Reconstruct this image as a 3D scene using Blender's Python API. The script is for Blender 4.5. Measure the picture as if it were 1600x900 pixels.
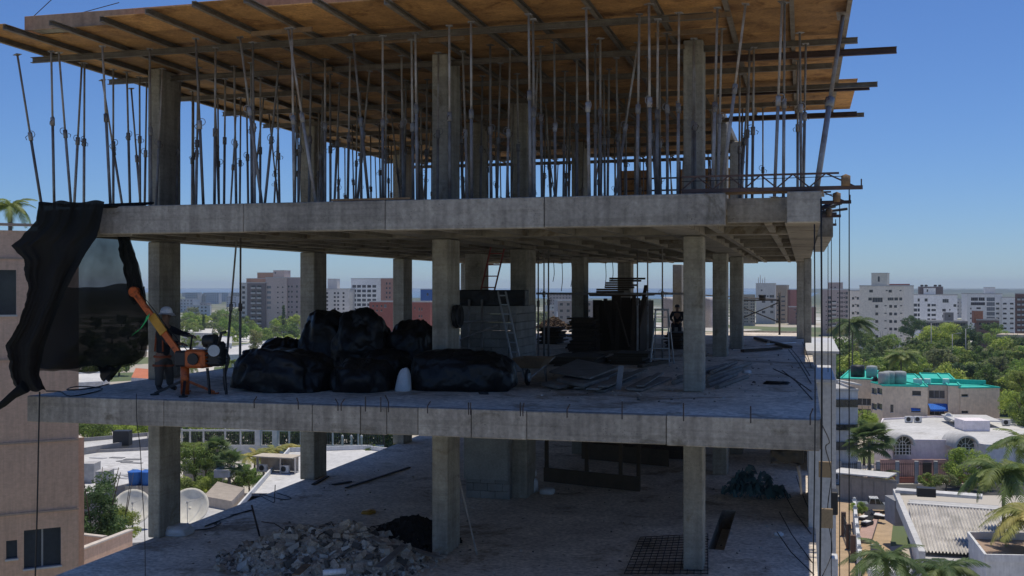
import bpy, math, random
from mathutils import Vector, Matrix, noise as mnoise
R = math.radians
random.seed(7)
for o in list(bpy.data.objects):
    bpy.data.objects.remove(o, do_unlink=True)
sc = bpy.context.scene
COL = sc.collection

# ------------------------------------------------------------------ camera
FPX, HY, HC = 1700.0, 448.5, 27.0            # focal length in photo pixels, horizon row, camera height
ALPHA = math.atan((1255 - 800) / FPX)        # yaw of the lens against the building's depth axis
SA, CA = math.sin(ALPHA), math.cos(ALPHA)
cam = bpy.data.cameras.new('camera')
cam.sensor_width = 36.0
cam.lens = 36.0 * FPX / 1600.0
cam.shift_y = -(450 - HY) / 1600.0
cam.clip_start, cam.clip_end = 0.5, 40000
camo = bpy.data.objects.new('camera', cam)
COL.objects.link(camo)
camo.location = (0, 0, HC)
camo.rotation_euler = (R(90), 0, ALPHA)
sc.camera = camo

# ------------------------------------------------------------------ sky, sun, exposure
SUN_EL, SUN_AZ = R(78), R(18)                 # azimuth clockwise from +Y (the building's depth axis)
world = bpy.data.worlds.new('World')
sc.world = world
world.use_nodes = True
wn, wl = world.node_tree.nodes, world.node_tree.links
bg = wn['Background']
sky = wn.new('ShaderNodeTexSky')
sky.sky_type = 'NISHITA'
sky.sun_disc = False
sky.sun_elevation = SUN_EL
sky.sun_rotation = SUN_AZ
sky.altitude = 0
sky.air_density = 1.0
sky.dust_density = 0.0
sky.ozone_density = 1.0
tint = wn.new('ShaderNodeMix'); tint.data_type = 'RGBA'; tint.blend_type = 'MULTIPLY'; tint.inputs['Factor'].default_value = 1.0
tint.inputs['B'].default_value = (.40, .585, .94, 1)      # the deep clear blue of this day, same over the whole dome
wl.new(sky.outputs[0], tint.inputs['A'])
wl.new(tint.outputs['Result'], bg.inputs[0])
bg.inputs[1].default_value = 0.110
sun = bpy.data.lights.new('sun', 'SUN')
sun.energy = 3.9
sun.angle = R(0.5)
sun.color = (1.0, 0.93, 0.80)
suno = bpy.data.objects.new('sun', sun)
COL.objects.link(suno)
sdir = Vector((math.sin(SUN_AZ) * math.cos(SUN_EL), math.cos(SUN_AZ) * math.cos(SUN_EL), math.sin(SUN_EL)))
suno.rotation_euler = sdir.to_track_quat('Z', 'Y').to_euler()
suno.location = (0, 30, 120)
vs = sc.view_settings
vs.view_transform, vs.look, vs.exposure, vs.gamma = 'Standard', 'None', -0.05, 1.0
vs.use_curve_mapping = False
sc.render.engine = 'CYCLES'
sc.cycles.use_denoising = True
sc.cycles.max_bounces = 9
sc.cycles.diffuse_bounces = 7
sc.cycles.transparent_max_bounces = 16
sc.cycles.volume_bounces = 0

# ------------------------------------------------------------------ measuring helpers
def ray(u, v):
    r = (u - 800) / FPX
    return Vector((r * CA - SA, r * SA + CA, (HY - v) / FPX))
def atz(u, v, z):
    d = ray(u, v)
    return Vector((0, 0, HC)) + d * ((z - HC) / d.z)
def aty(u, v, y):
    d = ray(u, v)
    return Vector((0, 0, HC)) + d * (y / d.y)
def atd(u, v, t):
    return Vector((0, 0, HC)) + ray(u, v) * t
FWD, RGT = Vector((-SA, CA, 0)), Vector((CA, SA, 0))

# ------------------------------------------------------------------ mesh builder
class MB:
    def __init__(s):
        s.v, s.f, s.m, s.sm = [], [], [], []
    def add(s, vs_, fs_, mi=0, smooth=False):
        b = len(s.v)
        s.v.extend([tuple(p) for p in vs_])
        for f in fs_:
            s.f.append(tuple(i + b for i in f)); s.m.append(mi); s.sm.append(smooth)
        return s
    def box(s, lo, hi, mi=0):
        (x0, y0, z0), (x1, y1, z1) = lo, hi
        return s.add([(x0,y0,z0),(x1,y0,z0),(x1,y1,z0),(x0,y1,z0),(x0,y0,z1),(x1,y0,z1),(x1,y1,z1),(x0,y1,z1)],
                     [(0,3,2,1),(4,5,6,7),(0,1,5,4),(1,2,6,5),(2,3,7,6),(3,0,4,7)], mi)
    def bbox(s, lo, hi, b=0.02, mi=0):
        """box with chamfered edges"""
        (x0, y0, z0), (x1, y1, z1) = lo, hi
        c = [(x0+x1)/2,(y0+y1)/2,(z0+z1)/2]; h = [(x1-x0)/2,(y1-y0)/2,(z1-z0)/2]
        b = min(b, min(h) * .9)
        vs_ = []; idx = {}
        for sx in (-1,1):
            for sy in (-1,1):
                for sz in (-1,1):
                    for a in range(3):
                        d = [h[0]*sx, h[1]*sy, h[2]*sz]
                        for k in range(3):
                            if k != a: d[k] -= b * (sx,sy,sz)[k]
                        idx[(sx,sy,sz,a)] = len(vs_)
                        vs_.append((c[0]+d[0], c[1]+d[1], c[2]+d[2]))
        fs_ = []
        for a in range(3):
            o1, o2 = (a+1) % 3, (a+2) % 3
            for sg in (-1, 1):
                q = []
                for p1, p2 in ((-1,-1),(1,-1),(1,1),(-1,1)):
                    k = [0,0,0]; k[a] = sg; k[o1] = p1; k[o2] = p2
                    q.append(idx[(k[0],k[1],k[2],a)])
                fs_.append(tuple(q if sg > 0 else q[::-1]))
        for a in range(3):
            o1, o2 = (a+1) % 3, (a+2) % 3
            for p1 in (-1,1):
                for p2 in (-1,1):
                    def K(sg, w):
                        k = [0,0,0]; k[a] = sg; k[o1] = p1; k[o2] = p2
                        return idx[(k[0],k[1],k[2],w)]
                    q = [K(-1,o1), K(1,o1), K(1,o2), K(-1,o2)]
                    fs_.append(tuple(q if p1*p2 < 0 else q[::-1]))
        for sx in (-1,1):
            for sy in (-1,1):
                for sz in (-1,1):
                    t = [idx[(sx,sy,sz,0)], idx[(sx,sy,sz,1)], idx[(sx,sy,sz,2)]]
                    fs_.append(tuple(t if sx*sy*sz > 0 else t[::-1]))
        return s.add(vs_, fs_, mi)
    def bar(s, p0, p1, w, h, mi=0, up=(0,0,1)):
        """rectangular bar from p0 to p1, w wide, h deep"""
        p0, p1 = Vector(p0), Vector(p1)
        d = (p1 - p0).normalized()
        u = Vector(up)
        if abs(d.dot(u)) > .98: u = Vector((0,1,0))
        sd = d.cross(u).normalized(); u = sd.cross(d).normalized()
        q = []
        for p in (p0, p1):
            for a, b in ((-1,-1),(1,-1),(1,1),(-1,1)):
                q.append(p + sd * (a*w/2) + u * (b*h/2))
        return s.add(q, [(0,1,2,3)[::-1],(4,5,6,7),(0,1,5,4),(1,2,6,5),(2,3,7,6),(3,0,4,7)], mi)
    def tube(s, pts, r, n=8, mi=0, caps=True, smooth=True):
        pts = [Vector(p) for p in pts]
        rs = r if isinstance(r, (list, tuple)) else [r] * len(pts)
        base = len(s.v); prev = None
        for i, p in enumerate(pts):
            d = (pts[min(i+1, len(pts)-1)] - pts[max(i-1, 0)])
            d = d.normalized() if d.length > 1e-9 else Vector((0,0,1))
            if prev is None:
                a = Vector((1,0,0)) if abs(d.x) < .9 else Vector((0,1,0))
                sd = d.cross(a).normalized()
            else:
                sd = (prev - d * prev.dot(d)).normalized()
            prev = sd
            b = d.cross(sd)
            for k in range(n):
                t = 2*math.pi*k/n
                s.v.append(tuple(p + (sd*math.cos(t) + b*math.sin(t)) * rs[i]))
        for i in range(len(pts)-1):
            for k in range(n):
                k2 = (k+1) % n
                s.f.append((base+i*n+k, base+i*n+k2, base+(i+1)*n+k2, base+(i+1)*n+k)); s.m.append(mi); s.sm.append(smooth)
        if caps:
            s.f.append(tuple(base+k for k in range(n))[::-1]); s.m.append(mi); s.sm.append(False)
            e = base + (len(pts)-1)*n
            s.f.append(tuple(e+k for k in range(n))); s.m.append(mi); s.sm.append(False)
        return s
    def ring(s, c, r, rt, axis='z', n=14, nt=6, mi=0):
        c = Vector(c); P = []
        for i in range(n+1):
            t = 2*math.pi*i/n
            a, b = math.cos(t)*r, math.sin(t)*r
            P.append(c + Vector({'z':(a,b,0),'y':(a,0,b),'x':(0,a,b)}[axis]))
        return s.tube(P, rt, nt, mi, caps=False)
    def lathe(s, c, prof, n=12, mi=0, smooth=True):
        c = Vector(c); b = len(s.v)
        for r, z in prof:
            for k in range(n):
                t = 2*math.pi*k/n
                s.v.append((c.x + r*math.cos(t), c.y + r*math.sin(t), c.z + z))
        for i in range(len(prof)-1):
            for k in range(n):
                k2 = (k+1) % n
                s.f.append((b+i*n+k, b+i*n+k2, b+(i+1)*n+k2, b+(i+1)*n+k)); s.m.append(mi); s.sm.append(smooth)
        return s
    def prism(s, poly, z0, z1, mi=0):
        n = len(poly)
        return s.add([(p[0],p[1],z0) for p in poly] + [(p[0],p[1],z1) for p in poly],
                     [tuple(range(n))[::-1], tuple(range(n,2*n))] + [(i,(i+1)%n,n+(i+1)%n,n+i) for i in range(n)], mi)
    def mesh(s, name, mats):
        me = bpy.data.meshes.new(name)
        me.from_pydata(s.v, [], s.f)
        for m in (mats if isinstance(mats, (list, tuple)) else [mats]):
            me.materials.append(m)
        if any(s.m): me.polygons.foreach_set('material_index', s.m)
        me.polygons.foreach_set('use_smooth', s.sm)
        me.update()
        return me
    def build(s, name, mats, parent=None, local=False):
        """link as one object; vertices are world coordinates unless local"""
        if not local and parent is not None:
            o_ = wloc(parent)
            s.v = [(a-o_.x, b-o_.y, c-o_.z) for a, b, c in s.v]
        return put(name, s.mesh(name, mats), parent)
def wloc(o):
    p = Vector((0,0,0))
    while o is not None:
        p += o.location; o = o.parent
    return p
def put(name, me, parent=None, loc=None, rz=None):
    o = bpy.data.objects.new(name, me)
    COL.objects.link(o)
    o.parent = parent
    if parent is not None: CH.setdefault(parent.name, []).append(o)
    if loc is not None: o.location = loc
    if rz is not None: o.rotation_euler = (0,0,rz)
    return o
def tag(o, label=None, cat=None, group=None, kind=None):
    if label: o['label'] = label
    if cat: o['category'] = cat
    if group: o['group'] = group
    if kind: o['kind'] = kind
    return o
def thing(name, label, cat, loc, group=None, rz=0):
    o = bpy.data.objects.new(name, None)
    COL.objects.link(o)
    o.location = loc; o.rotation_euler = (0,0,rz); o.empty_display_size = .2
    return tag(o, label, cat, group)
CH = {}
def copy_tree(o, parent=None):
    """a thing, its parts and their sub-parts, sharing mesh data"""
    c = o.copy(); COL.objects.link(c); c.parent = parent
    if parent is not None: CH.setdefault(parent.name, []).append(c)
    for ch in list(CH.get(o.name, [])):
        copy_tree(ch, c)
    return c

# ------------------------------------------------------------------ materials
MATS = {}
def mat(name, col, rough=.8, var=.25, scale=1.5, col2=None, bump=0.0, bscale=30, metal=0.0, spec=.4, streak=0.0, per_obj=0.0, fine=.12, alpha=1.0, coord='pos'):
    """procedural surface: two tones mixed by large noise, fine mottling, optional vertical streaks, per-object shift"""
    if name in MATS: return MATS[name]
    m = bpy.data.materials.new(name); m.use_nodes = True
    n, l = m.node_tree.nodes, m.node_tree.links
    b = n['Principled BSDF']
    b.inputs['Roughness'].default_value = rough
    b.inputs['Metallic'].default_value = metal
    b.inputs['Specular IOR Level'].default_value = spec
    if coord == 'pos':
        g = n.new('ShaderNodeNewGeometry'); P = g.outputs['Position']
    else:
        g = n.new('ShaderNodeTexCoord'); P = g.outputs['Object']
    n1 = n.new('ShaderNodeTexNoise'); n1.inputs['Scale'].default_value = scale; n1.inputs['Detail'].default_value = 6; n1.inputs['Roughness'].default_value = .65
    l.new(P, n1.inputs['Vector'])
    cr = n.new('ShaderNodeValToRGB')
    cr.color_ramp.elements[0].position = .35; cr.color_ramp.elements[1].position = .68
    c2 = col2 or tuple(c*(1-var) for c in col)
    cr.color_ramp.elements[0].color = (*c2, 1); cr.color_ramp.elements[1].color = (*col, 1)
    l.new(n1.outputs[0], cr.inputs[0])
    out = cr.outputs[0]
    def mul(src, fac_socket, lo, hi):
        mr = n.new('ShaderNodeMapRange'); mr.inputs['From Min'].default_value = .3; mr.inputs['From Max'].default_value = .7
        mr.inputs['To Min'].default_value = lo; mr.inputs['To Max'].default_value = hi
        l.new(fac_socket, mr.inputs['Value'])
        mx = n.new('ShaderNodeMix'); mx.data_type = 'RGBA'; mx.blend_type = 'MULTIPLY'; mx.inputs['Factor'].default_value = 1
        l.new(src, mx.inputs['A']); l.new(mr.outputs[0], mx.inputs['B'])
        return mx.outputs['Result']
    if fine:
        n2 = n.new('ShaderNodeTexNoise'); n2.inputs['Scale'].default_value = scale*14; n2.inputs['Detail'].default_value = 4
        l.new(P, n2.inputs['Vector']); out = mul(out, n2.outputs[0], 1-fine, 1+fine)
    if streak:
        mp = n.new('ShaderNodeMapping'); mp.inputs['Scale'].default_value = (5,5,.35); l.new(P, mp.inputs['Vector'])
        n3 = n.new('ShaderNodeTexNoise'); n3.inputs['Scale'].default_value = 1.6; n3.inputs['Detail'].default_value = 4
        l.new(mp.outputs[0], n3.inputs['Vector']); out = mul(out, n3.outputs[0], 1-streak, 1+streak*.4)
    if per_obj:
        oi = n.new('ShaderNodeObjectInfo')
        mr = n.new('ShaderNodeMapRange'); mr.inputs['To Min'].default_value = 1-per_obj; mr.inputs['To Max'].default_value = 1+per_obj
        l.new(oi.outputs['Random'], mr.inputs['Value'])
        mx = n.new('ShaderNodeMix'); mx.data_type = 'RGBA'; mx.blend_type = 'MULTIPLY'; mx.inputs['Factor'].default_value = 1
        l.new(out, mx.inputs['A']); l.new(mr.outputs[0], mx.inputs['B']); out = mx.outputs['Result']
    l.new(out, b.inputs['Base Color'])
    if bump:
        nb = n.new('ShaderNodeTexNoise'); nb.inputs['Scale'].default_value = bscale; nb.inputs['Detail'].default_value = 5
        l.new(P, nb.inputs['Vector'])
        bp = n.new('ShaderNodeBump'); bp.inputs['Strength'].default_value = bump; bp.inputs['Distance'].default_value = .05
        l.new(nb.outputs[0], bp.inputs['Height']); l.new(bp.outputs[0], b.inputs['Normal'])
    if alpha < 1: b.inputs['Alpha'].default_value = alpha
    MATS[name] = m
    return m
def weather(m, patch=(.55,.53,.48), pscale=2.2, plo=.56, phi=.66, spots=26.0, spot_v=.45, board=0.0, flecks=0.0):
    """stains over an existing surface: soft dark patches, pits, faint board marks, flecks of dirt"""
    n, l = m.node_tree.nodes, m.node_tree.links
    b = n['Principled BSDF']; out = b.inputs['Base Color'].links[0].from_socket
    g = n.new('ShaderNodeNewGeometry'); P = g.outputs['Position']
    def over(src, fac, col):
        mx = n.new('ShaderNodeMix'); mx.data_type = 'RGBA'; mx.blend_type = 'MULTIPLY'
        l.new(fac, mx.inputs['Factor']); l.new(src, mx.inputs['A']); mx.inputs['B'].default_value = (*col, 1)
        return mx.outputs['Result']
    def ramp(src, lo, hi, top=1.0):
        mr = n.new('ShaderNodeMapRange'); mr.interpolation_type = 'SMOOTHSTEP'
        mr.inputs['From Min'].default_value = lo; mr.inputs['From Max'].default_value = hi; mr.inputs['To Max'].default_value = top
        l.new(src, mr.inputs['Value']); return mr.outputs[0]
    no = n.new('ShaderNodeTexNoise'); no.inputs['Scale'].default_value = pscale; no.inputs['Detail'].default_value = 7; no.inputs['Roughness'].default_value = .7; no.inputs['Distortion'].default_value = .6
    l.new(P, no.inputs['Vector']); out = over(out, ramp(no.outputs[0], plo, phi), patch)
    if spots:
        vo = n.new('ShaderNodeTexVoronoi'); vo.inputs['Scale'].default_value = spots; l.new(P, vo.inputs['Vector'])
        no2 = n.new('ShaderNodeTexNoise'); no2.inputs['Scale'].default_value = 3.1; l.new(P, no2.inputs['Vector'])
        ad = n.new('ShaderNodeMath'); ad.operation = 'MULTIPLY_ADD'; ad.inputs[1].default_value = -.5; l.new(no2.outputs[0], ad.inputs[0]); l.new(vo.outputs['Distance'], ad.inputs[2])
        out = over(out, ramp(ad.outputs[0], -.1, -.2), (spot_v,)*3)
    if board:
        mp = n.new('ShaderNodeMapping'); mp.inputs['Scale'].default_value = (.25,.25,9); l.new(P, mp.inputs['Vector'])
        no3 = n.new('ShaderNodeTexNoise'); no3.inputs['Scale'].default_value = 1.5; no3.inputs['Detail'].default_value = 3; l.new(mp.outputs[0], no3.inputs['Vector'])
        out = over(out, ramp(no3.outputs[0], .5, .62, board), (.62,.61,.58))
    if flecks:
        mp = n.new('ShaderNodeMapping'); mp.inputs['Scale'].default_value = (3,9,9); l.new(P, mp.inputs['Vector'])
        no4 = n.new('ShaderNodeTexNoise'); no4.inputs['Scale'].default_value = 1.5; no4.inputs['Detail'].default_value = 5; no4.inputs['Roughness'].default_value = .7; l.new(mp.outputs[0], no4.inputs['Vector'])
        out = over(out, ramp(no4.outputs[0], .60, .66, flecks), (.35,.33,.31))
    l.new(out, b.inputs['Base Color'])
    return m
M = {}
M['conc'] = mat('concrete_fascia', (.415,.38,.325), .9, col2=(.255,.23,.20), scale=1.1, bump=.3, streak=.28, per_obj=.12, fine=.16)
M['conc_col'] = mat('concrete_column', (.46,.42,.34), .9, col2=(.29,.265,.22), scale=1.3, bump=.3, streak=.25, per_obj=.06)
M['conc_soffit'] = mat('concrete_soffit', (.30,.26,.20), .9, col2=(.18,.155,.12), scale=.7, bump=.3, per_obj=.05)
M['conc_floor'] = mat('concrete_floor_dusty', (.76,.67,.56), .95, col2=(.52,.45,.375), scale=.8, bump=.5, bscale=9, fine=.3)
M['block'] = mat('concrete_block', (.30,.29,.27), .95, var=.25, scale=3, bump=.3, per_obj=.14)
M['ply'] = mat('formwork_plywood', (.56,.30,.105), .75, col2=(.32,.165,.06), scale=1.6, bump=.1, per_obj=.30, fine=.2)
M['ply_edge'] = mat('edge_form_board', (.46,.30,.19), .85, col2=(.33,.22,.15), scale=1.3, per_obj=.08, streak=.2)
M['joist'] = mat('formwork_steel', (.25,.215,.17), .65, col2=(.15,.12,.09), scale=4, metal=.2, per_obj=.2)
M['prop'] = mat('prop_steel', (.31,.312,.315), .6, col2=(.17,.14,.12), scale=3, metal=.15, per_obj=.4)
M['prop2'] = mat('prop_inner_steel', (.34,.325,.30), .6, col2=(.20,.155,.12), scale=3, metal=.15, per_obj=.4)
M['rust'] = mat('rusty_steel', (.115,.068,.055), .7, col2=(.065,.045,.04), scale=5, metal=.2, per_obj=.2)
M['rebar'] = mat('rebar_steel', (.06,.045,.04), .7, scale=10, metal=.3)
M['cable'] = mat('black_cable', (.015,.015,.016), .6)
M['plastic'] = mat('black_plastic_sheet', (.010,.010,.011), .5, var=.3, scale=2, bump=.35, bscale=9, spec=.22)
M['white_sack'] = mat('white_sack_fabric', (.72,.72,.72), .8, var=.1, scale=8, bump=.3)
M['orange'] = mat('orange_paint', (.62,.13,.02), .45, col2=(.40,.085,.02), scale=6)
M['yellow'] = mat('yellow_paint', (.55,.28,.03), .5, scale=6)
M['dark'] = mat('dark_machine_metal', (.022,.022,.024), .5, scale=5)
M['green_strap'] = mat('green_strap_webbing', (.05,.55,.16), .7, scale=8)
M['alu'] = mat('aluminium', (.42,.43,.44), .45, var=.15, scale=6, metal=.5)
M['wood'] = mat('grey_weathered_board', (.30,.27,.235), .85, col2=(.18,.155,.13), scale=3, per_obj=.2)
M['wood2'] = mat('brown_lumber', (.26,.165,.09), .85, col2=(.15,.10,.06), scale=3, per_obj=.2)
M['rubble'] = mat('rubble', (.50,.42,.33), .95, col2=(.29,.235,.185), scale=2.2, per_obj=.15, fine=.3)
M['black_soil'] = mat('dark_debris', (.025,.022,.02), .95, scale=5, bump=.4)
M['red_paint'] = mat('red_ladder_paint', (.30,.045,.035), .5, scale=6)
M['skin'] = mat('skin', (.24,.13,.08), .6, var=.1)
M['cloth_dark'] = mat('dark_work_shirt', (.02,.022,.028), .9, scale=8)
M['cloth_grey'] = mat('grey_work_trousers', (.085,.08,.072), .9, scale=8)
M['hat_white'] = mat('white_hard_hat', (.75,.75,.75), .35, var=.05)
M['boot'] = mat('boot_leather', (.03,.022,.018), .7)
M['teal_net'] = mat('teal_mesh', (.11,.22,.24), .8, scale=9, alpha=.8)
M['pvc'] = mat('white_pvc', (.7,.72,.74), .4, var=.05)

weather(M['conc'], board=.35, pscale=1.15, plo=.57, phi=.70, patch=(.58,.56,.51))
weather(M['conc_col'], patch=(.68,.63,.55), board=.25, pscale=1.5, plo=.57, phi=.7)
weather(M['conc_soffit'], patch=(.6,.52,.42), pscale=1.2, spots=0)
weather(M['conc_floor'], patch=(.48,.43,.37), pscale=.42, plo=.52, phi=.66, spots=9, spot_v=.5, flecks=.8)
weather(M['ply'], patch=(.5,.42,.34), pscale=1.7, plo=.5, phi=.68, spots=0, board=0)
def crinkle(m):
    """sharp creases of thin sheet plastic"""
    n, l = m.node_tree.nodes, m.node_tree.links
    b = n['Principled BSDF']; g = n.new('ShaderNodeNewGeometry')
    no = n.new('ShaderNodeTexNoise'); no.inputs['Scale'].default_value = 2.0; no.inputs['Detail'].default_value = 3
    l.new(g.outputs['Position'], no.inputs['Vector'])
    mx = n.new('ShaderNodeMix'); mx.data_type = 'VECTOR'; mx.inputs['Factor'].default_value = .55
    l.new(g.outputs['Position'], mx.inputs['A']); l.new(no.outputs['Color'], mx.inputs['B'])
    vo = n.new('ShaderNodeTexVoronoi'); vo.inputs['Scale'].default_value = 7.5; vo.feature = 'SMOOTH_F1'; vo.inputs['Smoothness'].default_value = .6
    l.new(mx.outputs['Result'], vo.inputs['Vector'])
    bp = n.new('ShaderNodeBump'); bp.inputs['Strength'].default_value = .4; bp.inputs['Distance'].default_value = .1
    l.new(vo.outputs['Distance'], bp.inputs['Height']); l.new(bp.outputs[0], b.inputs['Normal'])
crinkle(M['plastic'])
weather(M['orange'], patch=(.35,.3,.28), pscale=6, plo=.5, phi=.62, spots=0)
M['plastic'].node_tree.nodes['Principled BSDF'].inputs['Roughness'].default_value = .42
M['plastic'].node_tree.nodes['Principled BSDF'].inputs['Specular IOR Level'].default_value = .35
# ================================================================== the concrete frame
L0, L1, L2, L3 = 21.45, 24.95, 28.45, 31.85     # floor levels; L3 = underside of the formwork
XL, XR, YF, TH = -14.09, 0.27, 17.39, 0.47      # left, right, front plane, slab depth
M['tile'] = mat('white_facade_tile', (.62,.62,.62), .5, var=.12, scale=.7, streak=.12)
bld = thing('concrete_building', 'unfinished grey concrete building frame with open storeys and bare columns', 'building', (-7, 30, 0))

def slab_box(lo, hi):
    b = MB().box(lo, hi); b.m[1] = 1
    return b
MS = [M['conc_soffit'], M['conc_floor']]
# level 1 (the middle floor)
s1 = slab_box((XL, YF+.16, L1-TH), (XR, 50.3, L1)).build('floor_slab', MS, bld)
# ground-most visible floor, with a shaft opening
ox0, oy0 = atz(1106, 858, L0).x, atz(1106, 858, L0).y
ox1, oy1 = atz(1132, 858, L0).x, atz(1132, 797, L0).y
b = MB()
for lo, hi in (((XL+.2, YF-.1), (ox0, 52)), ((ox1, YF-.1), (XR, 52)), ((ox0, YF-.1), (ox1, oy0)), ((ox0, oy1), (ox1, 52))):
    n0 = len(b.m); b.box((*lo, L0-TH), (*hi, L0)); b.m[n0+1] = 1
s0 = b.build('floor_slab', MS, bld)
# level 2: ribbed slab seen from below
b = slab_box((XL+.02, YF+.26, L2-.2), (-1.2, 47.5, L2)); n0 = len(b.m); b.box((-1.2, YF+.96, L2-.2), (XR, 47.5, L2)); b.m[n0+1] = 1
s2 = b.build('floor_slab', [M['conc_soffit'], mat('dark_upper_floor', (.20,.18,.15), .95, scale=1.5)], bld)  # unseen floor top, set dark to cut bounce light onto the deck above
for k in range(15):                                   # ribs running into the depth
    x = -13.3 + k*.98
    if x > XR-.3: break
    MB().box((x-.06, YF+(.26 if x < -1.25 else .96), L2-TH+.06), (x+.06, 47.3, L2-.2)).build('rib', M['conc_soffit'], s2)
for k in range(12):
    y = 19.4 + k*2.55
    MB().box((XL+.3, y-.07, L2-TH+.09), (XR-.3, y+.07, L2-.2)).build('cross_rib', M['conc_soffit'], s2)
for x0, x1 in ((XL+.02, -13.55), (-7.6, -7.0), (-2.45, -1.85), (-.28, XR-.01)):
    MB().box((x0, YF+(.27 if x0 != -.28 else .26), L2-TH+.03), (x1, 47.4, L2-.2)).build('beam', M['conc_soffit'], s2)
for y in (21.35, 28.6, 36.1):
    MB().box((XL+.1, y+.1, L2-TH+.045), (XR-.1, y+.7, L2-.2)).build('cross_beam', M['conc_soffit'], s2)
# front fascia, cast in bays: each bay its own piece with open joints
def fascia(us, z0, z1, parent, y0=YF, thick=.25, offs=None):
    xs = [aty(u, 448, YF).x for u in us]
    for i in range(len(xs)-1):
        dy = random.uniform(-.012, .012)
        dz = random.uniform(-.008, .008)
        o = MB().bbox((xs[i]+.006, y0+dy, z0+dz), (xs[i+1]-.006, y0+thick, z1+random.uniform(0,.006)), .012)
        o.build('fascia_panel', M['conc'], parent)
fascia([42, 256, 488, 563, 604, 653, 736, 823, 1041, 1281.5], L1-TH, L1+.004, s1, thick=.155)
fascia([155, 380, 602, 850, 1133], L2-TH, L2+.03, s2)
fascia([1229, 1284.5], L2-TH+.02, L2+.03, s2)
MB().box((-1.2, YF+.75, L2-TH+.08), (-.23, YF+.95, L2+.0)).build('recessed_beam', M['conc'], s2)
MB().box((XL, YF+.9, L2-TH), (aty(160,448,YF).x, YF+1.1, L2+.02)).build('corner_beam', M['conc'], s2)
MB().box((XL-.1, YF+.8, L2+.025), (-12.9, YF+1.15, L2+.06)).build('edge_board', M['ply_edge'], s2)
# timber strips on the fascia tops
MB().box((aty(517,448,YF).x, YF+.02, L2+.04), (aty(640,448,YF).x, YF+.2, L2+.075)).build('batten', M['wood2'], s2)
MB().box((-1.2, YF+.3, L2+.04), (XR+.02, YF+.5, L2+.1)).build('batten', M['wood2'], s2)
MB().box((.27, 22.0, L2-TH-.0), (.56, 31.5, L2-.1)).build('side_beam', M['conc'], s2)
# columns, storey by storey
def column(x, y, z0, z1, w=.35, d=.85):
    b = MB()
    b.bbox((x, y, z0), (x+w, y+d, z1), .02)
    return b.build('column', M['conc_col'], bld)
GRID = [(-14.03,21.2,.30,.85), (-14.03,28.75,.45,.85), (-14.03,36.1,.42,.85), (-14.03,44,.42,.85),
        (-7.45,21.4,.34,.85), (-7.45,27.65,.45,1.0), (-7.45,35.5,.42,.8), (-7.45,44.8,.55,.8),
        (-2.27,21.45,.38,.6), (-2.59,32.6,.42,.7), (-2.36,36.8,.42,.7),
        (.02,39.2,.26,.55), (-.25,44.5,.3,.5), (-5.6,48.5,.4,.7)]
for (x, y, w, d) in GRID:
    column(x, y, L0, L1-TH, w, d)
    column(x, y, L1, L2-TH+.02, w, d)
    if y < 40 and (y < 31 or x < -2.3): column(x, y, L2, L3-.012, w, d)
column(-9.6, 30.5, L1, L2-TH, .5, .8); column(-9.6, 30.5, L2, L3-.012, .5, .8)
# rebar stubs along the front edge of the middle floor
def rod(pts, r=.008, name='rebar_stub', parent=bld, m='rebar'):
    return MB().tube(pts, r, 5, caps=False).build(name, M[m], parent)
for u, h, lean in ((397,.2,.05),(466,.2,-.03),(528,.2,-.05),(533,.2,.06),(571,.25,0),(595,.25,0),(607,.28,-.06),(668,.2,.05),(732,.2,0),(735,.2,0),(813,.22,0),(817,.22,.02),(886,.22,.05),(972,.28,0),(1068,.28,0),(1173,.26,0),(1266,.25,.04)):
    p = atz(u, 636+ (u-400)*.03, L1); p.z = L1-.02
    rod([p, p+Vector((0,0,h*.6)), p+Vector((lean, 0, h))], .010)
for u, v, du, dv in ((1268,600,-36,-40),(1268,612,-60,-18),(1270,625,-48,-28),(1266,588,-30,-30),(1268,575,-14,-28)):
    a = atz(u, v, L1); c = atz(u+du, v+dv, L1); c.z += .25
    rod([a, (a+c)/2+Vector((0,0,.05)), c], .012)
for u, v, du, dv in ((1268,835,-42,-45),(1270,880,-52,-60),(1272,898,-58,-45),(1266,800,-22,-40)):
    a = atz(u, v, L0); c = atz(u+du, v+dv, L0); c.z += .3
    rod([a, (a*.4+c*.6)+Vector((0,0,-.08)), c], .012)
# block walls, block by block (mesh shared)
blk = MB().bbox((.004,0,.004), (.396,.19,.196), .008).mesh('block', M['block'])
hblk = MB().bbox((.004,0,.004), (.196,.19,.196), .008).mesh('block', M['block'])
def block_wall(x, y, z, nx, nz, parent, along='x'):
    for j in range(nz):
        xx = 0; first = j % 2
        while xx < nx*.4 - .01:
            half = first or xx + .4 > nx*.4 + .01
            first = 0
            o = put('block', hblk if half else blk, parent)
            L = Vector((x + (xx if along == 'x' else 0), y + (xx if along == 'y' else 0) + random.uniform(-.004,.004), z + j*.2))
            o.location = L - wloc(parent)
            if along == 'y': o.rotation_euler = (0,0,R(90))
            xx += .2 if half else .4
w1 = thing('block_wall', 'grey block wall with black top band behind the middle column, middle floor', 'wall', aty(719, 560, 25.2)*1)
w1.location.z = L1
x0 = aty(719, 448, 25.2).x
block_wall(x0, 25.2, L1, 3, 8, w1)
block_wall(x0+1.4, 25.25, L1, 5, 8, w1, 'y')
MB().bbox((x0-.25, 25.1, L1+1.6), (x0+1.65, 25.5, L1+1.98), .02).build('black_top_band', M['plastic'], w1)
MB().bbox((x0-.25, 25.5, L1+1.6), (x0+.2, 27.2, L1+1.98), .02).build('black_top_band', M['plastic'], w1)
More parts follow.
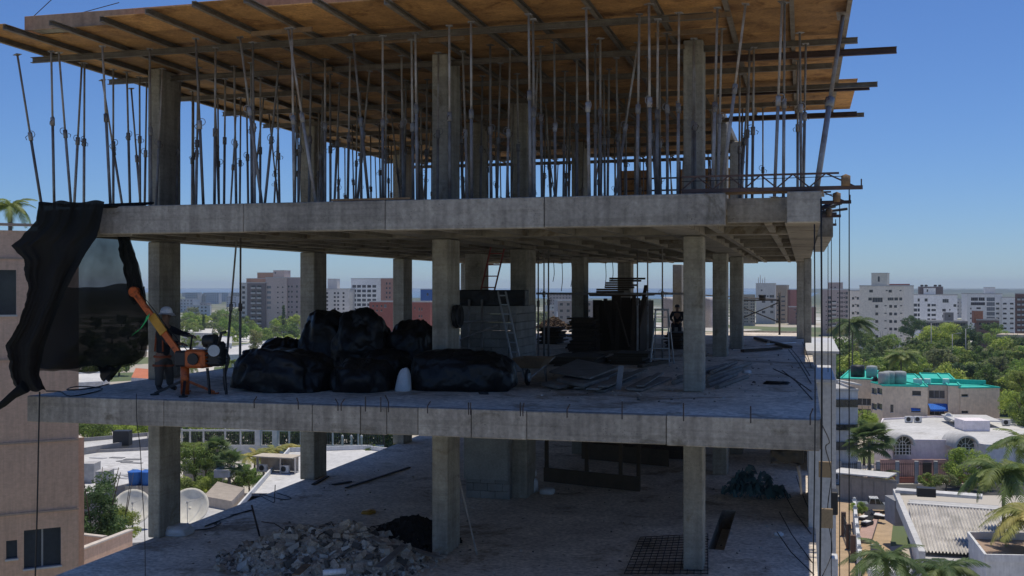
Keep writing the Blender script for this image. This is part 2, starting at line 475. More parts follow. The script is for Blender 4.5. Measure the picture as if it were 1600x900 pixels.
for du in (14, 34):
    xx = aty(719+du, 448, 25.0).x
    MB().tube([(xx, 25.0, L1), (xx, 25.0, L1+1.75)], .03, 6).build('brace_tube', M['prop'], w1)
MB().tube([(x0, 24.97, L1+.75), (x0+1.0, 24.97, L1+1.15)], .025, 6).build('brace_tube', M['prop'], w1)
MB().tube([(x0, 24.97, L1+1.2), (x0+1.0, 24.97, L1+1.25)], .025, 6).build('brace_tube', M['prop'], w1)
w0 = thing('block_wall', 'grey half plastered block wall behind the middle column, lower floor', 'wall', (aty(728, 448, 27.4).x, 27.4, L0))
x0 = aty(728, 448, 27.4).x
block_wall(x0, 27.4, L0, 3, 14, w0)
block_wall(x0+1.2, 27.42, L0, 4, 14, w0, 'y')
MB().bbox((x0-.05, 27.375, L0+.5), (x0+1.15, 27.39, L0+2.9), .004).build('plaster_coat', mat('grey_plaster', (.33,.325,.30), .95, scale=2, var=.25), w0)
# dark plastered stair core on the middle floor and the open pit frame on the lower one
core = thing('stair_core_form', 'large dark plywood stair core box in the middle of the middle floor', 'formwork', (aty(926,448,34).x, 34, L1))
xa, xb = aty(926,448,34).x, aty(1000,448,34).x
M['ply_dark'] = mat('dark_plywood', (.075,.05,.034), .9, scale=2, per_obj=.4, fine=.3)  # very dark brown plywood, tone varies from piece to piece
nb = 5
for i in range(nb):
    MB().bbox((xa+(xb-xa)*i/nb+.004, 34, L1), (xa+(xb-xa)*(i+1)/nb-.004, 34.03, L1+1.62+.16*random.random()), .004).build('plywood_panel', M['ply_dark'], core)
MB().box((xa, 34.031, L1), (xb, 37.2, L1+1.6)).build('core_body', M['ply_dark'], core)
MB().bbox((xa-.1, 33.9, L1+1.76), (xb+.05, 37.2, L1+1.86), .02).build('top_beam', mat('dark_top_lumber', (.11,.075,.05), .9, scale=3), core)
for k in range(6):
    x_ = xa+(xb-xa)*random.random(); MB().bar((x_, 33.2+random.uniform(0,.3), L1+.01), (x_+random.uniform(-.4,.4), 33.94, L1+random.uniform(1.2,2.3)), .12, .03).build('leaning_board', M['ply_dark'], core)
for k in range(7):
    x_ = xa+(xb-xa)*random.uniform(0,.45); MB().bar((x_, 34.2, L1+1.9+.07*k), (x_+random.uniform(.7,1.1), 34.6+random.uniform(-.3,.3), L1+1.9+.07*k), .2, .06).build('top_lumber', M['ply_dark'], core)
MB().bar((xb-.3, 33.6, L1+.2), (xb-.75, 33.9, L1+1.6), .06, .06).build('diagonal_brace', M['ply_dark'], core)
pit = thing('timber_pit_frame', 'low dark timber frame with upright posts around a pit, lower floor', 'formwork', (*atz(880, 758, L0)[:2], L0))
pc = atz(850, 752, L0); pe = atz(1000, 768, L0)
M['wood_dark'] = mat('dark_stained_lumber', (.10,.07,.045), .9, scale=3, per_obj=.2)
MB().bar(pc+Vector((0,0,.2)), pe+Vector((0,0,.2)), .05, .4).build('edge_board', M['wood_dark'], pit)
MB().bar(pc+Vector((.3,4,.3)), pe+Vector((.3,4,.3)), .05, .5).build('edge_board', M['wood_dark'], pit)
for t in (.02, .45, .8, .98):
    p = pc.lerp(pe, t) + Vector((0,.1,0))
    MB().bar(p, p+Vector((0,0,2.9 if t not in (.98,) else 1.7)), .1, .1).build('post', M['wood_dark'], pit)
MB().box((pc.x+.1, pc.y+5, L0), (pe.x+1, pc.y+5.15, L1-TH-.02)).build('back_panel', M['ply_dark'], pit)
# finished lower storeys under the frame
MB().box((XL+.5, YF+.4, 0), (XR-.15, 51, L0-TH-.004)).build('lower_facade', M['tile'], bld)
for i, (x0, x1, y0, y1, zt) in enumerate(((.115, .42, 17.9, 22.5, L0-TH-.3), (.12, .62, 26.0, 30.5, L1-.15), (.12, .95, 34, 38.5, L1+.05), (.12,1.15,43,50,L1-.3))):
    w = MB().box((x0, y0, 0), (x1, y1, zt)).build('side_pier', M['tile'], bld)
    MB().bbox((x0-.05, y0-.1, zt+.003), (x1+.1, y1+.1, zt+.09), .01).build('coping', M['tile'], w)
for (u, v, z0) in ((1310, 752, 16), (1308, 845, 13)):
    p = aty(u, v, 30)
    q = MB().bbox((.625, 27, p.z-.3), (.8, 27.5, p.z+.25), .02).build('air_conditioner', M['dark' if v < 800 else 'tile'], bld)
M['brown_board'] = mat('brown_edge_board', (.34,.25,.15), .9, scale=2)
for (u0, u1, v0, v1, y) in ((1283,1299,722,746,20.5),(1266,1288,795,824,18.6)):
    a, c = aty(u0,v1,y), aty(u1,v0,y)
    MB().bbox((XR+.0, y, a.z), (max(c.x, XR+.2), y+.06, c.z), .006).build('edge_board', M['brown_board'], bld)
# right-hand upstand on the far end of the middle floor
MB().box((-3.0, 50.3, L1-TH), (XR, 50.6, L1+.06)).build('rear_fascia', M['conc'], bld)
# ================================================================== formwork deck over level 2
deck = thing('formwork_deck', 'orange brown plywood formwork deck on steel joists over the upper floor', 'formwork', (-7, 28, L3))
JX = [-15.08,-14.25,-13.22,-12.16,-11.05,-10.0,-9.03,-7.92,-6.8,-5.72,-4.65,-3.55,-2.45,-1.3,-.22,.72]
JY = [17.0,16.95,16.9,16.9,16.62,16.4,16.4,16.7,17.1,17.2,17.0,16.9,16.8,17.0,16.8,16.9]
YEND = lambda x: 40.2 if x < -2.2 else 31.0
pm = {}
for i in range(len(JX)-1):
    x0, x1 = JX[i], JX[i+1]
    y = [17.0, 17.9, 17.55, 17.0, 16.7, 16.55, 17.1, 17.2, 17.3, 17.2, 17.1, 17.0, 17.0, 17.1, 17.0][i]
    ye = YEND((x0+x1)/2)
    first = True
    while y < ye - .05:
        L = min(2.44 if not first else 1.2 + (i % 3)*.55, ye - y); first = False
        key = (round(x1-x0,2), round(L,2))
        if key not in pm:
            pm[key] = MB().bbox((.003,.003,0), (key[0]-.003, key[1]-.003, .018), .003).mesh('plywood_sheet', M['ply'])
        o = put('plywood_sheet', pm[key], deck)
        o.location = Vector((x0, y, L3 + random.uniform(0,.006))) - deck.location
        o.rotation_euler = (R(random.uniform(-.12,.12)), 0, 0)
        y += L
o = put('plywood_sheet', MB().bbox((0,0,0), (.5,4.4,.018), .003).mesh('plywood_sheet', M['ply']), deck); o.location = Vector((.73, 26.6, L3)) - deck.location
def channel(p0, p1, w, h, name, parent, m):
    """C-section member"""
    b = MB(); p0, p1 = Vector(p0), Vector(p1); d = (p1-p0).normalized(); sd = d.cross(Vector((0,0,1))).normalized()
    b.bar(p0, p1, .012, h)
    for z in (h/2-.006, -h/2+.006):
        b.bar(p0+sd*(w/2)+Vector((0,0,z)), p1+sd*(w/2)+Vector((0,0,z)), w, .012)
    return b.build(name, m, parent)
for x, y in zip(JX, JY):
    channel((x, y, L3-.055), (x, YEND(x)+.15, L3-.055), .07, .10, 'joist', deck, M['joist'])
LED = [(19.1,-15.4,-1.5),(21.7,-15.35,1.0),(24.0,-15.2,.6),(26.5,-15.2,1.66),(28.8,-15.2,.6),(31.0,-15.2,1.6),(33.4,-15.2,-2.2),(35.8,-15.2,-2.2),(38.2,-15.2,-2.2),(40.1,-15.2,-2.2)]
for y, xa, xb in LED:
    channel((xa, y+random.uniform(-.1,.1), L3-.166), (xb, y+random.uniform(-.1,.1), L3-.166), .07, .115, 'ledger', deck, M['joist'])
for y, xb in ((22.7,1.78),(26.75,1.5),(30.8,1.4)):
    channel((-2.0, y, L3-.18), (xb, y, L3-.18), .08, .13, 'ledger', deck, M['rust'])
for k in range(9):                                   # loose short cross pieces under the sheets
    x, y = random.uniform(-13, -2), random.uniform(18, 22)
    MB().bar((x, y, L3-.17), (x+random.uniform(.6,1.3), y+random.uniform(-.1,.1), L3-.17), .06, .08).build('short_batten', M['wood2'], deck)
slab3 = thing('upper_slab_edge', 'pale orange edge form boards and concrete of the topmost slab', 'slab', (-7, 18, L3+.03))
MB().box((-14.2, 17.66, L3+.03), (-2.2, 40, L3+.25)).box((-2.2, 17.66, L3+.03), (.3, 30.9, L3+.25)).build('slab_body', M['conc'], slab3)
xs = [-14.32,-11.9,-9.5,-7.1,-4.7,-2.3,.32]
for i in range(6):
    MB().bbox((xs[i]+.004, 17.6, L3+.03), (xs[i+1]-.004, 17.64, L3+.30), .004).build('edge_board', M['ply_edge'], slab3)
MB().bbox((-14.34, 17.66, L3+.03), (-14.30, 40, L3+.30), .004).build('edge_board', M['ply_edge'], slab3)
for (u0,v0,u1,v1) in ((52,26,82,-2),(120,22,186,4),(186,18,230,14)):
    a, c = aty(u0,v0,18.4), aty(u1,v1,18.2)
    MB().tube([a, c], .008, 5).build('rebar', M['rebar'], slab3)
# far plywood wall form seen through the props
wf = thing('plywood_wall_form', 'orange plywood wall form with steel walers at the far end of the upper floor', 'formwork', (-5, 40.6, L2))
for i in range(4):
    for j in range(2):
        if (i, j) in ((3,0),(1,1)): continue
        MB().bbox((-6.6+i*1.1+.01, 40.6, L2+.5+j*1.22), (-6.6+(i+1)*1.1-.01, 40.62, L2+.5+j*1.22+1.2), .003).build('plywood_sheet', M['ply'], wf)
for z in (.35,.8,1.25,1.7,2.15,2.6):
    MB().bar((-6.8,40.55,L2+z), (-1.6,40.55,L2+z), .05, .06).build('waler', M['rust'], wf)
for x in (-6.6,-5.5,-4.4,-3.3,-2.2):
    MB().bar((x,40.5,L2), (x,40.5,L3-.2), .05, .05).build('stud', M['rust'], wf)

# ------------------------------------------------------------------ adjustable props
PH = 3.0
def make_prop(seed):
    random.seed(seed)
    root = thing('shoring_prop', '', 'prop', (0,0,0))
    zc = random.uniform(1.45, 1.75)
    MB().box((-.07,-.07,0), (.07,.07,.008)).build('base_plate', M['prop'], root, True)
    MB().tube([(0,0,.008),(0,0,zc)], .028, 8).build('outer_tube', M['prop'], root, True)
    MB().tube([(0,0,zc),(0,0,PH-.01)], .021, 8).build('inner_tube', M['prop2'], root, True)
    b = MB().tube([(0,0,zc-.12),(0,0,zc+.03)], .043, 8)
    b.ring((.045,0,zc+.005), .06, .007, 'y', 10, 5)
    b.build('collar', M['prop'], root, True)
    b = MB()
    b.tube([(-.06,0,zc-.03),(-.1,.02,zc-.06),(-.075,.03,zc-.11)], .007, 5)
    b.build('locking_pin', M['rust'], root, True)
    MB().box((-.06,-.06,PH-.01), (.06,.06,PH)).build('head_plate', M['prop'], root, True)
    return root
PROTO = [make_prop(s) for s in (1,2,3,4)]
random.seed(11)
prop_n = [0]
def place_prop(a, c, label, group, k=None, thick=1.0):
    a, c = Vector(a), Vector(c)
    src = PROTO[prop_n[0] % 4]
    o = src if prop_n[0] < 4 else copy_tree(src)
    prop_n[0] += 1
    d = c - a
    o.location = a
    q = d.to_track_quat('Z', 'Y')
    o.rotation_mode = 'QUATERNION'
    o.rotation_quaternion = q @ Matrix.Rotation(random.uniform(0, 6.28), 4, 'Z').to_quaternion()
    o.scale = (thick, thick, d.length / PH)
    tag(o, label, 'prop', group)
    return o
ZT = L3 - .225
# the near props, read off the photograph: top (u,v) and foot u
FRONT = [
 ((27,85),67,'leaning steel prop at the far left corner of the upper floor, above the black net'),
 ((80,80),85,'upright prop, second from the left end, over the black net'),
 ((92,82),112,'prop leaning right over the black net beside the second from the left'),
 ((128,98),115,'prop leaning left over the middle of the black net'),
 ((132,98),131,'upright prop over the middle of the black net, touching a leaning one at its head'),
 ((160,72),173,'thick near prop tilted right above the right end of the black net'),
 ((160,125),195,'strongly leaning thin prop left of the left end column, upper floor'),
 ((177,108),177,'thin upright prop crossing behind a tilted one left of the left end column'),
 ((205,138),222,'short leaning prop just left of the left end column, upper floor'),
 ((218,120),219,'upright prop just left of the left end column, upper floor'),
 ((234,76),236,'prop standing against the front of the left end column, upper floor'),
 ((306,60),318,'near prop slightly tilted right, first right of the left end column'),
 ((337,74),335,'near upright prop, second right of the left end column'),
 ((375,58),410,'near prop leaning right, foot over the first joint of the upper fascia'),
 ((395,66),398,'near upright prop above the first joint of the upper fascia'),
 ((450,38),494,'long near prop leaning right across the second column from the left'),
 ((456,40),460,'near upright prop left of the long leaning one'),
 ((508,92),508,'upright prop right of the second column from the left, upper floor'),
 ((551,54),577,'near prop leaning right above the batten on the upper fascia'),
 ((598,56),598,'near upright prop above the batten on the upper fascia'),
 ((643,62),646,'left prop of a close pair above the right end of the batten'),
 ((649,52),652,'right prop of a close pair above the right end of the batten'),
 ((702,40),703,'near prop standing before the middle column, upper floor'),
 ((736,34),737,'near upright prop just right of the middle column, upper floor'),
 ((766,70),767,'thin upright prop, second to the right of the middle column'),
 ((826,22),829,'front prop of a close pair above the second joint of the upper fascia'),
 ((833,30),835,'rear prop of a close pair above the second joint of the upper fascia'),
 ((866,66),868,'thin upright prop right of the close pair over the second fascia joint'),
 ((916,8),921,'tall near prop midway between the middle and right columns, upper floor'),
 ((938,60),938,'prop just right of the tall one midway between middle and right columns'),
 ((999,22),995,'near prop with perforated inner tube left of the right column'),
 ((1014,2),1016,'tallest near prop with a large collar ring left of the right column'),
 ((1028,30),1026,'prop right of the tallest one, left of the right column'),
 ((1042,52),1043,'dark prop between two pale ones left of the right column'),
 ((1061,20),1059,'near prop with perforated tube touching the left of the right column'),
 ((1084,60),1082,'prop standing in front of the right column, upper floor'),
 ((1121,12),1113,'thick near prop just right of the right column'),
 ((1165,6),1126,'long prop leaning left past the right column'),
 ((1128,45),1121,'thin prop between the right column and the leaning prop'),
 ((1222,2),1210,'left prop of the pair under the right joist, upper floor'),
 ((1226,4),1224,'right prop of the pair under the right joist, upper floor'),
 ((1259,68),1255,'single upright prop near the right end of the upper floor'),
 ((1178,74),1175,'upright prop in the open bay right of the right column'),
 ((1192,168),1192,'short looking far prop in the open bay right of the right column'),
]
for (ut, vt), ub, lab in FRONT:
    dep = FPX * (ZT - HC) / (HY - vt)
    top = atd(ut, vt, dep); top.z = ZT
    y = max(top.y, 17.75); 
    if y > top.y: top = top * 1; top.x = aty(ut, 448, y).x; top.y = y
    foot = aty(ub, 448, y); foot.z = L2 + .004
    place_prop(foot, top, lab, 'steel props under the formwork')
# fat leaning prop at the right corner (two tubes strapped together in the photo)
place_prop((aty(1275,448,17.9).x, 17.9, L2+.05), (aty(1318,75,19.5).x, 19.8, L3-.12), 'fat leaning prop at the right corner of the upper floor', 'steel props under the formwork', thick=1.7)
# the rows deeper inside
random.seed(5)
ROWS = [(20.4,-14.3,1), (21.7,-14.6,1), (24.0,-14.9,1), (26.5,-14.9,1), (28.8,-14.9,1), (31.0,-14.9,1), (33.4,-14.9,1), (35.8,-14.9,1), (38.2,-14.9,1), (40.1,-14.9,1), (22.9,-14.9,1)]
NTH = ['first','second','third','fourth','fifth','sixth','seventh','eighth','ninth','tenth','eleventh','twelfth','thirteenth','fourteenth','fifteenth','sixteenth','seventeenth','eighteenth','nineteenth','twentieth'] + ['twenty '+x for x in ('first','second','third','fourth','fifth','sixth','seventh','eighth','ninth')] + ['thirtieth','thirty first','thirty second']
ROWN = ['row level with the front columns', 'row just behind the front columns', 'second row behind the front columns', 'third row behind the front columns', 'fourth row behind the front columns', 'fifth row behind the front columns', 'sixth row behind the front columns', 'seventh row behind the front columns', 'eighth row behind the front columns', 'rearmost row', 'extra row behind the front columns']
for ri, (y, xa, st) in enumerate(ROWS):
    xe = .4 if y < 31.5 else -2.5
    x = xa + random.uniform(0,.4); i = 0
    while x < xe:
        if not any(gx-.15 < x < gx+gw+.15 and gy-.2 < y < gy+gd+.2 for gx, gy, gw, gd in GRID) and not (x > -1.5 and random.random() < .45):
            lean = random.gauss(0,.05) if random.random() < .8 else random.uniform(-.5,.5)
            yy = y + random.uniform(-.12,.12)
            place_prop((x+lean, yy+random.uniform(-.1,.1), L2+.004), (x, yy, ZT), '%s steel prop from the left in the %s, upper floor' % (NTH[i], ROWN[ri]), 'steel props, %s' % ROWN[ri])
            i += 1
        x += random.choice((.5,.62,.8,.95,1.06)) if x < -2 else .95
# two on the middle floor and a scaffold cluster in its depth
def l1prop(ut, ub, y, label, zt=L2-.22):
    a, c = aty(ub,448,y), aty(ut,448,y); a.z, c.z = L1+.004, zt
    place_prop(a, c, label, 'steel props on the middle floor')
l1prop(376, 375, 21.0, 'upright prop left of the black bags, middle floor')
l1prop(371, 351, 20.7, 'prop leaning left behind the machine, middle floor')
for u, y, lab in ((841,29.5,'leftmost of three thin poles left of the stair core'), (850,29.2,'middle one of three thin poles left of the stair core'),(857,29.8,'right one of three thin poles left of the stair core'),(996,30.5,'pole behind the stepladder on its left'),(1012,31.5,'pole right behind the stepladder'),(1035,31.0,'pole right of the stepladder')):
    l1prop(u, u, y, lab)
# ------------------------------------------------------------------ outrigger trusses with suspension ropes
def truss(y, u0, u1, vb, h, label, box=True, usel=None):
    a, c = aty(u0, vb, y), aty(u1, vb, y)
    z = L2 + .06
    root = thing('outrigger_truss', label, 'truss', (a.x, y, z), 'red brown outrigger trusses on the right edge')
    x0, x1 = a.x, c.x
    MB().bar((x0,y,z+.03), (x1,y,z+.03), .06, .06).build('bottom_chord', M['rust'], root)
    xt = x1 - .3
    MB().bar((x0,y,z+h), (xt-.05,y,z+h), .03, .03).build('top_chord', M['rust'], root)
    n = max(2, int((xt-x0)/.27)); n += n % 2
    for i in range(n):
        xa, xb = x0+(xt-x0)*i/n, x0+(xt-x0)*(i+1)/n
        za, zb = (z+.05, z+h) if i % 2 == 0 else (z+h, z+.05)
        if i == n-1: xb, zb = x1-.12, z+.05
        MB().bar((xa,y,za), (xb,y,zb), .022, .022).build('diagonal', M['rust'], root)
    MB().bar((x1-.02,y,z), (x1-.02,y,z+.16), .02, .02).build('end_stop', M['rust'], root)
    MB().tube([(x0,y,z+h*.72),(xt,y,z+h*.8),(x1-.22,y,z+h*.7)], .006, 5).build('tie_rope', M['cable'], root)
    b = MB(); cx = x1-.25
    b.lathe((cx,y,z+h*.55), [(.0,-.09),(.07,-.09),(.07,.07),(.0,.1)], 8)
    b.build('pulley_block', M['wood2'], root)
    MB().tube([(x1-.21,y,z+h*.5),(x1-.2,y,z),(x1-.2,y+.01,12),(x1-.19,y,2)], .009, 5).build('suspension_rope', M['cable'], root)
    return root
truss(17.62, 1065, 1348, 290, .26, 'longest red brown outrigger truss across the front right corner of the upper floor')
truss(20.6, 1268, 1330, 316, .22, 'second outrigger truss from the front, right edge of the upper floor')
truss(24.6, 1268, 1314, 338, .2, 'third outrigger truss from the front, right edge of the upper floor')
truss(28.0, 1266, 1307, 350, .2, 'rearmost outrigger truss on the right edge of the upper floor')
sp = thing('spare_pipes', 'bundle of dark offcuts stacked on the right edge beside the third truss', 'debris', (.4, 25.0, L2+.12))
for k in range(6):
    a = Vector((.1, 24.9+.06*k, L2+.16+.03*(k%3)))
    MB().tube([a, a+Vector((random.uniform(.5,.85), .2, random.uniform(.0,.3)))], .03, 6).build('offcut', M['dark'], sp)
# ================================================================== things on the site
def icosphere(n=3):
    t = (1+5**.5)/2
    V = [Vector(p).normalized() for p in ((-1,t,0),(1,t,0),(-1,-t,0),(1,-t,0),(0,-1,t),(0,1,t),(0,-1,-t),(0,1,-t),(t,0,-1),(t,0,1),(-t,0,-1),(-t,0,1))]
    F_ = [(0,11,5),(0,5,1),(0,1,7),(0,7,10),(0,10,11),(1,5,9),(5,11,4),(11,10,2),(10,7,6),(7,1,8),(3,9,4),(3,4,2),(3,2,6),(3,6,8),(3,8,9),(4,9,5),(2,4,11),(6,2,10),(8,6,7),(9,8,1)]
    for _ in range(n):
        c = {}; G = []
        def mid(a, b):
            k = (min(a,b), max(a,b))
            if k not in c:
                c[k] = len(V); V.append((V[a]+V[b]).normalized())
            return c[k]
        for a, b, d in F_:
            x, y, z = mid(a,b), mid(b,d), mid(d,a)
            G += [(a,x,z),(b,y,x),(d,z,y),(x,y,z)]
        F_ = G
    return V, F_
IV, IF = icosphere(4)
IV2, IF2 = icosphere(2)
IV1, IF1 = icosphere(1)
def lump(mb, c, s, seed, amp=.16, freq=1.3, crease=.07, flat=-.55, tilt=0, hi=True, sq=.68, mi=0, gather=0):
    """a soft crumpled body: superellipsoid with bulges and creases and a flat underside"""
    V, F_ = (IV, IF) if hi else (IV2, IF2)
    c, s = Vector(c), Vector(s); off = Vector((seed*7.31, seed*3.7, seed*1.9)); out = []
    for p in V:
        q = Vector([math.copysign(abs(a)**sq, a) for a in p])
        n1 = mnoise.noise(p*freq + off); n2 = mnoise.noise(p*freq*2.0 + off*1.7)
        r1 = abs(mnoise.noise(Vector((p.x*2.6, p.y*2.6, p.z*1.2)) + off*2.1)); r2 = abs(mnoise.noise(Vector((p.x*6, p.y*6, p.z*2)) + off))
        k = 1 + amp*n1 + amp*.6*n2 + crease*(1.3*r1 + .5*r2 - .4)
        ph = math.atan2(q.y-.3, q.x-.2*math.sin(seed)); up_ = max(0, q.z)
        k += gather*up_*math.sin(ph*13 + 4*mnoise.noise(p*1.5+off))
        q = q * k
        if q.z < flat: q.z = flat + (q.z-flat)*.1
        q.z -= flat
        w = Vector((q.x*s.x, q.y*s.y, q.z*s.z/(1-flat)*1.0))
        if tilt: w.z += w.x*tilt
        out.append(c + w)
    mb.add(out, F_, mi, True)
    return mb
def bag(u0, u1, v0, v1, label, seed, dy=.7, y=None, z=None, tilt=0, amp=.16):
    uc = (u0+u1)/2
    if y is None:
        y = atz(uc, v1, L1).y + dy*.8
    p = aty(uc, 448, y); pm_ = FPX/(p.dot(FWD))
    zb = L1 if z is None else z
    W = (u1-u0)/pm_; H = HC + (HY-v0)/pm_ - zb
    root = thing('plastic_bag', label, 'bag', (p.x, y, zb), 'bulging black plastic bags on the middle floor')
    lump(MB(), (p.x, y, zb), (W/2*.93, dy, H*.98), seed, amp=amp, tilt=tilt, gather=.035).build('bag_body', M['plastic'], root)
    rs = random.Random(seed)
    b = MB()                                          # tied, gathered neck
    nx = p.x + rs.uniform(-.25,.25)*W; top = zb + H*.80
    pts = [Vector((nx, y-dy*.45, top)), Vector((nx+.04, y-dy*.5, top+.07)), Vector((nx+.09, y-dy*.55, top+.12))]
    b.tube(pts, [.07,.03,.05], 9)
    b.build('tied_neck', M['plastic'], root)
    return root
bag(361, 521, 544, 614, 'widest low black bag at the left front of the pile', 1, dy=.75, amp=.2, tilt=-.08)
bag(404, 478, 528, 575, 'small black bag tucked behind the widest low one', 2, dy=.5, y=22.4)
bag(468, 572, 484, 600, 'tall black bag at the upper left of the pile', 3, dy=.75, y=22.6, amp=.22)
bag(520, 614, 485, 600, 'peaked black bag at the top middle of the pile', 4, dy=.65, y=22.2, amp=.22)
bag(600, 690, 502, 600, 'black bag leaning against the middle column', 5, dy=.7, y=22.9)
bag(518, 614, 560, 614, 'black bag at the front below the peaked one', 6, dy=.6)
bag(636, 806, 546, 612, 'long black bag in front of the middle column', 7, dy=.72, amp=.14)
bag(560, 650, 545, 600, 'black bag filling the gap behind the white sack', 8, dy=.5, y=21.6)
p = atz(625, 612, L1)
ws = thing('cement_sack', 'upright white sack standing in the gap between black bags', 'sack', (p.x, p.y+.16, L1))
b = lump(MB(), (p.x, p.y+.16, L1), (.17,.14,.44), 19, amp=.1, crease=.05, hi=False)
b.v = [(p.x+(x-p.x)*(1-.45*(z-L1)/.44)+.10*(z-L1), y, z) for x, y, z in b.v]
b.build('sack_body', M['white_sack'], ws)
MB().bar((p.x+.0, p.y+.13, L1+.42), (p.x+.1, p.y+.13, L1+.43), .03, .05).build('sewn_top', M['white_sack'], ws)

# ------------------------------------------------------------------ shade net
def net_mat(name, a):
    m = bpy.data.materials.new(name); m.use_nodes = True
    n, l = m.node_tree.nodes, m.node_tree.links
    b = n['Principled BSDF']; b.inputs['Base Color'].default_value = (.012,.013,.013,1); b.inputs['Roughness'].default_value = .9; b.inputs['Specular IOR Level'].default_value = .08
    g = n.new('ShaderNodeNewGeometry'); no = n.new('ShaderNodeTexNoise'); no.inputs['Scale'].default_value = 2.2; no.inputs['Detail'].default_value = 5
    l.new(g.outputs['Position'], no.inputs['Vector'])
    wv = n.new('ShaderNodeTexWave'); wv.bands_direction = 'Z'; wv.inputs['Scale'].default_value = 9; wv.inputs['Distortion'].default_value = 2.5; wv.inputs['Detail'].default_value = 2
    l.new(g.outputs['Position'], wv.inputs['Vector'])
    ad = n.new('ShaderNodeMath'); ad.operation = 'MULTIPLY_ADD'; ad.inputs[1].default_value = .35
    l.new(wv.outputs['Fac'], ad.inputs[0]); l.new(no.outputs[0], ad.inputs[2])
    ad.inputs[1].default_value = 0.0
    mr = n.new('ShaderNodeMapRange'); mr.inputs['From Min'].default_value = .35; mr.inputs['From Max'].default_value = .95
    mr.inputs['To Min'].default_value = a - .5*(1-a); mr.inputs['To Max'].default_value = min(1, a + .5*(1-a))
    l.new(ad.outputs[0], mr.inputs['Value']); l.new(mr.outputs[0], b.inputs['Alpha'])
    return m
net = thing('shade_net', 'torn black shade net hanging over the left corner of the building', 'net', (aty(62,320,17.2)))
def sheet(rows, y0, folds, seed, name, m, nu=46, sub=5, bulge=.0):
    """cloth through measured rows (v, left u, right u); folds push it in and out of its plane"""
    rr = []
    for i in range(len(rows)-1):
        for k in range(sub):
            t = k/sub; rr.append([rows[i][j]*(1-t)+rows[i+1][j]*t for j in range(3)])
    rr.append(list(rows[-1]))
    b = MB(); vs_ = []
    for i, (v, ul, ur) in enumerate(rr):
        for k in range(nu+1):
            s = k/nu; u = ul + (ur-ul)*s
            e = mnoise.noise(Vector((v*.045, seed, 1.7)))*4 + mnoise.noise(Vector((v*.13, seed, 5)))*2.5
            u += e * (1-s) + e*.4*s
            t = i/(len(rr)-1)
            d = y0 + folds*(math.sin(s*9 + t*3.5 + 3*mnoise.noise(Vector((s*2,t*2,seed))) + seed)*.3 + mnoise.noise(Vector((s*4+t*1.5, t*2.5-s, seed)))*2.0 + mnoise.noise(Vector((s*11+t*3, t*5, seed+3)))*.6)
            d -= bulge*math.sin(t*math.pi)*math.sin(s*math.pi)
            vv = v + mnoise.noise(Vector((s*4, seed, 9)))*(3 if 0 < i < len(rr)-1 else 6)
            vs_.append(aty(u, vv, d))
    n1 = nu+1
    fs_ = [(i*n1+k, i*n1+k+1, (i+1)*n1+k+1, (i+1)*n1+k) for i in range(len(rr)-1) for k in range(nu)]
    b.add(vs_, fs_, 0, True)
    return b.build(name, m, net)
NF = net_mat('black_net_folded', .99)
sheet([(315,60,163),(345,56,158),(368,35,152),(384,18,142),(405,36,128),(425,38,118),(450,43,104),(480,38,92),(510,26,80),(540,8,70),(560,14,66),(585,18,62),(598,20,66),(611,30,73)], 17.05, .12, 3.1, 'front_fold', NF, sub=6)
NU, NL = net_mat('black_net_single', .85), net_mat('black_net_second_layer', .92)
sheet([(366,120,202),(390,116,210),(420,104,219),(460,90,227),(500,78,232),(535,68,232),(555,62,228),(568,60,212),(576,60,175),(580,61,150)], 18.9, .14, 7.7, 'back_sheet', NU, sub=6, bulge=.25)
sheet([(446,96,226),(470,90,228),(500,78,231),(535,68,231),(555,62,226),(566,60,210),(574,61,172)], 19.05, .16, 4.3, 'second_layer', NL, sub=6, bulge=.2)
sheet([(368,184,200),(400,187,212),(440,196,221),(475,206,227)], 18.75, .07, 9.1, 'folded_edge', NF, nu=14, sub=6)
sheet([(572,150,190),(582,156,184),(595,158,174)], 18.8, .05, 2.2, 'torn_flap', NF, nu=12)
b = MB(); b.tube([aty(40,604,17.0), aty(22,616,17.0), aty(6,630,17.0), aty(-12,642,17.0)], [.12,.08,.07,.05], 8); b.build('hanging_tail', NF, net)
b = MB(); b.tube([aty(62,318,17.3), aty(100,321,17.3), aty(160,322,17.3), aty(200,321,17.5), aty(240,317,17.6)], [.04,.03,.04,.05,.02], 7); b.build('rolled_hem', NF, net)

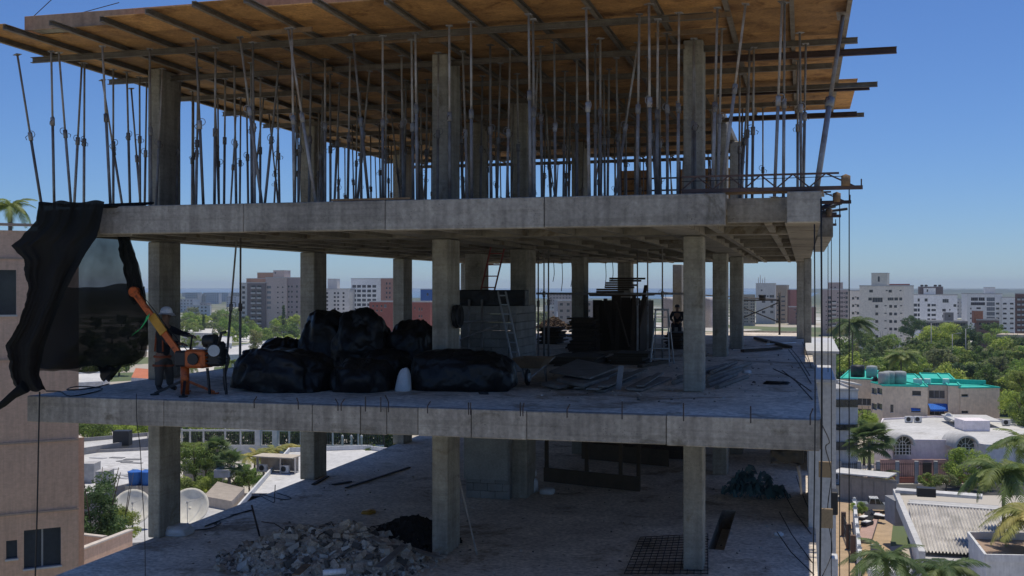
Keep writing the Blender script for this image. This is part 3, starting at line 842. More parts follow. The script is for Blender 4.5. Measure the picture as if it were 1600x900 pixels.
# ------------------------------------------------------------------ people
import bmesh
def skin_obj(name, verts, edges, radii, m, parent, sub=2):
    o_ = wloc(parent)
    bm = bmesh.new()
    lay = bm.verts.layers.skin.verify()
    bv = [bm.verts.new(Vector(v) - o_) for v in verts]
    for i, r in enumerate(radii):
        bv[i][lay].radius = r if isinstance(r, tuple) else (r, r)
        bv[i][lay].use_root = (i == 0)
    for a, c in edges: bm.edges.new((bv[a], bv[c]))
    me = bpy.data.meshes.new(name); bm.to_mesh(me); bm.free()
    me.materials.append(m)
    ob = put(name, me, parent)
    sk = ob.modifiers.new('skin', 'SKIN'); sk.use_smooth_shade = True
    ss = ob.modifiers.new('sub', 'SUBSURF'); ss.levels = 1; ss.render_levels = sub
    return ob
def person(root, J, mats, hat=None, face=Vector((1,0,0)), sit=False):
    """J: joints in world coordinates; body one skinned surface, clothes slightly larger copies of its chains"""
    up = Vector((0,0,1))
    names = ['pelvis','waist','chest','neck','head','crown','hipL','kneeL','ankL','toeL','hipR','kneeR','ankR','toeR','shL','elL','wrL','shR','elR','wrR']
    V = [J[k] for k in names]
    ix = {k:i for i,k in enumerate(names)}
    E_ = [('pelvis','waist'),('waist','chest'),('chest','neck'),('neck','head'),('head','crown'),('pelvis','hipL'),('hipL','kneeL'),('kneeL','ankL'),('ankL','toeL'),('pelvis','hipR'),('hipR','kneeR'),('kneeR','ankR'),('ankR','toeR'),('chest','shL'),('shL','elL'),('elL','wrL'),('chest','shR'),('shR','elR'),('elR','wrR')]
    rad = {'pelvis':.125,'waist':.115,'chest':.135,'neck':.055,'head':.085,'crown':.075,'hipL':.085,'kneeL':.058,'ankL':.04,'toeL':.035,'hipR':.085,'kneeR':.058,'ankR':.04,'toeR':.035,'shL':.06,'elL':.042,'wrL':.03,'shR':.06,'elR':.042,'wrR':.03}
    verts = list(V); edges = [(ix[a],ix[c]) for a,c in E_]; radii = [rad[k] for k in names]
    for s in 'LR':                                   # hands: palm and five fingers
        w = J['wr'+s]; d = (J['wr'+s]-J['el'+s]).normalized(); sd = d.cross(up)
        sd = sd.normalized() if sd.length > .1 else Vector((1,0,0)); dn = sd.cross(d)
        pi = len(verts); verts.append(w + d*.07); radii.append((.04,.022)); edges.append((ix['wr'+s], pi))
        for k, (o, L_) in enumerate(((-.032,.065),(-.011,.078),(.011,.073),(.032,.055))):
            a = len(verts); verts += [w + d*.10 + sd*o, w + d*(.10+L_*.55) + sd*o*1.1 - dn*.015, w + d*(.10+L_*.8) + sd*o*1.1 - dn*.045]
            radii += [.011,.010,.008]; edges += [(pi,a),(a,a+1),(a+1,a+2)]
        a = len(verts); verts += [w + d*.045 - sd*.045 - dn*.01, w + d*.085 - sd*.06 - dn*.03]; radii += [.012,.009]; edges += [(pi,a),(a,a+1)]
    skin_obj('body', verts, edges, radii, mats['skin'], root)
    ex = .018
    tk = ['chest','waist','pelvis','shL','elL','shR','elR','neck']
    P = [J[k].copy() for k in tk]; P[7] = J['chest'].lerp(J['neck'], .75)
    P.append(J['elL'].lerp(J['wrL'], .97)); P.append(J['elR'].lerp(J['wrR'], .97))
    skin_obj('shirt', P, [(0,1),(1,2),(0,3),(3,4),(0,5),(5,6),(0,7),(4,8),(6,9)],
             [(.175,.145),(.15,.13),(.15,.14),.085,.062,.085,.062,.08,.05,.05], mats['shirt'], root)
    P = [J['pelvis'].copy(), J['waist'].lerp(J['pelvis'], .6)] + [J[k] for k in ('hipL','kneeL','ankL','hipR','kneeR','ankR')]
    skin_obj('trousers', P, [(0,1),(0,2),(2,3),(3,4),(0,5),(5,6),(6,7)], [(.16,.145),(.15,.135),.115,.085,.07,.115,.085,.07], mats['trousers'], root)
    for s in 'LR':
        a, t = J['ank'+s], J['toe'+s]
        f = (t-a); f.z = 0; f = f.normalized() if f.length > 1e-3 else face
        base = min(a.z, t.z)
        skin_obj('boot', [a+Vector((0,0,.08)), a.lerp(t,.15)+Vector((0,0,-.01)), t+Vector((0,0,.0))], [(0,1),(1,2)], [.06,.055,.045], mats['boot'], root)
    h = J['head']; d = face.normalized(); sd = d.cross(up).normalized()
    b = MB()                                         # nose, brow, ears
    b.add([h+d*.085+up*.01, h+d*.12-up*.025, h+d*.085+sd*.018-up*.03, h+d*.085-sd*.018-up*.03], [(0,1,2),(0,3,1),(1,3,2)])
    for q in (-1,1):
        b.tube([h+sd*q*.085-up*.03, h+sd*q*.1+up*.0, h+sd*q*.088+up*.03], .014, 6)
    b.build('nose_and_ears', mats['skin'], root)
    b = MB()
    for q in (-1,1): b.tube([h+d*.082+sd*q*.03+up*.012, h+d*.092+sd*q*.03+up*.012], .012, 7)
    b.build('eyes', M['dark'], root)
    b = MB()
    if hat:
        c = h+up*.045
        b.lathe((c.x,c.y,c.z), [(.125,.0),(.125,.02),(.118,.06),(.095,.11),(.05,.14),(0,.148)], 18)
        b.lathe((c.x,c.y,c.z), [(.155,-.006),(.125,.004),(.125,.02),(.158,-.0)], 18)
        b.add([c+d*.12+sd*.09, c+d*.20+sd*.05-up*.01, c+d*.20-sd*.05-up*.01, c+d*.12-sd*.09], [(0,1,2,3)])
        b.build('hard_hat', hat, root)
    else:
        c = h+up*.02
        b.lathe((c.x-d.x*.012,c.y-d.y*.012,c.z), [(.10,.0),(.105,.04),(.09,.085),(.05,.11),(0,.115)], 14)
        b.build('hair', M['dark'], root)
def V3(p, dx=0, dy=0, dz=0): return Vector((p[0]+dx, p[1]+dy, p[2]+dz))
wy = 18.95
def wp(u, v, dy=0): return aty(u, v, wy+dy)
wk = thing('person', 'worker in white hard hat, dark shirt and orange harness operating the orange machine', 'person', (*wp(258,620)[:2], L1))
J = {}
pel = wp(254, 560); J['pelvis'] = pel; J['waist'] = wp(255, 547); J['chest'] = wp(257, 520); J['neck'] = wp(259, 506); J['head'] = wp(260, 494); J['crown'] = wp(260, 488)
J['hipL'] = wp(248,563,-.1); J['hipR'] = wp(262,563,.1); J['kneeL'] = wp(249,588,-.14); J['kneeR'] = wp(265,587,.14)
aL = wp(247,0,-.16); aL.z = L1+.085; J['ankL'] = aL; J['toeL'] = V3(aL,.15,-.08,-.045)
aR = wp(266,0,.2); aR.z = L1+.085; J['ankR'] = aR; J['toeR'] = V3(aR,.17,-.05,-.045)
J['shL'] = wp(249,514,-.2); J['elL'] = wp(262,535,-.3); J['wrL'] = wp(281,537,-.32)
J['shR'] = wp(267,514,.18); J['elR'] = wp(281,520,.2); J['wrR'] = wp(297,524,.1)
PM = {'skin':M['skin'],'shirt':M['cloth_dark'],'trousers':M['cloth_grey'],'boot':M['boot']}
person(wk, J, PM, M['hat_white'], Vector((1,-.2,-.1)))
b = MB()
c = J['pelvis']
b.lathe((c.x,c.y,c.z+.04), [(.172,-.02),(.178,0),(.172,.02)], 16)
for q in (-1,1):
    b.tube([V3(J['waist'],q*.09,-.15,-.02), V3(J['chest'],q*.07,-.17,0), V3(J['chest'],q*.06,-.06,.15)], .018, 6)
    k = J['hipL'] if q < 0 else J['hipR']
    b.lathe((k.x,k.y,k.z-.1), [(.118,-.02),(.124,0),(.118,.02)], 12)
b.build('harness', mat('harness_webbing', (.30,.075,.03), .8, scale=8), wk)
# seated figure far in the depth
sy = 45.0
sp_ = aty(1058, 523, sy); sp_.z = L1
st = thing('concrete_block_pile', 'low pile of grey blocks under the sitting person', 'blocks', (sp_.x, sy, L1))
for k, (dx, dz) in enumerate(((-.42,0),(.0,0),(-.2,.2))):
    MB().bbox((sp_.x+dx, sy+.02, L1+dz), (sp_.x+dx+.39, sy+.35, L1+dz+.196), .01).build('block', M['block'], st)
pp = thing('person', 'dark clothed person sitting far back between the stepladder and right column', 'person', (sp_.x, sy, L1+.4))
S0 = Vector((sp_.x+.0, sy+.15, L1+.52)); J = {'pelvis':S0,'waist':V3(S0,0,-.03,.15),'chest':V3(S0,0,-.06,.40),'neck':V3(S0,.0,-.06,.56),'head':V3(S0,.0,-.1,.68),'crown':V3(S0,0,-.1,.74),
 'hipL':V3(S0,-.1,-.08,-.02),'kneeL':V3(S0,-.14,-.48,.02),'ankL':V3(S0,-.14,-.45,-.44),'toeL':V3(S0,-.14,-.62,-.48),
 'hipR':V3(S0,.1,-.08,-.02),'kneeR':V3(S0,.14,-.48,.02),'ankR':V3(S0,.14,-.45,-.44),'toeR':V3(S0,.14,-.62,-.48),
 'shL':V3(S0,-.2,-.06,.46),'elL':V3(S0,-.27,-.18,.24),'wrL':V3(S0,-.14,-.40,.12),'shR':V3(S0,.2,-.06,.46),'elR':V3(S0,.27,-.18,.24),'wrR':V3(S0,.14,-.40,.12)}
person(pp, J, {'skin':M['skin'],'shirt':M['cloth_dark'],'trousers':M['cloth_dark'],'boot':M['boot']}, None, Vector((0,-1,-.2)))

# ------------------------------------------------------------------ orange hoist
hy = 18.45
def hp(u, v, dy=0): return aty(u, v, hy+dy)
ho = thing('winch_crane', 'orange winch crane with slanted jib beside the worker on the middle floor', 'machine', (*hp(289,618)[:2], L1))
f0 = hp(289, 0); f0.z = L1
MB().tube([f0, V3(f0,0,0,.62)], .085, 10).build('mast_post', M['orange'], ho)
for k in range(4):
    a = k*math.pi/2 + .5
    b = MB().bar(V3(f0,0,0,.28), V3(f0,.55*math.cos(a),.55*math.sin(a),.03), .05, .05)
    b.box((f0.x+.55*math.cos(a)-.06, f0.y+.55*math.sin(a)-.06, L1), (f0.x+.55*math.cos(a)+.06, f0.y+.55*math.sin(a)+.06, L1+.03))
    b.build('outrigger_leg', M['orange' if k < 2 else 'dark'], ho)
a, c = hp(296, 574), hp(327, 546)
hb = MB().bbox((a.x, hy-.2, a.z), (c.x, hy+.22, c.z), .04).build('drum_housing', M['orange'], ho)
MB().tube([V3(a.lerp(c,.5),0,-.25,0), V3(a.lerp(c,.5),0,-.19,0)], .11, 14).build('drum_cover', M['dark'], hb)
a, c = hp(279, 572), hp(298, 548)
MB().bbox((a.x, hy-.16, a.z), (c.x, hy+.16, c.z), .03).build('gearbox', M['dark'], ho)
a, c = hp(320, 544), hp(352, 524)
en = MB().bbox((a.x+.10, hy-.12, a.z-.34), (c.x-.06, hy+.18, c.z-.12), .05).build('engine', M['dark'], ho)
for k in range(5): MB().box((a.x+.09, hy-.14, a.z-.28+.07*k), (c.x-.05, hy+.2, a.z-.26+.07*k)).build('cooling_fin', M['dark'], en)
MB().tube([hp(334,548,-.2), hp(334,548,-.14)], .11, 14).build('flywheel', M['alu'], en)
for du in (324, 350):
    q_ = hp(du, 575); MB().bar(q_, V3(q_, .05, 0, L1-q_.z+.02), .04, .04).build('support_leg', M['dark'], en)
MB().tube([hp(352,545,.05), hp(358,560,.05), hp(350,590,.1), hp(352,610,.1)], .025, 6).build('hose', M['cable'], en)
MB().tube([hp(320,533), hp(338,532)], .12, 12).build('air_filter', M['dark'], en)
MB().tube([hp(341,540,-.1), hp(346,520,-.1), hp(353,519,-.1)], .03, 8).build('exhaust', M['dark'], en)
b = MB()                                             # lattice jib: two rails with rungs
for dy in (-.1, .1):
    b.bar(hp(290,566,dy), hp(213,461,dy), .045, .12)
for t in (.12,.3,.48,.66,.84):
    p0, p1 = hp(287,563).lerp(hp(213,461), t), None
    b.bar(V3(p0,0,-.1,0), V3(p0,0,.1,0), .03, .05)
jb = b.build('jib', M['orange'], ho)
b = MB()
for dy in (-.13, .13): MB().bar(hp(256,520,dy), hp(237,493,dy), .03, .17).build('jib_bracket', M['yellow'], jb)
c = hp(210, 456)
b = MB(); b.tube([V3(c,0,-.05,0), V3(c,0,.05,0)], .10, 14); b.build('pulley', M['orange'], jb)
MB().tube([V3(c,.05,0,.08), hp(262,512,-.02), hp(300,556,-.02)], .008, 5).build('wire_rope', M['cable'], jb)
b = MB(); P = [(232,492),(229,500),(224,508),(218,516),(212,519),(208,523)]
vs_ = []
for i, (u, v) in enumerate(P):
    q = hp(u, v, -.22); w = .05 + .015*math.sin(i*2)
    vs_ += [V3(q,-w*.8,.01*math.sin(i*1.7),-w*.6), V3(q,w*.8,-.01,w*.6)]
b.add(vs_, [(2*i,2*i+1,2*i+3,2*i+2) for i in range(len(P)-1)], 0, True)
o = b.build('strap', M['green_strap'], ho); o['label'] = 'bright green webbing strap tied to the jib'
o.modifiers.new('thick','SOLIDIFY').thickness = .006
MB().tube([hp(283,523,.1), hp(300,526,.1), hp(297,548,.1)], .022, 6).build('control_lever', M['dark'], ho)

# ------------------------------------------------------------------ wheelbarrow, sheets, boards, ladders
p = atz(826, 602, L1); p.y += .35
wb = thing('wheelbarrow', 'dusty wheelbarrow right of the long black bag', 'wheelbarrow', (p.x, p.y, L1))
z0 = L1
b = MB()
bt = [(-.2,-.22,.34),(.2,-.22,.34),(.2,.3,.34),(-.2,.3,.34)]; tp = [(-.36,-.38,.56),(.36,-.38,.56),(.36,.5,.56),(-.36,.5,.56)]
ti = [(-.34,-.36,.555),(.34,-.36,.555),(.34,.48,.555),(-.34,.48,.555)]; bi = [(-.19,-.21,.355),(.19,-.21,.355),(.19,.29,.355),(-.19,.29,.355)]
b.add([V3(p,x,y,0)+Vector((0,0,z+z0-p.z)) for x,y,z in bt+tp+ti+bi], [(0,3,2,1)] + [(i,(i+1)%4,4+(i+1)%4,4+i) for i in range(4)] + [(4+i,4+(i+1)%4,8+(i+1)%4,8+i) for i in range(4)] + [(8+i,8+(i+1)%4,12+(i+1)%4,12+i) for i in range(4)] + [(12,13,14,15)])
b.build('tray', M['wood2'], wb)
b = MB(); c = Vector((p.x, p.y-.42, L1+.17)); b.ring(c, .14, .035, 'x', 16, 8); b.build('tyre', M['cable'], wb)
b = MB(); b.tube([V3(c,-.05), V3(c,.05)], .09, 10); b.build('rim', M['alu'], wb)
for s in (-1,1):
    MB().tube([V3(c,.06*s), Vector((p.x+.2*s, p.y-.1, L1+.33)), Vector((p.x+.26*s, p.y+1.0, L1+.52))], .018, 6).build('handle', M['prop'], wb)
    MB().tube([Vector((p.x+.2*s,p.y+.2,L1+.34)), Vector((p.x+.24*s,p.y+.28,L1+.0)), Vector((p.x+.2*s,p.y+.36,L1+.34))], .015, 6).build('leg', M['prop'], wb)
def sheet_px(pts, h, label, m='wood', group='grey boards lying in front of the right column', name='loose_board', th=.02, cat='board', dz=None):
    P = [atz(u, v, L1+h) for u, v in pts]
    c = sum(P, Vector())/len(P)
    b = MB()
    dz = dz or [0]*len(P)
    n = len(P)
    b.add([P[i]+Vector((0,0,dz[i])) for i in range(n)] + [P[i]+Vector((0,0,dz[i]-th)) for i in range(n)], [tuple(range(n)), tuple(range(n,2*n))[::-1]] + [(i,n+i,n+(i+1)%n,(i+1)%n) for i in range(n)])
    b.v = [(x-c.x,y-c.y,z-c.z) for x,y,z in b.v]
    o = put(name, b.mesh(name, M[m])); o.location = c
    tag(o, label, cat, group)
    return o
G2 = 'grey plywood sheets stacked left of the boards'
sheet_px([(846,598),(872,603),(905,598),(880,590)], .10, 'lowest left grey sheet of the stacked plywood', group=G2, name='plywood_sheet', th=.06)
sheet_px([(870,592),(912,600),(952,588),(905,578)], .16, 'thick middle grey sheet of the stacked plywood', group=G2, name='plywood_sheet', th=.07)
sheet_px([(858,580),(922,590),(966,573),(902,561)], .24, 'topmost large grey sheet of the stacked plywood', group=G2, name='plywood_sheet', th=.035)
def board(a, c, w, h, label, m='wood', group='grey boards lying in front of the right column', th=.03, z=L1, name='loose_board', ends=(0,0)):
    A_, C_ = atz(*a, z+h), atz(*c, z+h)
    A_.z += ends[0]; C_.z += ends[1]
    mid = (A_+C_)/2
    b = MB().bar(A_-mid, C_-mid, w, th)
    o = put(name, b.mesh(name, M[m])); o.location = mid
    return tag(o, label, 'board', group)
BL = [((905,606),(962,580),.22,.05),((926,608),(985,582),.25,.09),((938,611),(990,588),.16,.03),((942,604),(1006,577),.2,.13),((985,607),(1022,588),.2,.06),((1000,603),(1032,583),.14,.10),((992,609),(1040,590),.3,.04)]
BN = ['leftmost grey board fanned out from the sheet stack','second grey board from the left, fanned out from the stack','short narrow board at the front of the fan','uppermost long board of the fan','wide board right of the upright one','narrow board lying on the right of the fan','flat wide board nearest to the right column']
for (a, c, w, h), nm in zip(BL, BN): board(a, c, w, h, nm)
A_ = atz(966, 609, L1); o = put('upright_board', MB().bar((0,0,0), (.02,.25,.46), .11, .02).mesh('upright_board', M['alu'])); o.location = A_; tag(o, 'short pale board standing upright in the fan of boards', 'board')
PL = [((1052,598),(1110,578),.06),((1060,590),(1135,570),.1),((1108,590),(1172,567),.08),((1104,597),(1158,576),.05),((1106,603),(1150,585),.04),((1112,582),(1150,566),.12),((1120,605),(1168,588),.04)]
PN = ['pipe passing behind the foot of the right column','long pipe behind the foot of the right column','longest pipe right of the right column','second pipe from the front right of the right column','short pipe close to the foot of the right column','uppermost pipe right of the right column','frontmost pipe right of the right column']
for (a, c, h), nm in zip(PL, PN):
    A_, C_ = atz(*a, L1+h), atz(*c, L1+h); mid = (A_+C_)/2
    o = put('loose_pipe', MB().tube([A_-mid, C_-mid], .05, 8).mesh('loose_pipe', M['wood'])); o.location = mid
    tag(o, nm, 'pipe', 'loose pipes and battens beside the right column')
def ladder(p0, p1, w, name, label, m, n, rail=.06, across=Vector((1,0,0))):
    p0, p1 = Vector(p0), Vector(p1)
    root = thing(name, label, 'ladder', p0)
    for s in (-1,1): MB().bar(p0+across*(s*w/2), p1+across*(s*w/2), .03, rail, up=(0,1,0)).build('rail', m, root)
    for i in range(n):
        q = p0.lerp(p1, (i+.6)/n)
        MB().bar(q-across*(w/2), q+across*(w/2), .03, .03).build('rung', m, root)
    return root
a, c = aty(812,556,23.9), aty(784,456,24.6); a.z = L1
ladder(a, c, .22, 'folded_ladder', 'folded aluminium ladder leaning on the block wall, middle floor', M['alu'], 9, across=Vector((.93,-.3,0)))
a, c = aty(757,462,28.0), aty(773,392,28.0); a.z = L1+.05; a.x -= .38
ladder(a, V3(c,.15,0,.35), .38, 'red_ladder', 'red ladder rising behind the block wall to the ceiling, middle floor', M['red_paint'], 11)
a = aty(1031, 557, 28.2); a.z = L1
sl = thing('stepladder', 'open aluminium stepladder left of the right column, middle floor', 'ladder', a)
zt = L1 + 1.45
for s in (-1,1):
    MB().bar(V3(a,s*.25,-.0,0), (a.x+s*.16, a.y+.4, zt), .03, .06).build('front_rail', M['alu'], sl)
    MB().bar(V3(a,s*.26,.95,0), (a.x+s*.16, a.y+.45, zt), .025, .04).build('rear_rail', M['alu'], sl)
for i in range(5):
    t = (i+.7)/5.4; w = .25 - .09*t
    MB().bar((a.x-w, a.y+.4*t, L1+1.45*t), (a.x+w, a.y+.4*t, L1+1.45*t), .09, .025).build('tread', M['alu'], sl)
MB().bbox((a.x-.19,a.y+.34,zt-.02), (a.x+.19,a.y+.52,zt+.03), .01).build('top_cap', M['alu'], sl)
# guard rail pipe and hanging tarp at the back, coil on the column
a, c = aty(838,463,31.0), aty(1100,462,31.0)
gr = tag(put('guard_rail', MB().tube([(a.x,31,L1+1.86),(c.x,31,L1+1.86)], .03, 8).mesh('guard_rail', M['prop'])), 'long horizontal pipe rail crossing the middle floor at chest height', 'rail')
o = tag(put('guard_rail', MB().tube([aty(1034,457,48.9), aty(1214,468,48.9)], .03, 8).mesh('guard_rail', M['prop'])), 'horizontal scaffold rail at the back right of the middle floor', 'rail')
tp_ = MB(); vs_ = []
for i in range(9):
    for k in range(15):
        q = aty(1034+ (1114-1034)*k/14, 464+(512-464)*i/8, 49.3 + .05*math.sin(k*1.3)*(.3+i/8) + .03*math.sin(k*.6+i))
        vs_.append(q)
tp_.add(vs_, [(i*15+k, i*15+k+1, (i+1)*15+k+1, (i+1)*15+k) for i in range(8) for k in range(14)], 0, True)
tag(tp_.build('white_tarp', mat('white_tarp', (.62,.62,.68), .8, var=.08)), 'pale lilac tarp hung along the rear edge behind the sitting person', 'tarp').modifiers.new('t','SOLIDIFY').thickness = .01
sf = thing('scaffold_frame', 'scaffold post with crossed braces at the back right of the middle floor', 'scaffold', (*aty(1218,0,48)[:2], L1))
def sfp(u, v): return aty(u, v, 48)
a = sfp(1218,516); a.z = L1
MB().tube([a, sfp(1218,457)], .045, 8).build('post', M['dark'], sf)
for q in ((1160,480,1216,503),(1160,497,1216,473)):
    MB().tube([sfp(q[0],q[1]), sfp(q[2],q[3])], .025, 6).build('cross_brace', M['dark'], sf)
MB().tube([sfp(1158,469), sfp(1218,469)], .03, 6).build('ledger', M['dark'], sf)
bk = sfp(1191,469)
tag(put('bucket', MB().lathe((0,0,0), [(0,0),(.13,0),(.17,.2),(.16,.2),(.12,.02),(0,.02)], 14).mesh('bucket', M['dark']), loc=V3(bk,0,0,.03)), 'dark bucket standing on the scaffold rail', 'bucket')
p = aty(722, 492, 21.25)
cc = thing('cable_coil', 'dark coil of hose hung on the side of the middle column', 'coil', V3(p,0,.4,0))
for k in range(6):
    MB().ring((-7.06+.015*k, 21.75+.02*k, p.z-.05), .2+.015*(k%3), .022, 'x', 18, 6).build('loop', M['cable'], cc)
# ------------------------------------------------------------------ ropes, cables
def rope(pts, r, name, label, m='cable', cat='cable'):
    pts = [Vector(q) for q in pts]
    P = []
    for i in range(len(pts)-1):
        p0, p1, p2, p3 = pts[max(i-1,0)], pts[i], pts[i+1], pts[min(i+2,len(pts)-1)]
        for k in range(5):
            t = k/5
            P.append(.5*((2*p1) + (p2-p0)*t + (2*p0-5*p1+4*p2-p3)*t*t + (3*p1-p0-3*p2+p3)*t**3))
    P.append(pts[-1]); c = P[0].copy()
    o = put(name, MB().tube([q-c for q in P], r, 6).mesh(name, M[m])); o.location = c
    return tag(o, label, cat)
rope([aty(62,612,17.3), aty(60,700,17.25), aty(58,800,17.3), aty(55,905,17.3)], .014, 'hanging_cable', 'black cable hanging straight down from the left end of the middle floor')
rope([atz(72,611,L1+.01), atz(95,612,L1+.015), atz(110,619,L1+.015), atz(150,612,L1+.015), atz(158,606,L1+.03), atz(120,604,L1+.02), atz(105,609,L1+.015), atz(140,607,L1+.02), atz(170,600,L1+.06)], .012, 'cable_loops', 'black cable looped on the floor below the shade net')
rope([aty(213,615,17.33), aty(214,660,17.33), aty(219,700,17.33), aty(222,760,17.36), aty(226,830,17.4), aty(227,900,17.4)], .007, 'thin_rope', 'thin dark rope hanging in front of the left end column')
rope([atz(430,758,L0+.7), atz(429,775,L0+.3), atz(427,785,L0+.02), atz(405,772,L0+.02), atz(440,780,L0+.02), atz(455,778,L0+.02), atz(432,770,L0+.02)], .011, 'floor_wire', 'loose wire coil on the lower floor near the left edge')
rope([atz(288,830,L0+.02), atz(330,825,L0+.02), atz(345,815,L0+.02), atz(320,822,L0+.02), atz(380,800,L0+.02), atz(395,797,L0+.02), atz(360,805,L0+.02)], .012, 'floor_wire', 'curling wire on the lower floor beside the left end column')
for u, lab, zt in ((1283,'thick black rope hanging down along the front right corner',L2-.1),(1272.5,'thinner black rope hanging just left of the front right corner',L2-TH-.02)):
    q = aty(u, 448, 17.25)
    rope([(q.x,q.y,zt), (q.x+.01,q.y,25), (q.x-.02,q.y+.02,22), (q.x,q.y,17)], .016 if u > 1280 else .011, 'hanging_rope', lab, cat='rope')
rope([aty(1284,663,17.5), aty(1296,690,18.5), aty(1290,700,18.5), aty(1299,740,19.5), aty(1293,800,20), aty(1300,860,20.5), aty(1285,900,20)], .009, 'tangled_wire', 'tangled wire hanging down the right facade')
for u, v0, v1 in ((865,415,440),(878,415,455),(893,415,448),(946,415,450),(957,415,440)):
    rope([aty(u,v0-6,36), aty(u+1,(v0+v1)/2,36), aty(u-1,v1,36.05)], .012, 'ceiling_wire', '%s thin wire from the left dangling from the ceiling of the middle floor' % {865:'first',878:'second',893:'third',946:'fourth',957:'fifth'}[u])['group'] = 'wires dangling from the ceiling'
# ------------------------------------------------------------------ lower floor
p = atz(745, 866, L0)
o = put('leaning_plank', MB().bar((0,0,0), Vector((aty(716,744,21.5)) - Vector((p.x,p.y,L0))), .14, .03).mesh('leaning_plank', M['wood'])); o.location = (p.x,p.y,L0+.01)
tag(o, 'long plank leaning against the middle column, lower floor', 'plank')
p = atz(406, 838, L0)
o = put('steel_stake', MB().tube([(0,0,-.02), aty(393,789,p.y)-Vector((p.x,p.y,L0))], .022, 7).mesh('steel_stake', M['rebar'])); o.location = (p.x,p.y,L0)
tag(o, 'dark stake standing tilted left of the rubble heap', 'stake')
for a, c, w, nm in (((540,762),(640,730),.07,'long dark batten lying on the lower floor towards the back'),((520,757),(548,752),.12,'short dark batten beside the long one, lower floor'),((489,757),(512,744),.1,'dark batten lying at the foot of the second left column')):
    board(a, c, w, .03, nm, 'rebar', None, z=L0, name='floor_batten')
# rebar mat
rm = thing('rebar_mat', 'rusty welded rebar mat lying beside the right column, lower floor', 'rebar mat', (*atz(1040,865,L0)[:2], L0))
q00, q10, q01, q11 = atz(975,897,L0+.03), atz(1106,897,L0+.03), atz(1000,840,L0+.03), atz(1106,835,L0+.03)
for i in range(13):
    t = i/12; MB().tube([q00.lerp(q10,t), q01.lerp(q11,t)], .009, 5).build('bar', M['rebar'], rm)
for i in range(15):
    t = i/14; MB().tube([q00.lerp(q01,t)+Vector((0,0,.012)), q10.lerp(q11,t)+Vector((0,0,.012))], .009, 5).build('cross_bar', M['rebar'], rm)
# teal netting heap, sacks, hanging black tarp
p = atz(1178, 784, L0)
tn = thing('netting_heap', 'crumpled teal netting heaped by the rear column, lower floor', 'net', (p.x, p.y+.7, L0))
b = MB()
for k in range(150):                                 # loops and strips of crumpled mesh
    a = random.uniform(0,6.283); r = random.random()**.6
    q = Vector((p.x+.85*r*math.cos(a), p.y+.7+.4*r*math.sin(a), L0+(.75-.2*math.cos(a*1.3))*max(0,1-r**1.6)*random.uniform(.2,1)))
    d = Vector((random.gauss(0,1),random.gauss(0,1),random.gauss(0,.6))).normalized(); e = Vector((random.gauss(0,1),random.gauss(0,1),random.gauss(0,1))).normalized()
    w = e*random.uniform(.04,.11); L_ = random.uniform(.12,.3); P_ = []
    for i in range(6):
        t = i/5; c_ = q + d*L_*(t-.5) + Vector((0,0,.16*math.sin(t*3.14)*random.uniform(.6,1.2))); P_ += [c_-w*random.uniform(.7,1), c_+w*random.uniform(.7,1)]
    P_ = [Vector((x.x,x.y,max(x.z,L0+.01))) for x in P_]
    b.add(P_, [(2*i,2*i+1,2*i+3,2*i+2) for i in range(5)], 0, True)
b.build('net_folds', M['teal_net'], tn)
p = atz(822, 771, L0)
sk_ = thing('white_sack', 'whitish filled sack leaning at the foot of the rear column, lower floor', 'sack', (p.x, p.y+.25, L0))
lump(MB(), (p.x, p.y+.25, L0), (.27,.22,.42), 31, hi=False).build('sack_body', M['white_sack'], sk_)
lump(MB(), (p.x, p.y+.3, L0+.42), (.2,.16,.22), 32, hi=False).build('rag_on_top', M['white_sack'], sk_)
for (u, v, s, nm, seed) in ((855,771,.2,'small pale bundle on the lower floor right of the white sack',33),(700,741,.22,'',0)):
    if not nm: continue
    p = atz(u, v, L0); o = put('small_bundle', lump(MB(), (0,0,0), (s,s,.16), seed, hi=False).mesh('small_bundle', M['white_sack'])); o.location = p; tag(o, nm, 'bundle')
p = atz(270, 838, L0)
sk_ = put('cement_bag', lump(MB(), (0,0,0), (.30,.24,.2), 41, hi=False, amp=.25, crease=.15).mesh('cement_bag', M['white_sack'])); sk_.location = (p.x, p.y+.2, L0); tag(sk_, 'crumpled pale bag at the foot of the left end column, lower floor', 'bag')
bt_ = MB(); vs_ = []
for i in range(8):
    for k in range(13):
        s, t = k/12, i/7
        drop = (21+5*mnoise.noise(Vector((s*4,1,1)))+3*mnoise.noise(Vector((s*13,2,1))))*t
        q = aty(1204+52*s, 703+drop, 18.1+.05*mnoise.noise(Vector((s*5,t*2,4)))+.03*t)
        vs_.append(q)
bt_.add(vs_, [(i*13+k, i*13+k+1, (i+1)*13+k+1, (i+1)*13+k) for i in range(7) for k in range(12)], 0, True)
tag(bt_.build('black_rag', M['plastic']), 'torn black rag hanging under the right end of the middle floor', 'rag').modifiers.new('t','SOLIDIFY').thickness = .008
o = put('rope_end', MB().tube([aty(1247,728,18.1), aty(1250,745,18.1), aty(1252,772,18.15)], [.03,.022,.015], 7).mesh('rope_end', M['wood'])); tag(o, 'pale rope end dangling below the black rag', 'rope')
for (u, v, z, sx, nm, seed) in ((1213,600,L1,.26,'flat black rag on the middle floor near the right edge',51),(756,616,L1,.1,'small black scrap near the front edge under the long bag',52)):
    p = atz(u, v, z); o = put('floor_rag', lump(MB(), (0,0,0), (sx,sx*.6,.06), seed, amp=.35, crease=.2, hi=False).mesh('floor_rag', M['plastic'])); o.location = (p.x,p.y,z); tag(o, nm, 'rag')
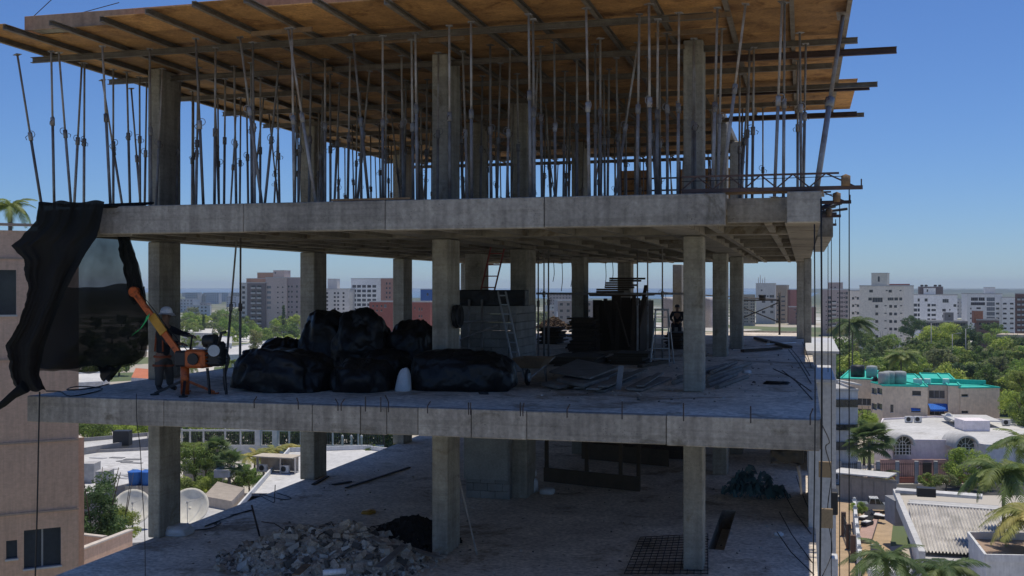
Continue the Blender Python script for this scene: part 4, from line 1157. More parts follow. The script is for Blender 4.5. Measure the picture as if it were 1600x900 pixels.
for (u, v, z, nm, seed) in ((1167,583,L1,'white paper scrap beside the pipes, middle floor',61),(1216,837,L0,'small white plastic scrap on the lower floor',62),(1202,537,L1,'white lump far back on the middle floor',63)):
    p = atz(u, v, z); o = put('paper_scrap', lump(MB(), (0,0,0), (.1,.08,.08), seed, amp=.4, crease=.2, hi=False).mesh('paper_scrap', M['white_sack'])); o.location = (p.x,p.y,z); tag(o, nm, 'scrap')
board((1196,538),(1242,535),.12,.05,'white strip lying far back on the middle floor','pvc',None,name='white_strip')
# rubble heap: an uncountable mass of broken pieces, the large ones single
random.seed(23)
def chunk(mb, c, s, rs, mi=0):
    V = []
    rot = Matrix.Rotation(rs.uniform(0,6.3),3,'Z') @ Matrix.Rotation(rs.uniform(-.7,.7),3,'X') @ Matrix.Rotation(rs.uniform(-.7,.7),3,'Y')
    ax = Vector((rs.uniform(.6,1.5), rs.uniform(.5,1.1), rs.uniform(.3,.8)))*s
    for p in ((-1,-1,-1),(1,-1,-1),(1,1,-1),(-1,1,-1),(-1,-1,1),(1,-1,1),(1,1,1),(-1,1,1)):
        V.append(Vector(c) + rot @ Vector([p[k]*ax[k]*rs.uniform(.55,1.0) for k in range(3)]))
    mb.add(V, [(0,3,2,1),(4,5,6,7),(0,1,5,4),(1,2,6,5),(2,3,7,6),(3,0,4,7)], mi)
hc = atz(515, 872, L0); hw = Vector((2.05, 1.6, .52))
def hz(x, y):
    a = ((x-hc.x)/hw.x)**2 + ((y-hc.y)/hw.y)**2
    return max(0, 1-a)**1.0 * hw.z * (1 + .6*mnoise.noise(Vector((x*1.4,y*1.4,2))))
rs = random.Random(3); mb = MB()
N = 44
vs_ = []
for i in range(N+1):
    for k in range(N+1):
        x, y = hc.x-hw.x*1.15+2.3*hw.x*k/N, hc.y-hw.y*1.15+2.3*hw.y*i/N
        h = hz(x, y); h += (.05*mnoise.noise(Vector((x*5,y*5,1)))+.03*mnoise.noise(Vector((x*11,y*11,1)))) if h > .02 else -.05
        vs_.append((x, y, L0+h))
mb.add(vs_, [(i*(N+1)+k, i*(N+1)+k+1, (i+1)*(N+1)+k+1, (i+1)*(N+1)+k) for i in range(N) for k in range(N)])
while len(mb.v) < 34000:
    a, r = rs.uniform(0,6.283), rs.random()**.55*1.16
    x, y = hc.x + hw.x*r*math.cos(a), hc.y + hw.y*r*math.sin(a)
    s = rs.choice((.01,.012,.015,.02,.02,.025,.03,.03,.04,.05,.07,.11)) * (1 if r < .9 else .6); chunk(mb, (x, y, L0+hz(x,y)+s*.3), s, rs, rs.choice((0,0,0,1,2)))
MR = [M['rubble'], mat('rubble_pale', (.56,.52,.46), .95, var=.2, scale=3), mat('rubble_dark', (.13,.115,.10), .95, scale=3)]
tag(mb.build('rubble_heap', MR), 'broad heap of broken rubble on the lower floor left of the middle column', 'rubble', kind='stuff')
mb = MB()
p = atz(632, 858, L0)
for i in range(900):
    a, r = rs.uniform(0,6.283), rs.random()**.6
    x, y = p.x + 1.0*r*math.cos(a), p.y+.5 + .9*r*math.sin(a)
    chunk(mb, (x, y, L0+.5*max(0,1-r*r)), rs.choice((.04,.07,.1)), rs)
tag(mb.build('debris_heap', M['black_soil']), 'black heap of wet debris at the foot of the middle column', 'debris', kind='stuff')
mb = MB()
for i in range(700):                                 # crumbs scattered over both floors
    if rs.random() < .5: q = atz(rs.uniform(830,1260), rs.uniform(545,628), L1)
    else:
        q = atz(rs.uniform(300,1260), rs.uniform(735,897), L0)
        if q.x < XL+.5: continue
    s = rs.choice((.008,.012,.02,.03)); chunk(mb, (q.x,q.y,q.z+s*.3), s, rs, rs.choice((0,1,2)))
tag(mb.build('floor_crumbs', MR), 'small concrete crumbs and dust clods scattered over the floors', 'debris', kind='stuff')
BIG = [(497,833,.16,1),(545,823,.2,1),(457,858,.14,0),(400,868,.13,1),(585,842,.14,0),(520,850,.13,0),(380,890,.15,1),(428,889,.13,0),(600,870,.12,1),(560,866,.15,0),(652,856,.14,1),(470,880,.13,1),(345,893,.14,0)]
BNM = ['pale chunk near the top left of the rubble heap','large flat pale slab piece on top of the rubble heap','chunk on the left slope of the rubble heap','pale chunk low on the left slope of the rubble','chunk near the right top of the rubble heap','chunk in the middle of the rubble heap','pale chunk at the lower left foot of the rubble','chunk between the pale ones at the left foot','pale chunk on the right slope of the rubble','chunk right of the middle of the rubble','squarish block beside the black debris','pale chunk at the bottom middle of the rubble','chunk at the far left foot of the rubble']
for (u, v, s, mi), nm in zip(BIG, BNM):
    q = atz(u, v, L0); z = hz(q.x, q.y)
    q = atz(u, v, L0+z*.9)
    mb = MB(); chunk(mb, (0,0,0), s, rs)
    o = put('concrete_chunk', mb.mesh('concrete_chunk', MR[mi])); o.location = (q.x, q.y, L0+hz(q.x,q.y)+s*.35)
    tag(o, nm, 'rubble', 'single large chunks on the rubble heap')
for a, c, w, h, m, nm in (((590,888),(632,852),.15,.42,'wood','wide board lying on the right side of the rubble heap'),((628,852),(690,872),.12,.22,'wood','board sloping from the rubble to the middle column'),((462,898),(480,882),.14,.3,'wood2','brown log end at the bottom of the rubble heap'),((568,833),(600,850),.12,.5,'wood','curved pale strip on top of the rubble heap')):
    board(a, c, w, h, nm, m, 'boards on the rubble heap', z=L0, name='rubble_board')
q, q2 = atz(505,895,L0+.35), atz(540,892,L0+.35)
o = put('pvc_pipe', MB().tube([q-q, q2-q], .055, 10).mesh('pvc_pipe', M['pvc'])); o.location = q; tag(o, 'short white plastic pipe at the bottom of the rubble heap', 'pipe')
p = atz(576, 802, L0); o = put('yellow_sack', lump(MB(), (0,0,0), (.15,.2,.09), 71, hi=False).mesh('yellow_sack', M['yellow'])); o.location = p; tag(o, 'small yellow sack lying behind the rubble heap', 'sack')

# sticks, bent bars and brick ends in the rubble
for k in range(14):
    a = rs.uniform(0,6.283); r = rs.random()**.5*.9; x, y = hc.x+hw.x*r*math.cos(a), hc.y+hw.y*r*math.sin(a)
    q = Vector((x,y,L0+hz(x,y)+.02)); d = Vector((rs.uniform(-.5,.5), rs.uniform(-.3,.3), rs.uniform(0,.25)))
    o = put('debris_stick' if k % 2 else 'bent_bar', MB().tube([Vector(), d*.5+Vector((0,0,rs.uniform(0,.12))), d], .012 if k % 2 == 0 else .022, 5).mesh('debris_stick', M['rebar'] if k % 2 == 0 else M['wood']))
    o.location = q; tag(o, '%s %s from the left sticking out of the rubble heap' % (('@',) + ('grey stick' if k % 2 else 'bent rusty bar',)), 'debris', 'sticks and bars in the rubble')
for nm_ in ('grey stick', 'bent rusty bar'):
    q = sorted([o for o in COL.objects if o.get('label','').startswith('@ '+nm_)], key=lambda o: o.location.x)
    for w_, o in zip(('first','second','third','fourth','fifth','sixth','seventh'), q): o['label'] = o['label'].replace('@', w_)
# dark clutter in the depth of the middle floor
p = atz(865, 512, L1); mb = MB()
for i in range(260):
    a, r = rs.uniform(0,6.283), rs.random()**.6
    chunk(mb, (p.x+.9*r*math.cos(a), p.y+.6*r*math.sin(a), L1+.55*max(0,1-r)), rs.choice((.06,.1)), rs)
tag(mb.build('sand_heap', mat('dark_sand', (.10,.065,.04), .95, scale=4)), 'dark brown sand heap far back left of the stair core', 'sand', kind='stuff')
def stack(u0, u1, v0, y, n, label, m, th=.05, dep=1.0):
    a, c = aty(u0,448,y), aty(u1,448,y)
    t = thing('board_stack', label, 'boards', ((a.x+c.x)/2, y, L1))
    for k in range(n):
        j = rs.uniform(-.12,.12)
        MB().bbox((a.x+j, y+rs.uniform(-.1,.1), L1+k*th), (c.x+j, y+dep+rs.uniform(-.15,.15), L1+(k+1)*th-.004), .006).build('board', M[m], t)
stack(890, 926, 0, 33.0, 22, 'tall stack of dark boards just left of the stair core', 'ply_dark')
stack(860, 935, 0, 27.5, 5, 'low stack of brown boards in front of the stair core', 'wood_dark', dep=1.6)
stack(955, 1010, 0, 28.6, 6, 'low stack of dark boards left of the stepladder', 'wood_dark', dep=1.2)
stack(1040, 1066, 0, 36.0, 11, 'stack of dark boards right of the stepladder', 'ply_dark', dep=1.2)
stack(842, 872, 0, 38.0, 12, 'stack of dark boards behind the three thin poles', 'ply_dark', dep=1.2)
for k, (u, v, du, dv, nm) in enumerate(((880,560,60,-8,'dark lumber lying before the stair core'),(900,553,75,-4,'second dark lumber lying before the stair core'),(960,566,50,-7,'dark lumber lying left of the stepladder foot'),(1000,572,45,-9,'dark lumber pointing to the foot of the right column'),(930,545,70,3,'dark lumber along the base of the stair core'),(1160,548,60,-4,'dark lumber on the floor between the rear right columns'),(1180,528,55,14,'long dark lumber near the scaffold post'))):
    board((u,v), (u+du,v+dv), .14, .06, nm, 'wood_dark', 'dark lumber on the middle floor', th=.08)
# ================================================================== land, water, air
def ground_mat():
    m = bpy.data.materials.new('town_ground'); m.use_nodes = True
    n, l = m.node_tree.nodes, m.node_tree.links
    b = n['Principled BSDF']; b.inputs['Roughness'].default_value = .95
    g = n.new('ShaderNodeNewGeometry')
    vo = n.new('ShaderNodeTexVoronoi'); vo.inputs['Scale'].default_value = .028
    l.new(g.outputs['Position'], vo.inputs['Vector'])
    cr = n.new('ShaderNodeValToRGB'); e = cr.color_ramp; e.interpolation = 'CONSTANT'
    cols = [(0,(.10,.13,.05)),(.22,(.13,.15,.06)),(.34,(.48,.44,.38)),(.5,(.14,.15,.07)),(.58,(.55,.52,.47)),(.70,(.42,.37,.30)),(.84,(.65,.63,.60))]
    e.elements[0].position, e.elements[0].color = cols[0][0], (*cols[0][1],1)
    e.elements[1].position, e.elements[1].color = cols[1][0], (*cols[1][1],1)
    for p_, c_ in cols[2:]:
        q = e.elements.new(p_); q.color = (*c_,1)
    sp_ = n.new('ShaderNodeSeparateColor'); l.new(vo.outputs['Color'], sp_.inputs[0]); l.new(sp_.outputs[0], cr.inputs[0])
    no = n.new('ShaderNodeTexNoise'); no.inputs['Scale'].default_value = .12; no.inputs['Detail'].default_value = 8
    l.new(g.outputs['Position'], no.inputs['Vector'])
    cr2 = n.new('ShaderNodeValToRGB'); cr2.color_ramp.elements[0].position=.42; cr2.color_ramp.elements[1].position=.58
    cr2.color_ramp.elements[0].color=(.045,.07,.03,1); cr2.color_ramp.elements[1].color=(.10,.11,.05,1)
    l.new(no.outputs[0], cr2.inputs[0])
    ln = n.new('ShaderNodeVectorMath'); ln.operation = 'LENGTH'; l.new(g.outputs['Position'], ln.inputs[0])
    mr = n.new('ShaderNodeMapRange'); mr.inputs['From Min'].default_value = 700; mr.inputs['From Max'].default_value = 1900
    l.new(ln.outputs['Value'], mr.inputs['Value'])
    mx = n.new('ShaderNodeMix'); mx.data_type = 'RGBA'
    l.new(mr.outputs[0], mx.inputs['Factor']); l.new(cr.outputs[0], mx.inputs['A']); l.new(cr2.outputs[0], mx.inputs['B'])
    l.new(mx.outputs['Result'], b.inputs['Base Color'])
    return m
def gp(u, D, z=0.0):
    q = atd(u, HY, D); q.z = z
    return q
tag(put('ground', MB().add([(-16000,-3000,0),(16000,-3000,0),(16000,22000,0),(-16000,22000,0)], [(0,1,2,3)]).mesh('ground', ground_mat())), 'wide flat town ground reaching to the horizon', kind='structure')
wm = mat('river_water', (.06,.11,.12), .25, var=.1, scale=.01, spec=.5)
tag(put('water', MB().add([gp(180,6000,.4), gp(680,2600,.4), gp(1262,2400,.4), gp(1290,20000,.4), gp(100,20000,.4)], [(0,1,2,3,4)]).mesh('water', wm)), 'broad strip of blue green water below the horizon', kind='structure')
# far ridge of woodland closing the horizon
def ridge(u0, u1, D, h, seed):
    b = MB(); n = 90; vs_ = []
    for i in range(n+1):
        u = u0+(u1-u0)*i/n
        hh = h*(.75+.35*mnoise.noise(Vector((i*.12,seed,0)))+.2*mnoise.noise(Vector((i*.5,seed,3))))
        vs_ += [gp(u,D), gp(u,D+250,hh), gp(u,D+900,0)]
    fs_ = []
    for i in range(n):
        a = i*3
        fs_ += [(a,a+3,a+4,a+1),(a+1,a+4,a+5,a+2)]
    b.add(vs_, fs_, 0, True)
    return b
M['far_wood'] = mat('far_woodland', (.05,.075,.03), .95, col2=(.03,.045,.02), scale=.03)
tag(ridge(1262,1750,5200,19,1).build('far_hills', M['far_wood']), 'low wooded ridge on the right horizon', kind='structure')
tag(ridge(-100,200,6200,8,2).build('far_hills', M['far_wood']), 'low wooded ridge on the left horizon', kind='structure')
# haze
hb_ = MB().box((-9000,-150,-1), (9000,9500,75))
hz_m = bpy.data.materials.new('air_haze'); hz_m.use_nodes = True
hn = hz_m.node_tree.nodes; hn.remove(hn['Principled BSDF'])
pv = hn.new('ShaderNodeVolumePrincipled'); pv.inputs['Color'].default_value = (.72,.84,1,1); pv.inputs['Density'].default_value = .00011; pv.inputs['Anisotropy'].default_value = .2
hz_m.node_tree.links.new(pv.outputs[0], hn['Material Output'].inputs['Volume'])
HAZE = tag(put('haze', hb_.mesh('haze', hz_m)), 'thin pale blue air haze over the town', kind='stuff')

# ================================================================== vegetation
def leaf_mat(name, c, c2):
    m = bpy.data.materials.new(name); m.use_nodes = True
    n, l = m.node_tree.nodes, m.node_tree.links
    b = n['Principled BSDF']; b.inputs['Roughness'].default_value = .55; b.inputs['Specular IOR Level'].default_value = .3
    g = n.new('ShaderNodeNewGeometry'); no = n.new('ShaderNodeTexNoise'); no.inputs['Scale'].default_value = .9; no.inputs['Detail'].default_value = 6
    l.new(g.outputs['Position'], no.inputs['Vector'])
    cr = n.new('ShaderNodeValToRGB'); cr.color_ramp.elements[0].position = .35; cr.color_ramp.elements[1].position = .65
    cr.color_ramp.elements[0].color = (*c2,1); cr.color_ramp.elements[1].color = (*c,1)
    l.new(no.outputs[0], cr.inputs[0])
    oi = n.new('ShaderNodeObjectInfo'); hs = n.new('ShaderNodeHueSaturation')
    mr = n.new('ShaderNodeMapRange'); mr.inputs['To Min'].default_value = .475; mr.inputs['To Max'].default_value = .525
    l.new(oi.outputs['Random'], mr.inputs['Value']); l.new(mr.outputs[0], hs.inputs['Hue'])
    mv = n.new('ShaderNodeMapRange'); mv.inputs['To Min'].default_value = 1.25; mv.inputs['To Max'].default_value = .8
    l.new(oi.outputs['Random'], mv.inputs['Value']); l.new(mv.outputs[0], hs.inputs['Value'])
    l.new(cr.outputs[0], hs.inputs['Color']); l.new(hs.outputs[0], b.inputs['Base Color'])
    tr = n.new('ShaderNodeBsdfTranslucent'); l.new(hs.outputs[0], tr.inputs['Color'])
    ms = n.new('ShaderNodeMixShader'); ms.inputs[0].default_value = .42
    l.new(b.outputs[0], ms.inputs[1]); l.new(tr.outputs[0], ms.inputs[2]); l.new(ms.outputs[0], n['Material Output'].inputs['Surface'])
    return m
LM = {'mid': leaf_mat('leaf_mid_green', (0.238,0.321,0.068), (0.114,0.166,0.042)),
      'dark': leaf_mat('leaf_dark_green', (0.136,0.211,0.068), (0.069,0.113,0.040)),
      'lime': leaf_mat('leaf_lime_green', (0.379,0.498,0.084), (0.169,0.257,0.058)),
      'olive': leaf_mat('leaf_olive_green', (0.274,0.304,0.126), (0.137,0.157,0.067)),
      'palm': leaf_mat('palm_frond_green', (0.255,0.321,0.092), (0.122,0.173,0.053)),
      'palmd': leaf_mat('palm_frond_dark', (0.163,0.227,0.076), (0.080,0.120,0.044)),
      'palmy': leaf_mat('palm_frond_yellow', (0.510,0.473,0.144), (0.259,0.270,0.083))}
M['bark'] = mat('bark', (.12,.09,.065), .9, scale=3, bump=.4)
M['palm_trunk'] = mat('palm_trunk', (.20,.175,.14), .9, scale=3, bump=.4)
def crown_mesh(seed, kind, lm, nl=2600, leaf=.055):
    """unit crown (radius 1, centred) of leaf clumps with gaps"""
    rs = random.Random(seed); b = MB(); cl = []
    if kind == 'round':   rx, rz, nc = .78, .62, 34
    elif kind == 'broad': rx, rz, nc = .85, .42, 36
    elif kind == 'tall':  rx, rz, nc = .55, 1.0, 34
    else:                 rx, rz, nc = .35, 1.3, 40
    for i in range(nc):
        while True:
            p = Vector((rs.uniform(-1,1),rs.uniform(-1,1),rs.uniform(-.75,1)))
            if .35 < p.length < 1: break
        if kind == 'cone':
            h = rs.random(); p = Vector((p.x*(1-h)*1.1, p.y*(1-h)*1.1, h*2-1))
        cl.append((Vector((p.x*rx,p.y*rx,p.z*rz)), rs.uniform(.14,.32)*(1 if kind != 'cone' else .6)))
    per = nl//nc
    for c, r in cl:
        for k in range(per):
            d = Vector((rs.gauss(0,1),rs.gauss(0,1),rs.gauss(0,1)+.35)).normalized()
            q = c + Vector((d.x,d.y,d.z*.72))*r*rs.uniform(.55,1.06)
            nrm = (d + Vector((rs.gauss(0,.5),rs.gauss(0,.5),rs.gauss(.3,.5)))).normalized()
            t = nrm.cross(Vector((rs.gauss(0,1),rs.gauss(0,1),rs.gauss(0,1)))).normalized(); w = nrm.cross(t)
            s = leaf*rs.uniform(.6,1.4)
            b.add([q-t*s, q-w*s*.5, q+t*s, q+w*s*.5], [(0,1,2,3)])
    return b.mesh('crown_'+kind, lm)
def trunk_mesh(seed, lean=.05, th=.045):
    rs = random.Random(seed); b = MB()
    top = Vector((rs.uniform(-lean,lean), rs.uniform(-lean,lean), 1.0))
    b.tube([(0,0,0), top*.5+Vector((.02,0,0)), top], [th*1.3, th, th*.7], 8)
    for k in range(5):
        a = k*1.26+rs.random(); b.tube([top*.8, top*.95+Vector((math.cos(a)*.25,math.sin(a)*.25,.18)), top+Vector((math.cos(a)*.5,math.sin(a)*.5,.45))], [th*.5,th*.32,th*.12], 6)
    return b.mesh('trunk', M['bark'])
TR = [trunk_mesh(s) for s in (1,2,3)]
CR = {}
for kind in ('round','broad','tall','cone'):
    for k, lm in LM.items():
        if k.startswith('palm'): continue
        if kind == 'cone' and k != 'dark': continue
        CR[(kind,k)] = [crown_mesh(hash_ , kind, lm) for hash_ in ((len(CR)*3+1),(len(CR)*3+2))]
FINE = {}
def tree(pos, h, r, kind, col, label, group=None, fine=False, name='leafy_tree'):
    """root at the ground; crown of radius r on top of a trunk"""
    rz = random.uniform(0,6.28)
    root = thing(name, label, 'tree', pos, group, rz)
    ch = {'round':.62,'broad':.45,'tall':1.0,'cone':1.3}[kind]*r*1.15
    t = put('trunk', random.choice(TR), root); t.scale = (r*1.15, r*1.15, max(.5, h-1.3*ch))
    if fine:
        if (kind,col) not in FINE: FINE[(kind,col)] = crown_mesh(99+len(FINE), kind, LM[col], 9000, .032)
        me = FINE[(kind,col)]
    else: me = random.choice(CR[(kind,col)])
    c = put('crown', me, root); c.location = (0,0,max(h-ch, r*.55)); c.scale = (r,r,r*random.uniform(.9,1.15))
    return root
def frond_mesh(seed, L, lm, droop=1.0, nl=34, wl=.5):
    """one feather leaf along +X: curved rib with hanging leaflets"""
    rs = random.Random(seed); b = MB(); P = []
    for i in range(13):
        t = i/12; P.append(Vector((L*(t-.18*droop*t*t), 0, L*(.45*t-.85*droop*t*t))))
    b.tube(P, [.035*L/3*(1-.8*i/12) for i in range(13)], 4, caps=False)
    for i in range(nl):
        t = .1+.9*i/(nl-1); f = t*12; k = min(int(f),11); q = P[k].lerp(P[k+1], f-k)
        d = (P[k+1]-P[k]).normalized()
        ll = L*wl*(math.sin(math.pi*min(1,.18+.82*t))**.6)*.55*rs.uniform(.85,1.1)
        for s in (-1,1):
            o = (Vector((0,s,0))*.8 + d*.55 + Vector((0,0,-.25*droop+rs.uniform(-.2,.15)))).normalized()
            mid = q+o*ll*.55+Vector((0,0,.02)); tip = q+o*ll+Vector((0,0,-.22*ll*droop)); w = d*(.03*L/3+.012)
            b.add([q-w, q+w, mid+w*1.1, tip, mid-w*1.1], [(0,1,2,4),(4,2,3)])
    return b.mesh('frond', lm)
FR = {k: [frond_mesh(s, 3.0, LM[k], dr) for s, dr in ((1,1.0),(2,.75),(3,1.25))] for k in ('palm','palmd','palmy')}
def palm(pos, h, L, col, label, group=None, n=18, lean=(0,0), young=False, rs=None):
    rs = rs or random.Random(int(abs(pos[0]*13+pos[1]*7)))
    root = thing('palm_tree', label, 'palm', pos, group)
    top = Vector((lean[0],lean[1],h))
    b = MB(); P = [Vector((0,0,0)), Vector((lean[0]*.2,lean[1]*.2,h*.5)), top]
    b.tube([P[0],P[0].lerp(P[1],.5),P[1],P[1].lerp(P[2],.5),P[2]], [.22,.17,.15,.14,.16], 9); b.build('trunk', M['palm_trunk'], root, True)
    for i in range(n):
        a = i*2.4+rs.uniform(-.2,.2); el = (1-(i/n))*1.15-.35+rs.uniform(-.1,.1)
        f = put('frond', rs.choice(FR[col]), root); f.location = top
        f.rotation_euler = (rs.uniform(-.25,.25), -el*.8, a); s = L/3*rs.uniform(.85,1.1); f.scale = (s,s,s)
    return root
def fan_mesh(lm):
    b = MB(); b.tube([(0,0,0),(.5,0,.12),(.95,0,.1)], [.02,.015,.012], 4, caps=False)
    for i in range(22):
        a = -1.9+3.8*i/21; d = Vector((math.cos(a),math.sin(a),0)); w = Vector((-d.y,d.x,0))*.045
        c = Vector((.95,0,.1)); m_ = c+d*.45+Vector((0,0,.03)); t = c+d*.8+Vector((0,0,-.18-.05*math.cos(a*3)))
        b.add([c, m_-w+Vector((0,0,-.02)), t, m_+w], [(0,1,2,3)])
    return b.mesh('fan_leaf', lm)
FAN = {k: fan_mesh(LM[k]) for k in ('palm','palmd')}
def fan_palm(pos, h, L, label, col='palmd', n=34, group=None):
    rs = random.Random(int(abs(pos[0]*3+pos[1]*5)))
    root = thing('fan_palm', label, 'palm', pos, group)
    MB().tube([(0,0,0),(0.05,0,h*.5),(0,0,h)], [.24,.2,.18], 9).build('trunk', M['palm_trunk'], root, True)
    for i in range(n):
        f = put('fan_leaf', FAN[col], root); f.location = (0,0,h-.3*rs.random())
        f.rotation_euler = (rs.uniform(-.4,.4), -(1.25-2.0*i/n)+rs.uniform(-.15,.15), i*2.4); s = L*rs.uniform(.85,1.1)/1.7; f.scale = (s,s,s)
    return root

# ================================================================== town buildings
M['glass'] = mat('window_glass', (.03,.037,.045), .12, var=.3, scale=.4, spec=.6, per_obj=.5)
M['glass_pale'] = mat('window_pale_glass', (.18,.20,.22), .2, var=.2, scale=.4, per_obj=.2)
M['frame'] = mat('window_frame', (.32,.32,.32), .5, var=.05)
def W(name, c, v=.14, st=.10, **k): 
    if name not in M: M[name] = mat(name, c, .85, var=v, scale=.12, streak=st, **k)
    return M[name]
WIN = {}
def win_mesh(w, h, gm, style):
    k = (round(w,1), round(h,1), gm, style)
    if k not in WIN:
        w, h = k[0], k[1]; b = MB(); d = .22
        # reveal, recessed pane and bars; local x right, -y outwards, origin at the lower left corner of the opening
        b.add([(0,0,0),(w,0,0),(w,0,h),(0,0,h),(0,d,0),(w,d,0),(w,d,h),(0,d,h)], [(0,1,5,4),(1,2,6,5),(2,3,7,6),(3,0,4,7)], 1)
        b.add([(0,d,0),(w,d,0),(w,d,h),(0,d,h)], [(0,1,2,3)], 0)
        if style == 'bar' and w > .9:
            n = max(1, int(w/1.1))
            for i in range(1, n+1 if n > 1 else 2):
                x = w*i/(n+1 if n > 1 else 2)
                b.box((x-.04,d-.06,0), (x+.04,d-.003,h), 1)
        if style == 'balcony':
            b.box((-.1,-.7,-.12), (w+.1,-.003,0), 2); b.box((-.1,-.7,0), (w+.1,-.62,.75), 2)
        b.box((-.05,-.09,-.09), (w+.05,-.003,-.004), 2)
        WIN[k] = b.mesh('window', [M[gm], M['frame'], W('sill_paint', (.55,.54,.52))])
    return WIN[k]
def facade(parent, P0, ux, Wd, H, wins, wall, name='wall'):
    """wall panel with real openings; wins = (x, z, w, h, glass, style) measured from its lower left corner"""
    good = []
    for x, z, w, h, gm, stl in wins:
        w, h = round(max(w,.5),1), round(max(h,.4),1)
        if x > .05 and x+w < Wd-.05 and z > .05 and z+h < H-.05 and not any(x < a+c and a < x+w and z < b+d and b < z+h for a,b,c,d,_,_ in good):
            good.append((x,z,w,h,gm,stl))
    xs = sorted({0,Wd} | {g[0] for g in good} | {g[0]+g[2] for g in good})
    zs = sorted({0,H} | {g[1] for g in good} | {g[1]+g[3] for g in good})
    xs = [x for i,x in enumerate(xs) if i == 0 or x-xs[i-1] > 1e-4]; zs = [z for i,z in enumerate(zs) if i == 0 or z-zs[i-1] > 1e-4]
    b = MB(); vs_ = [(x,0,z) for z in zs for x in xs]; nx = len(xs); fs_ = []
    for j in range(len(zs)-1):
        for i in range(nx-1):
            cx, cz = (xs[i]+xs[i+1])/2, (zs[j]+zs[j+1])/2
            if any(a < cx < a+c and q < cz < q+d for a,q,c,d,_,_ in good): continue
            fs_.append((j*nx+i, j*nx+i+1, (j+1)*nx+i+1, (j+1)*nx+i))
    b.add(vs_, fs_)
    rz = math.atan2(ux.y, ux.x)
    o = put(name, b.mesh(name, wall), parent, P0 - wloc(parent), rz)
    for x,z,w,h,gm,stl in good:
        put('window', win_mesh(w,h,gm,stl), o, (x,0,z))
    return o
def hitp(u, v, P0, n):
    d = ray(u, v); t = (P0 - Vector((0,0,HC))).dot(n)/d.dot(n)
    return Vector((0,0,HC)) + d*t
def block(parent, u0, D0, u1, D1, vtop, depth, wall, wins=(), z0=0.0, roof=None, lwins=(), rwins=(), parapet=.5):
    """a storeyed block: measured front wall u0..u1, sides going back by depth; windows in photo pixels (u, v centre, w, h, glass, style)"""
    A_, B_ = gp(u0,D0,z0), gp(u1,D1,z0)
    ux = (B_-A_); Wd = ux.length; ux.normalize(); n = Vector((ux.y,-ux.x,0)); back = -n
    zt = HC + (HY-vtop)/FPX*D0; H = zt - z0
    def loc(wl, P, dirx, nn):
        out = []
        for q in wl:
            u, v, w, h = q[:4]; gm = q[4] if len(q) > 4 else 'glass'; stl = q[5] if len(q) > 5 else 'plain'
            c = hitp(u, v, P, nn); pm_ = FPX/(c - Vector((0,0,HC))).dot(FWD)
            fs = abs(dirx.dot(RGT)) or 1
            ww, hh = w/pm_/max(fs,.2), h/pm_
            out.append(((c-P).dot(dirx)-ww/2, c.z-z0-hh/2, ww, hh, gm, stl))
        return out
    facade(parent, A_, ux, Wd, H, loc(wins, A_, ux, n), wall)
    L_ = A_ + back*depth
    facade(parent, L_, n, depth, H, loc(lwins, L_, n, -ux), wall)
    facade(parent, B_, back, depth, H, loc(rwins, B_, back, ux), wall)
    b = MB(); C_, E_ = B_+back*depth, A_+back*depth
    b.add([C_, E_, E_+Vector((0,0,H)), C_+Vector((0,0,H))], [(0,1,2,3)])
    b.build('rear_wall', wall, parent)
    top = [A_,B_,C_,E_]
    b = MB(); b.add([p+Vector((0,0,H-.02)) for p in top], [(0,1,2,3)])
    if parapet:
        cen = sum(top, Vector())/4
        for i in range(4):
            p, q = top[i], top[(i+1)%4]
            b.bar(p+Vector((0,0,H+parapet/2+.003)), q+Vector((0,0,H+parapet/2+.003)), .24, parapet)
    b.build('roof', roof or W('roof_screed', (.5,.49,.47)), parent)
    return dict(A=A_, B=B_, ux=ux, n=n, back=back, H=H, W=Wd)
def wg(us, vs_, w, h, gm='glass', stl='plain'):
    return [(u,v,w,h,gm,stl) for v in vs_ for u in us]
def building(name, label, u, D, group=None):
    return thing(name, label, 'building', gp(u, D), group)

# ---- right-hand skyline
t = building('apartment_tower', 'beige apartment tower with cream water tank, nearest on the right skyline', 1375, 460)
rows = [478.7+11.8*k for k in range(7)]
wl = [(1361,454.8,4.5,4),(1391,455,4.2,4),(1385.4,454,2.4,1.3),(1407,454,2.6,1.3),(1359.5,467,4.6,4.6),(1371,468.5,13,7,'glass','bar'),(1391.5,467,7.5,4.6,'glass','bar'),(1400.2,467,4.6,4.6),(1407.3,467,3.8,4.6)]
wl += wg([1369.9],rows,3.8,4.3) + wg([1391.7,1399.2],rows,3.8,4.3) + wg([1383.6,1408],[r-1 for r in rows],2.8,1.3)
wb_ = W('beige_render',(.84,.75,.63))
block(t, 1343, 462, 1412.5, 452, 447.5, 17, wb_, wl, lwins=wg([1335,1339],[458+11.8*k for k in range(8)],1.2,4))
block(t, 1325, 486, 1343.5, 474, 455, 16, wb_, wg([1333,1340.5],[466+11.6*k for k in range(7)],1.7,4)+wg([1337],[464+11.6*k for k in range(7)],1.2,1.5))
block(t, 1361.5, 462, 1386, 459, 427.5, 6, W('cream_paint',(.66,.62,.52)), [(1373,436,2.5,8)], z0=HC+.3, parapet=.3)
t = building('apartment_tower', 'grey pink tower with dark balcony columns left of the beige tower', 1306, 600)
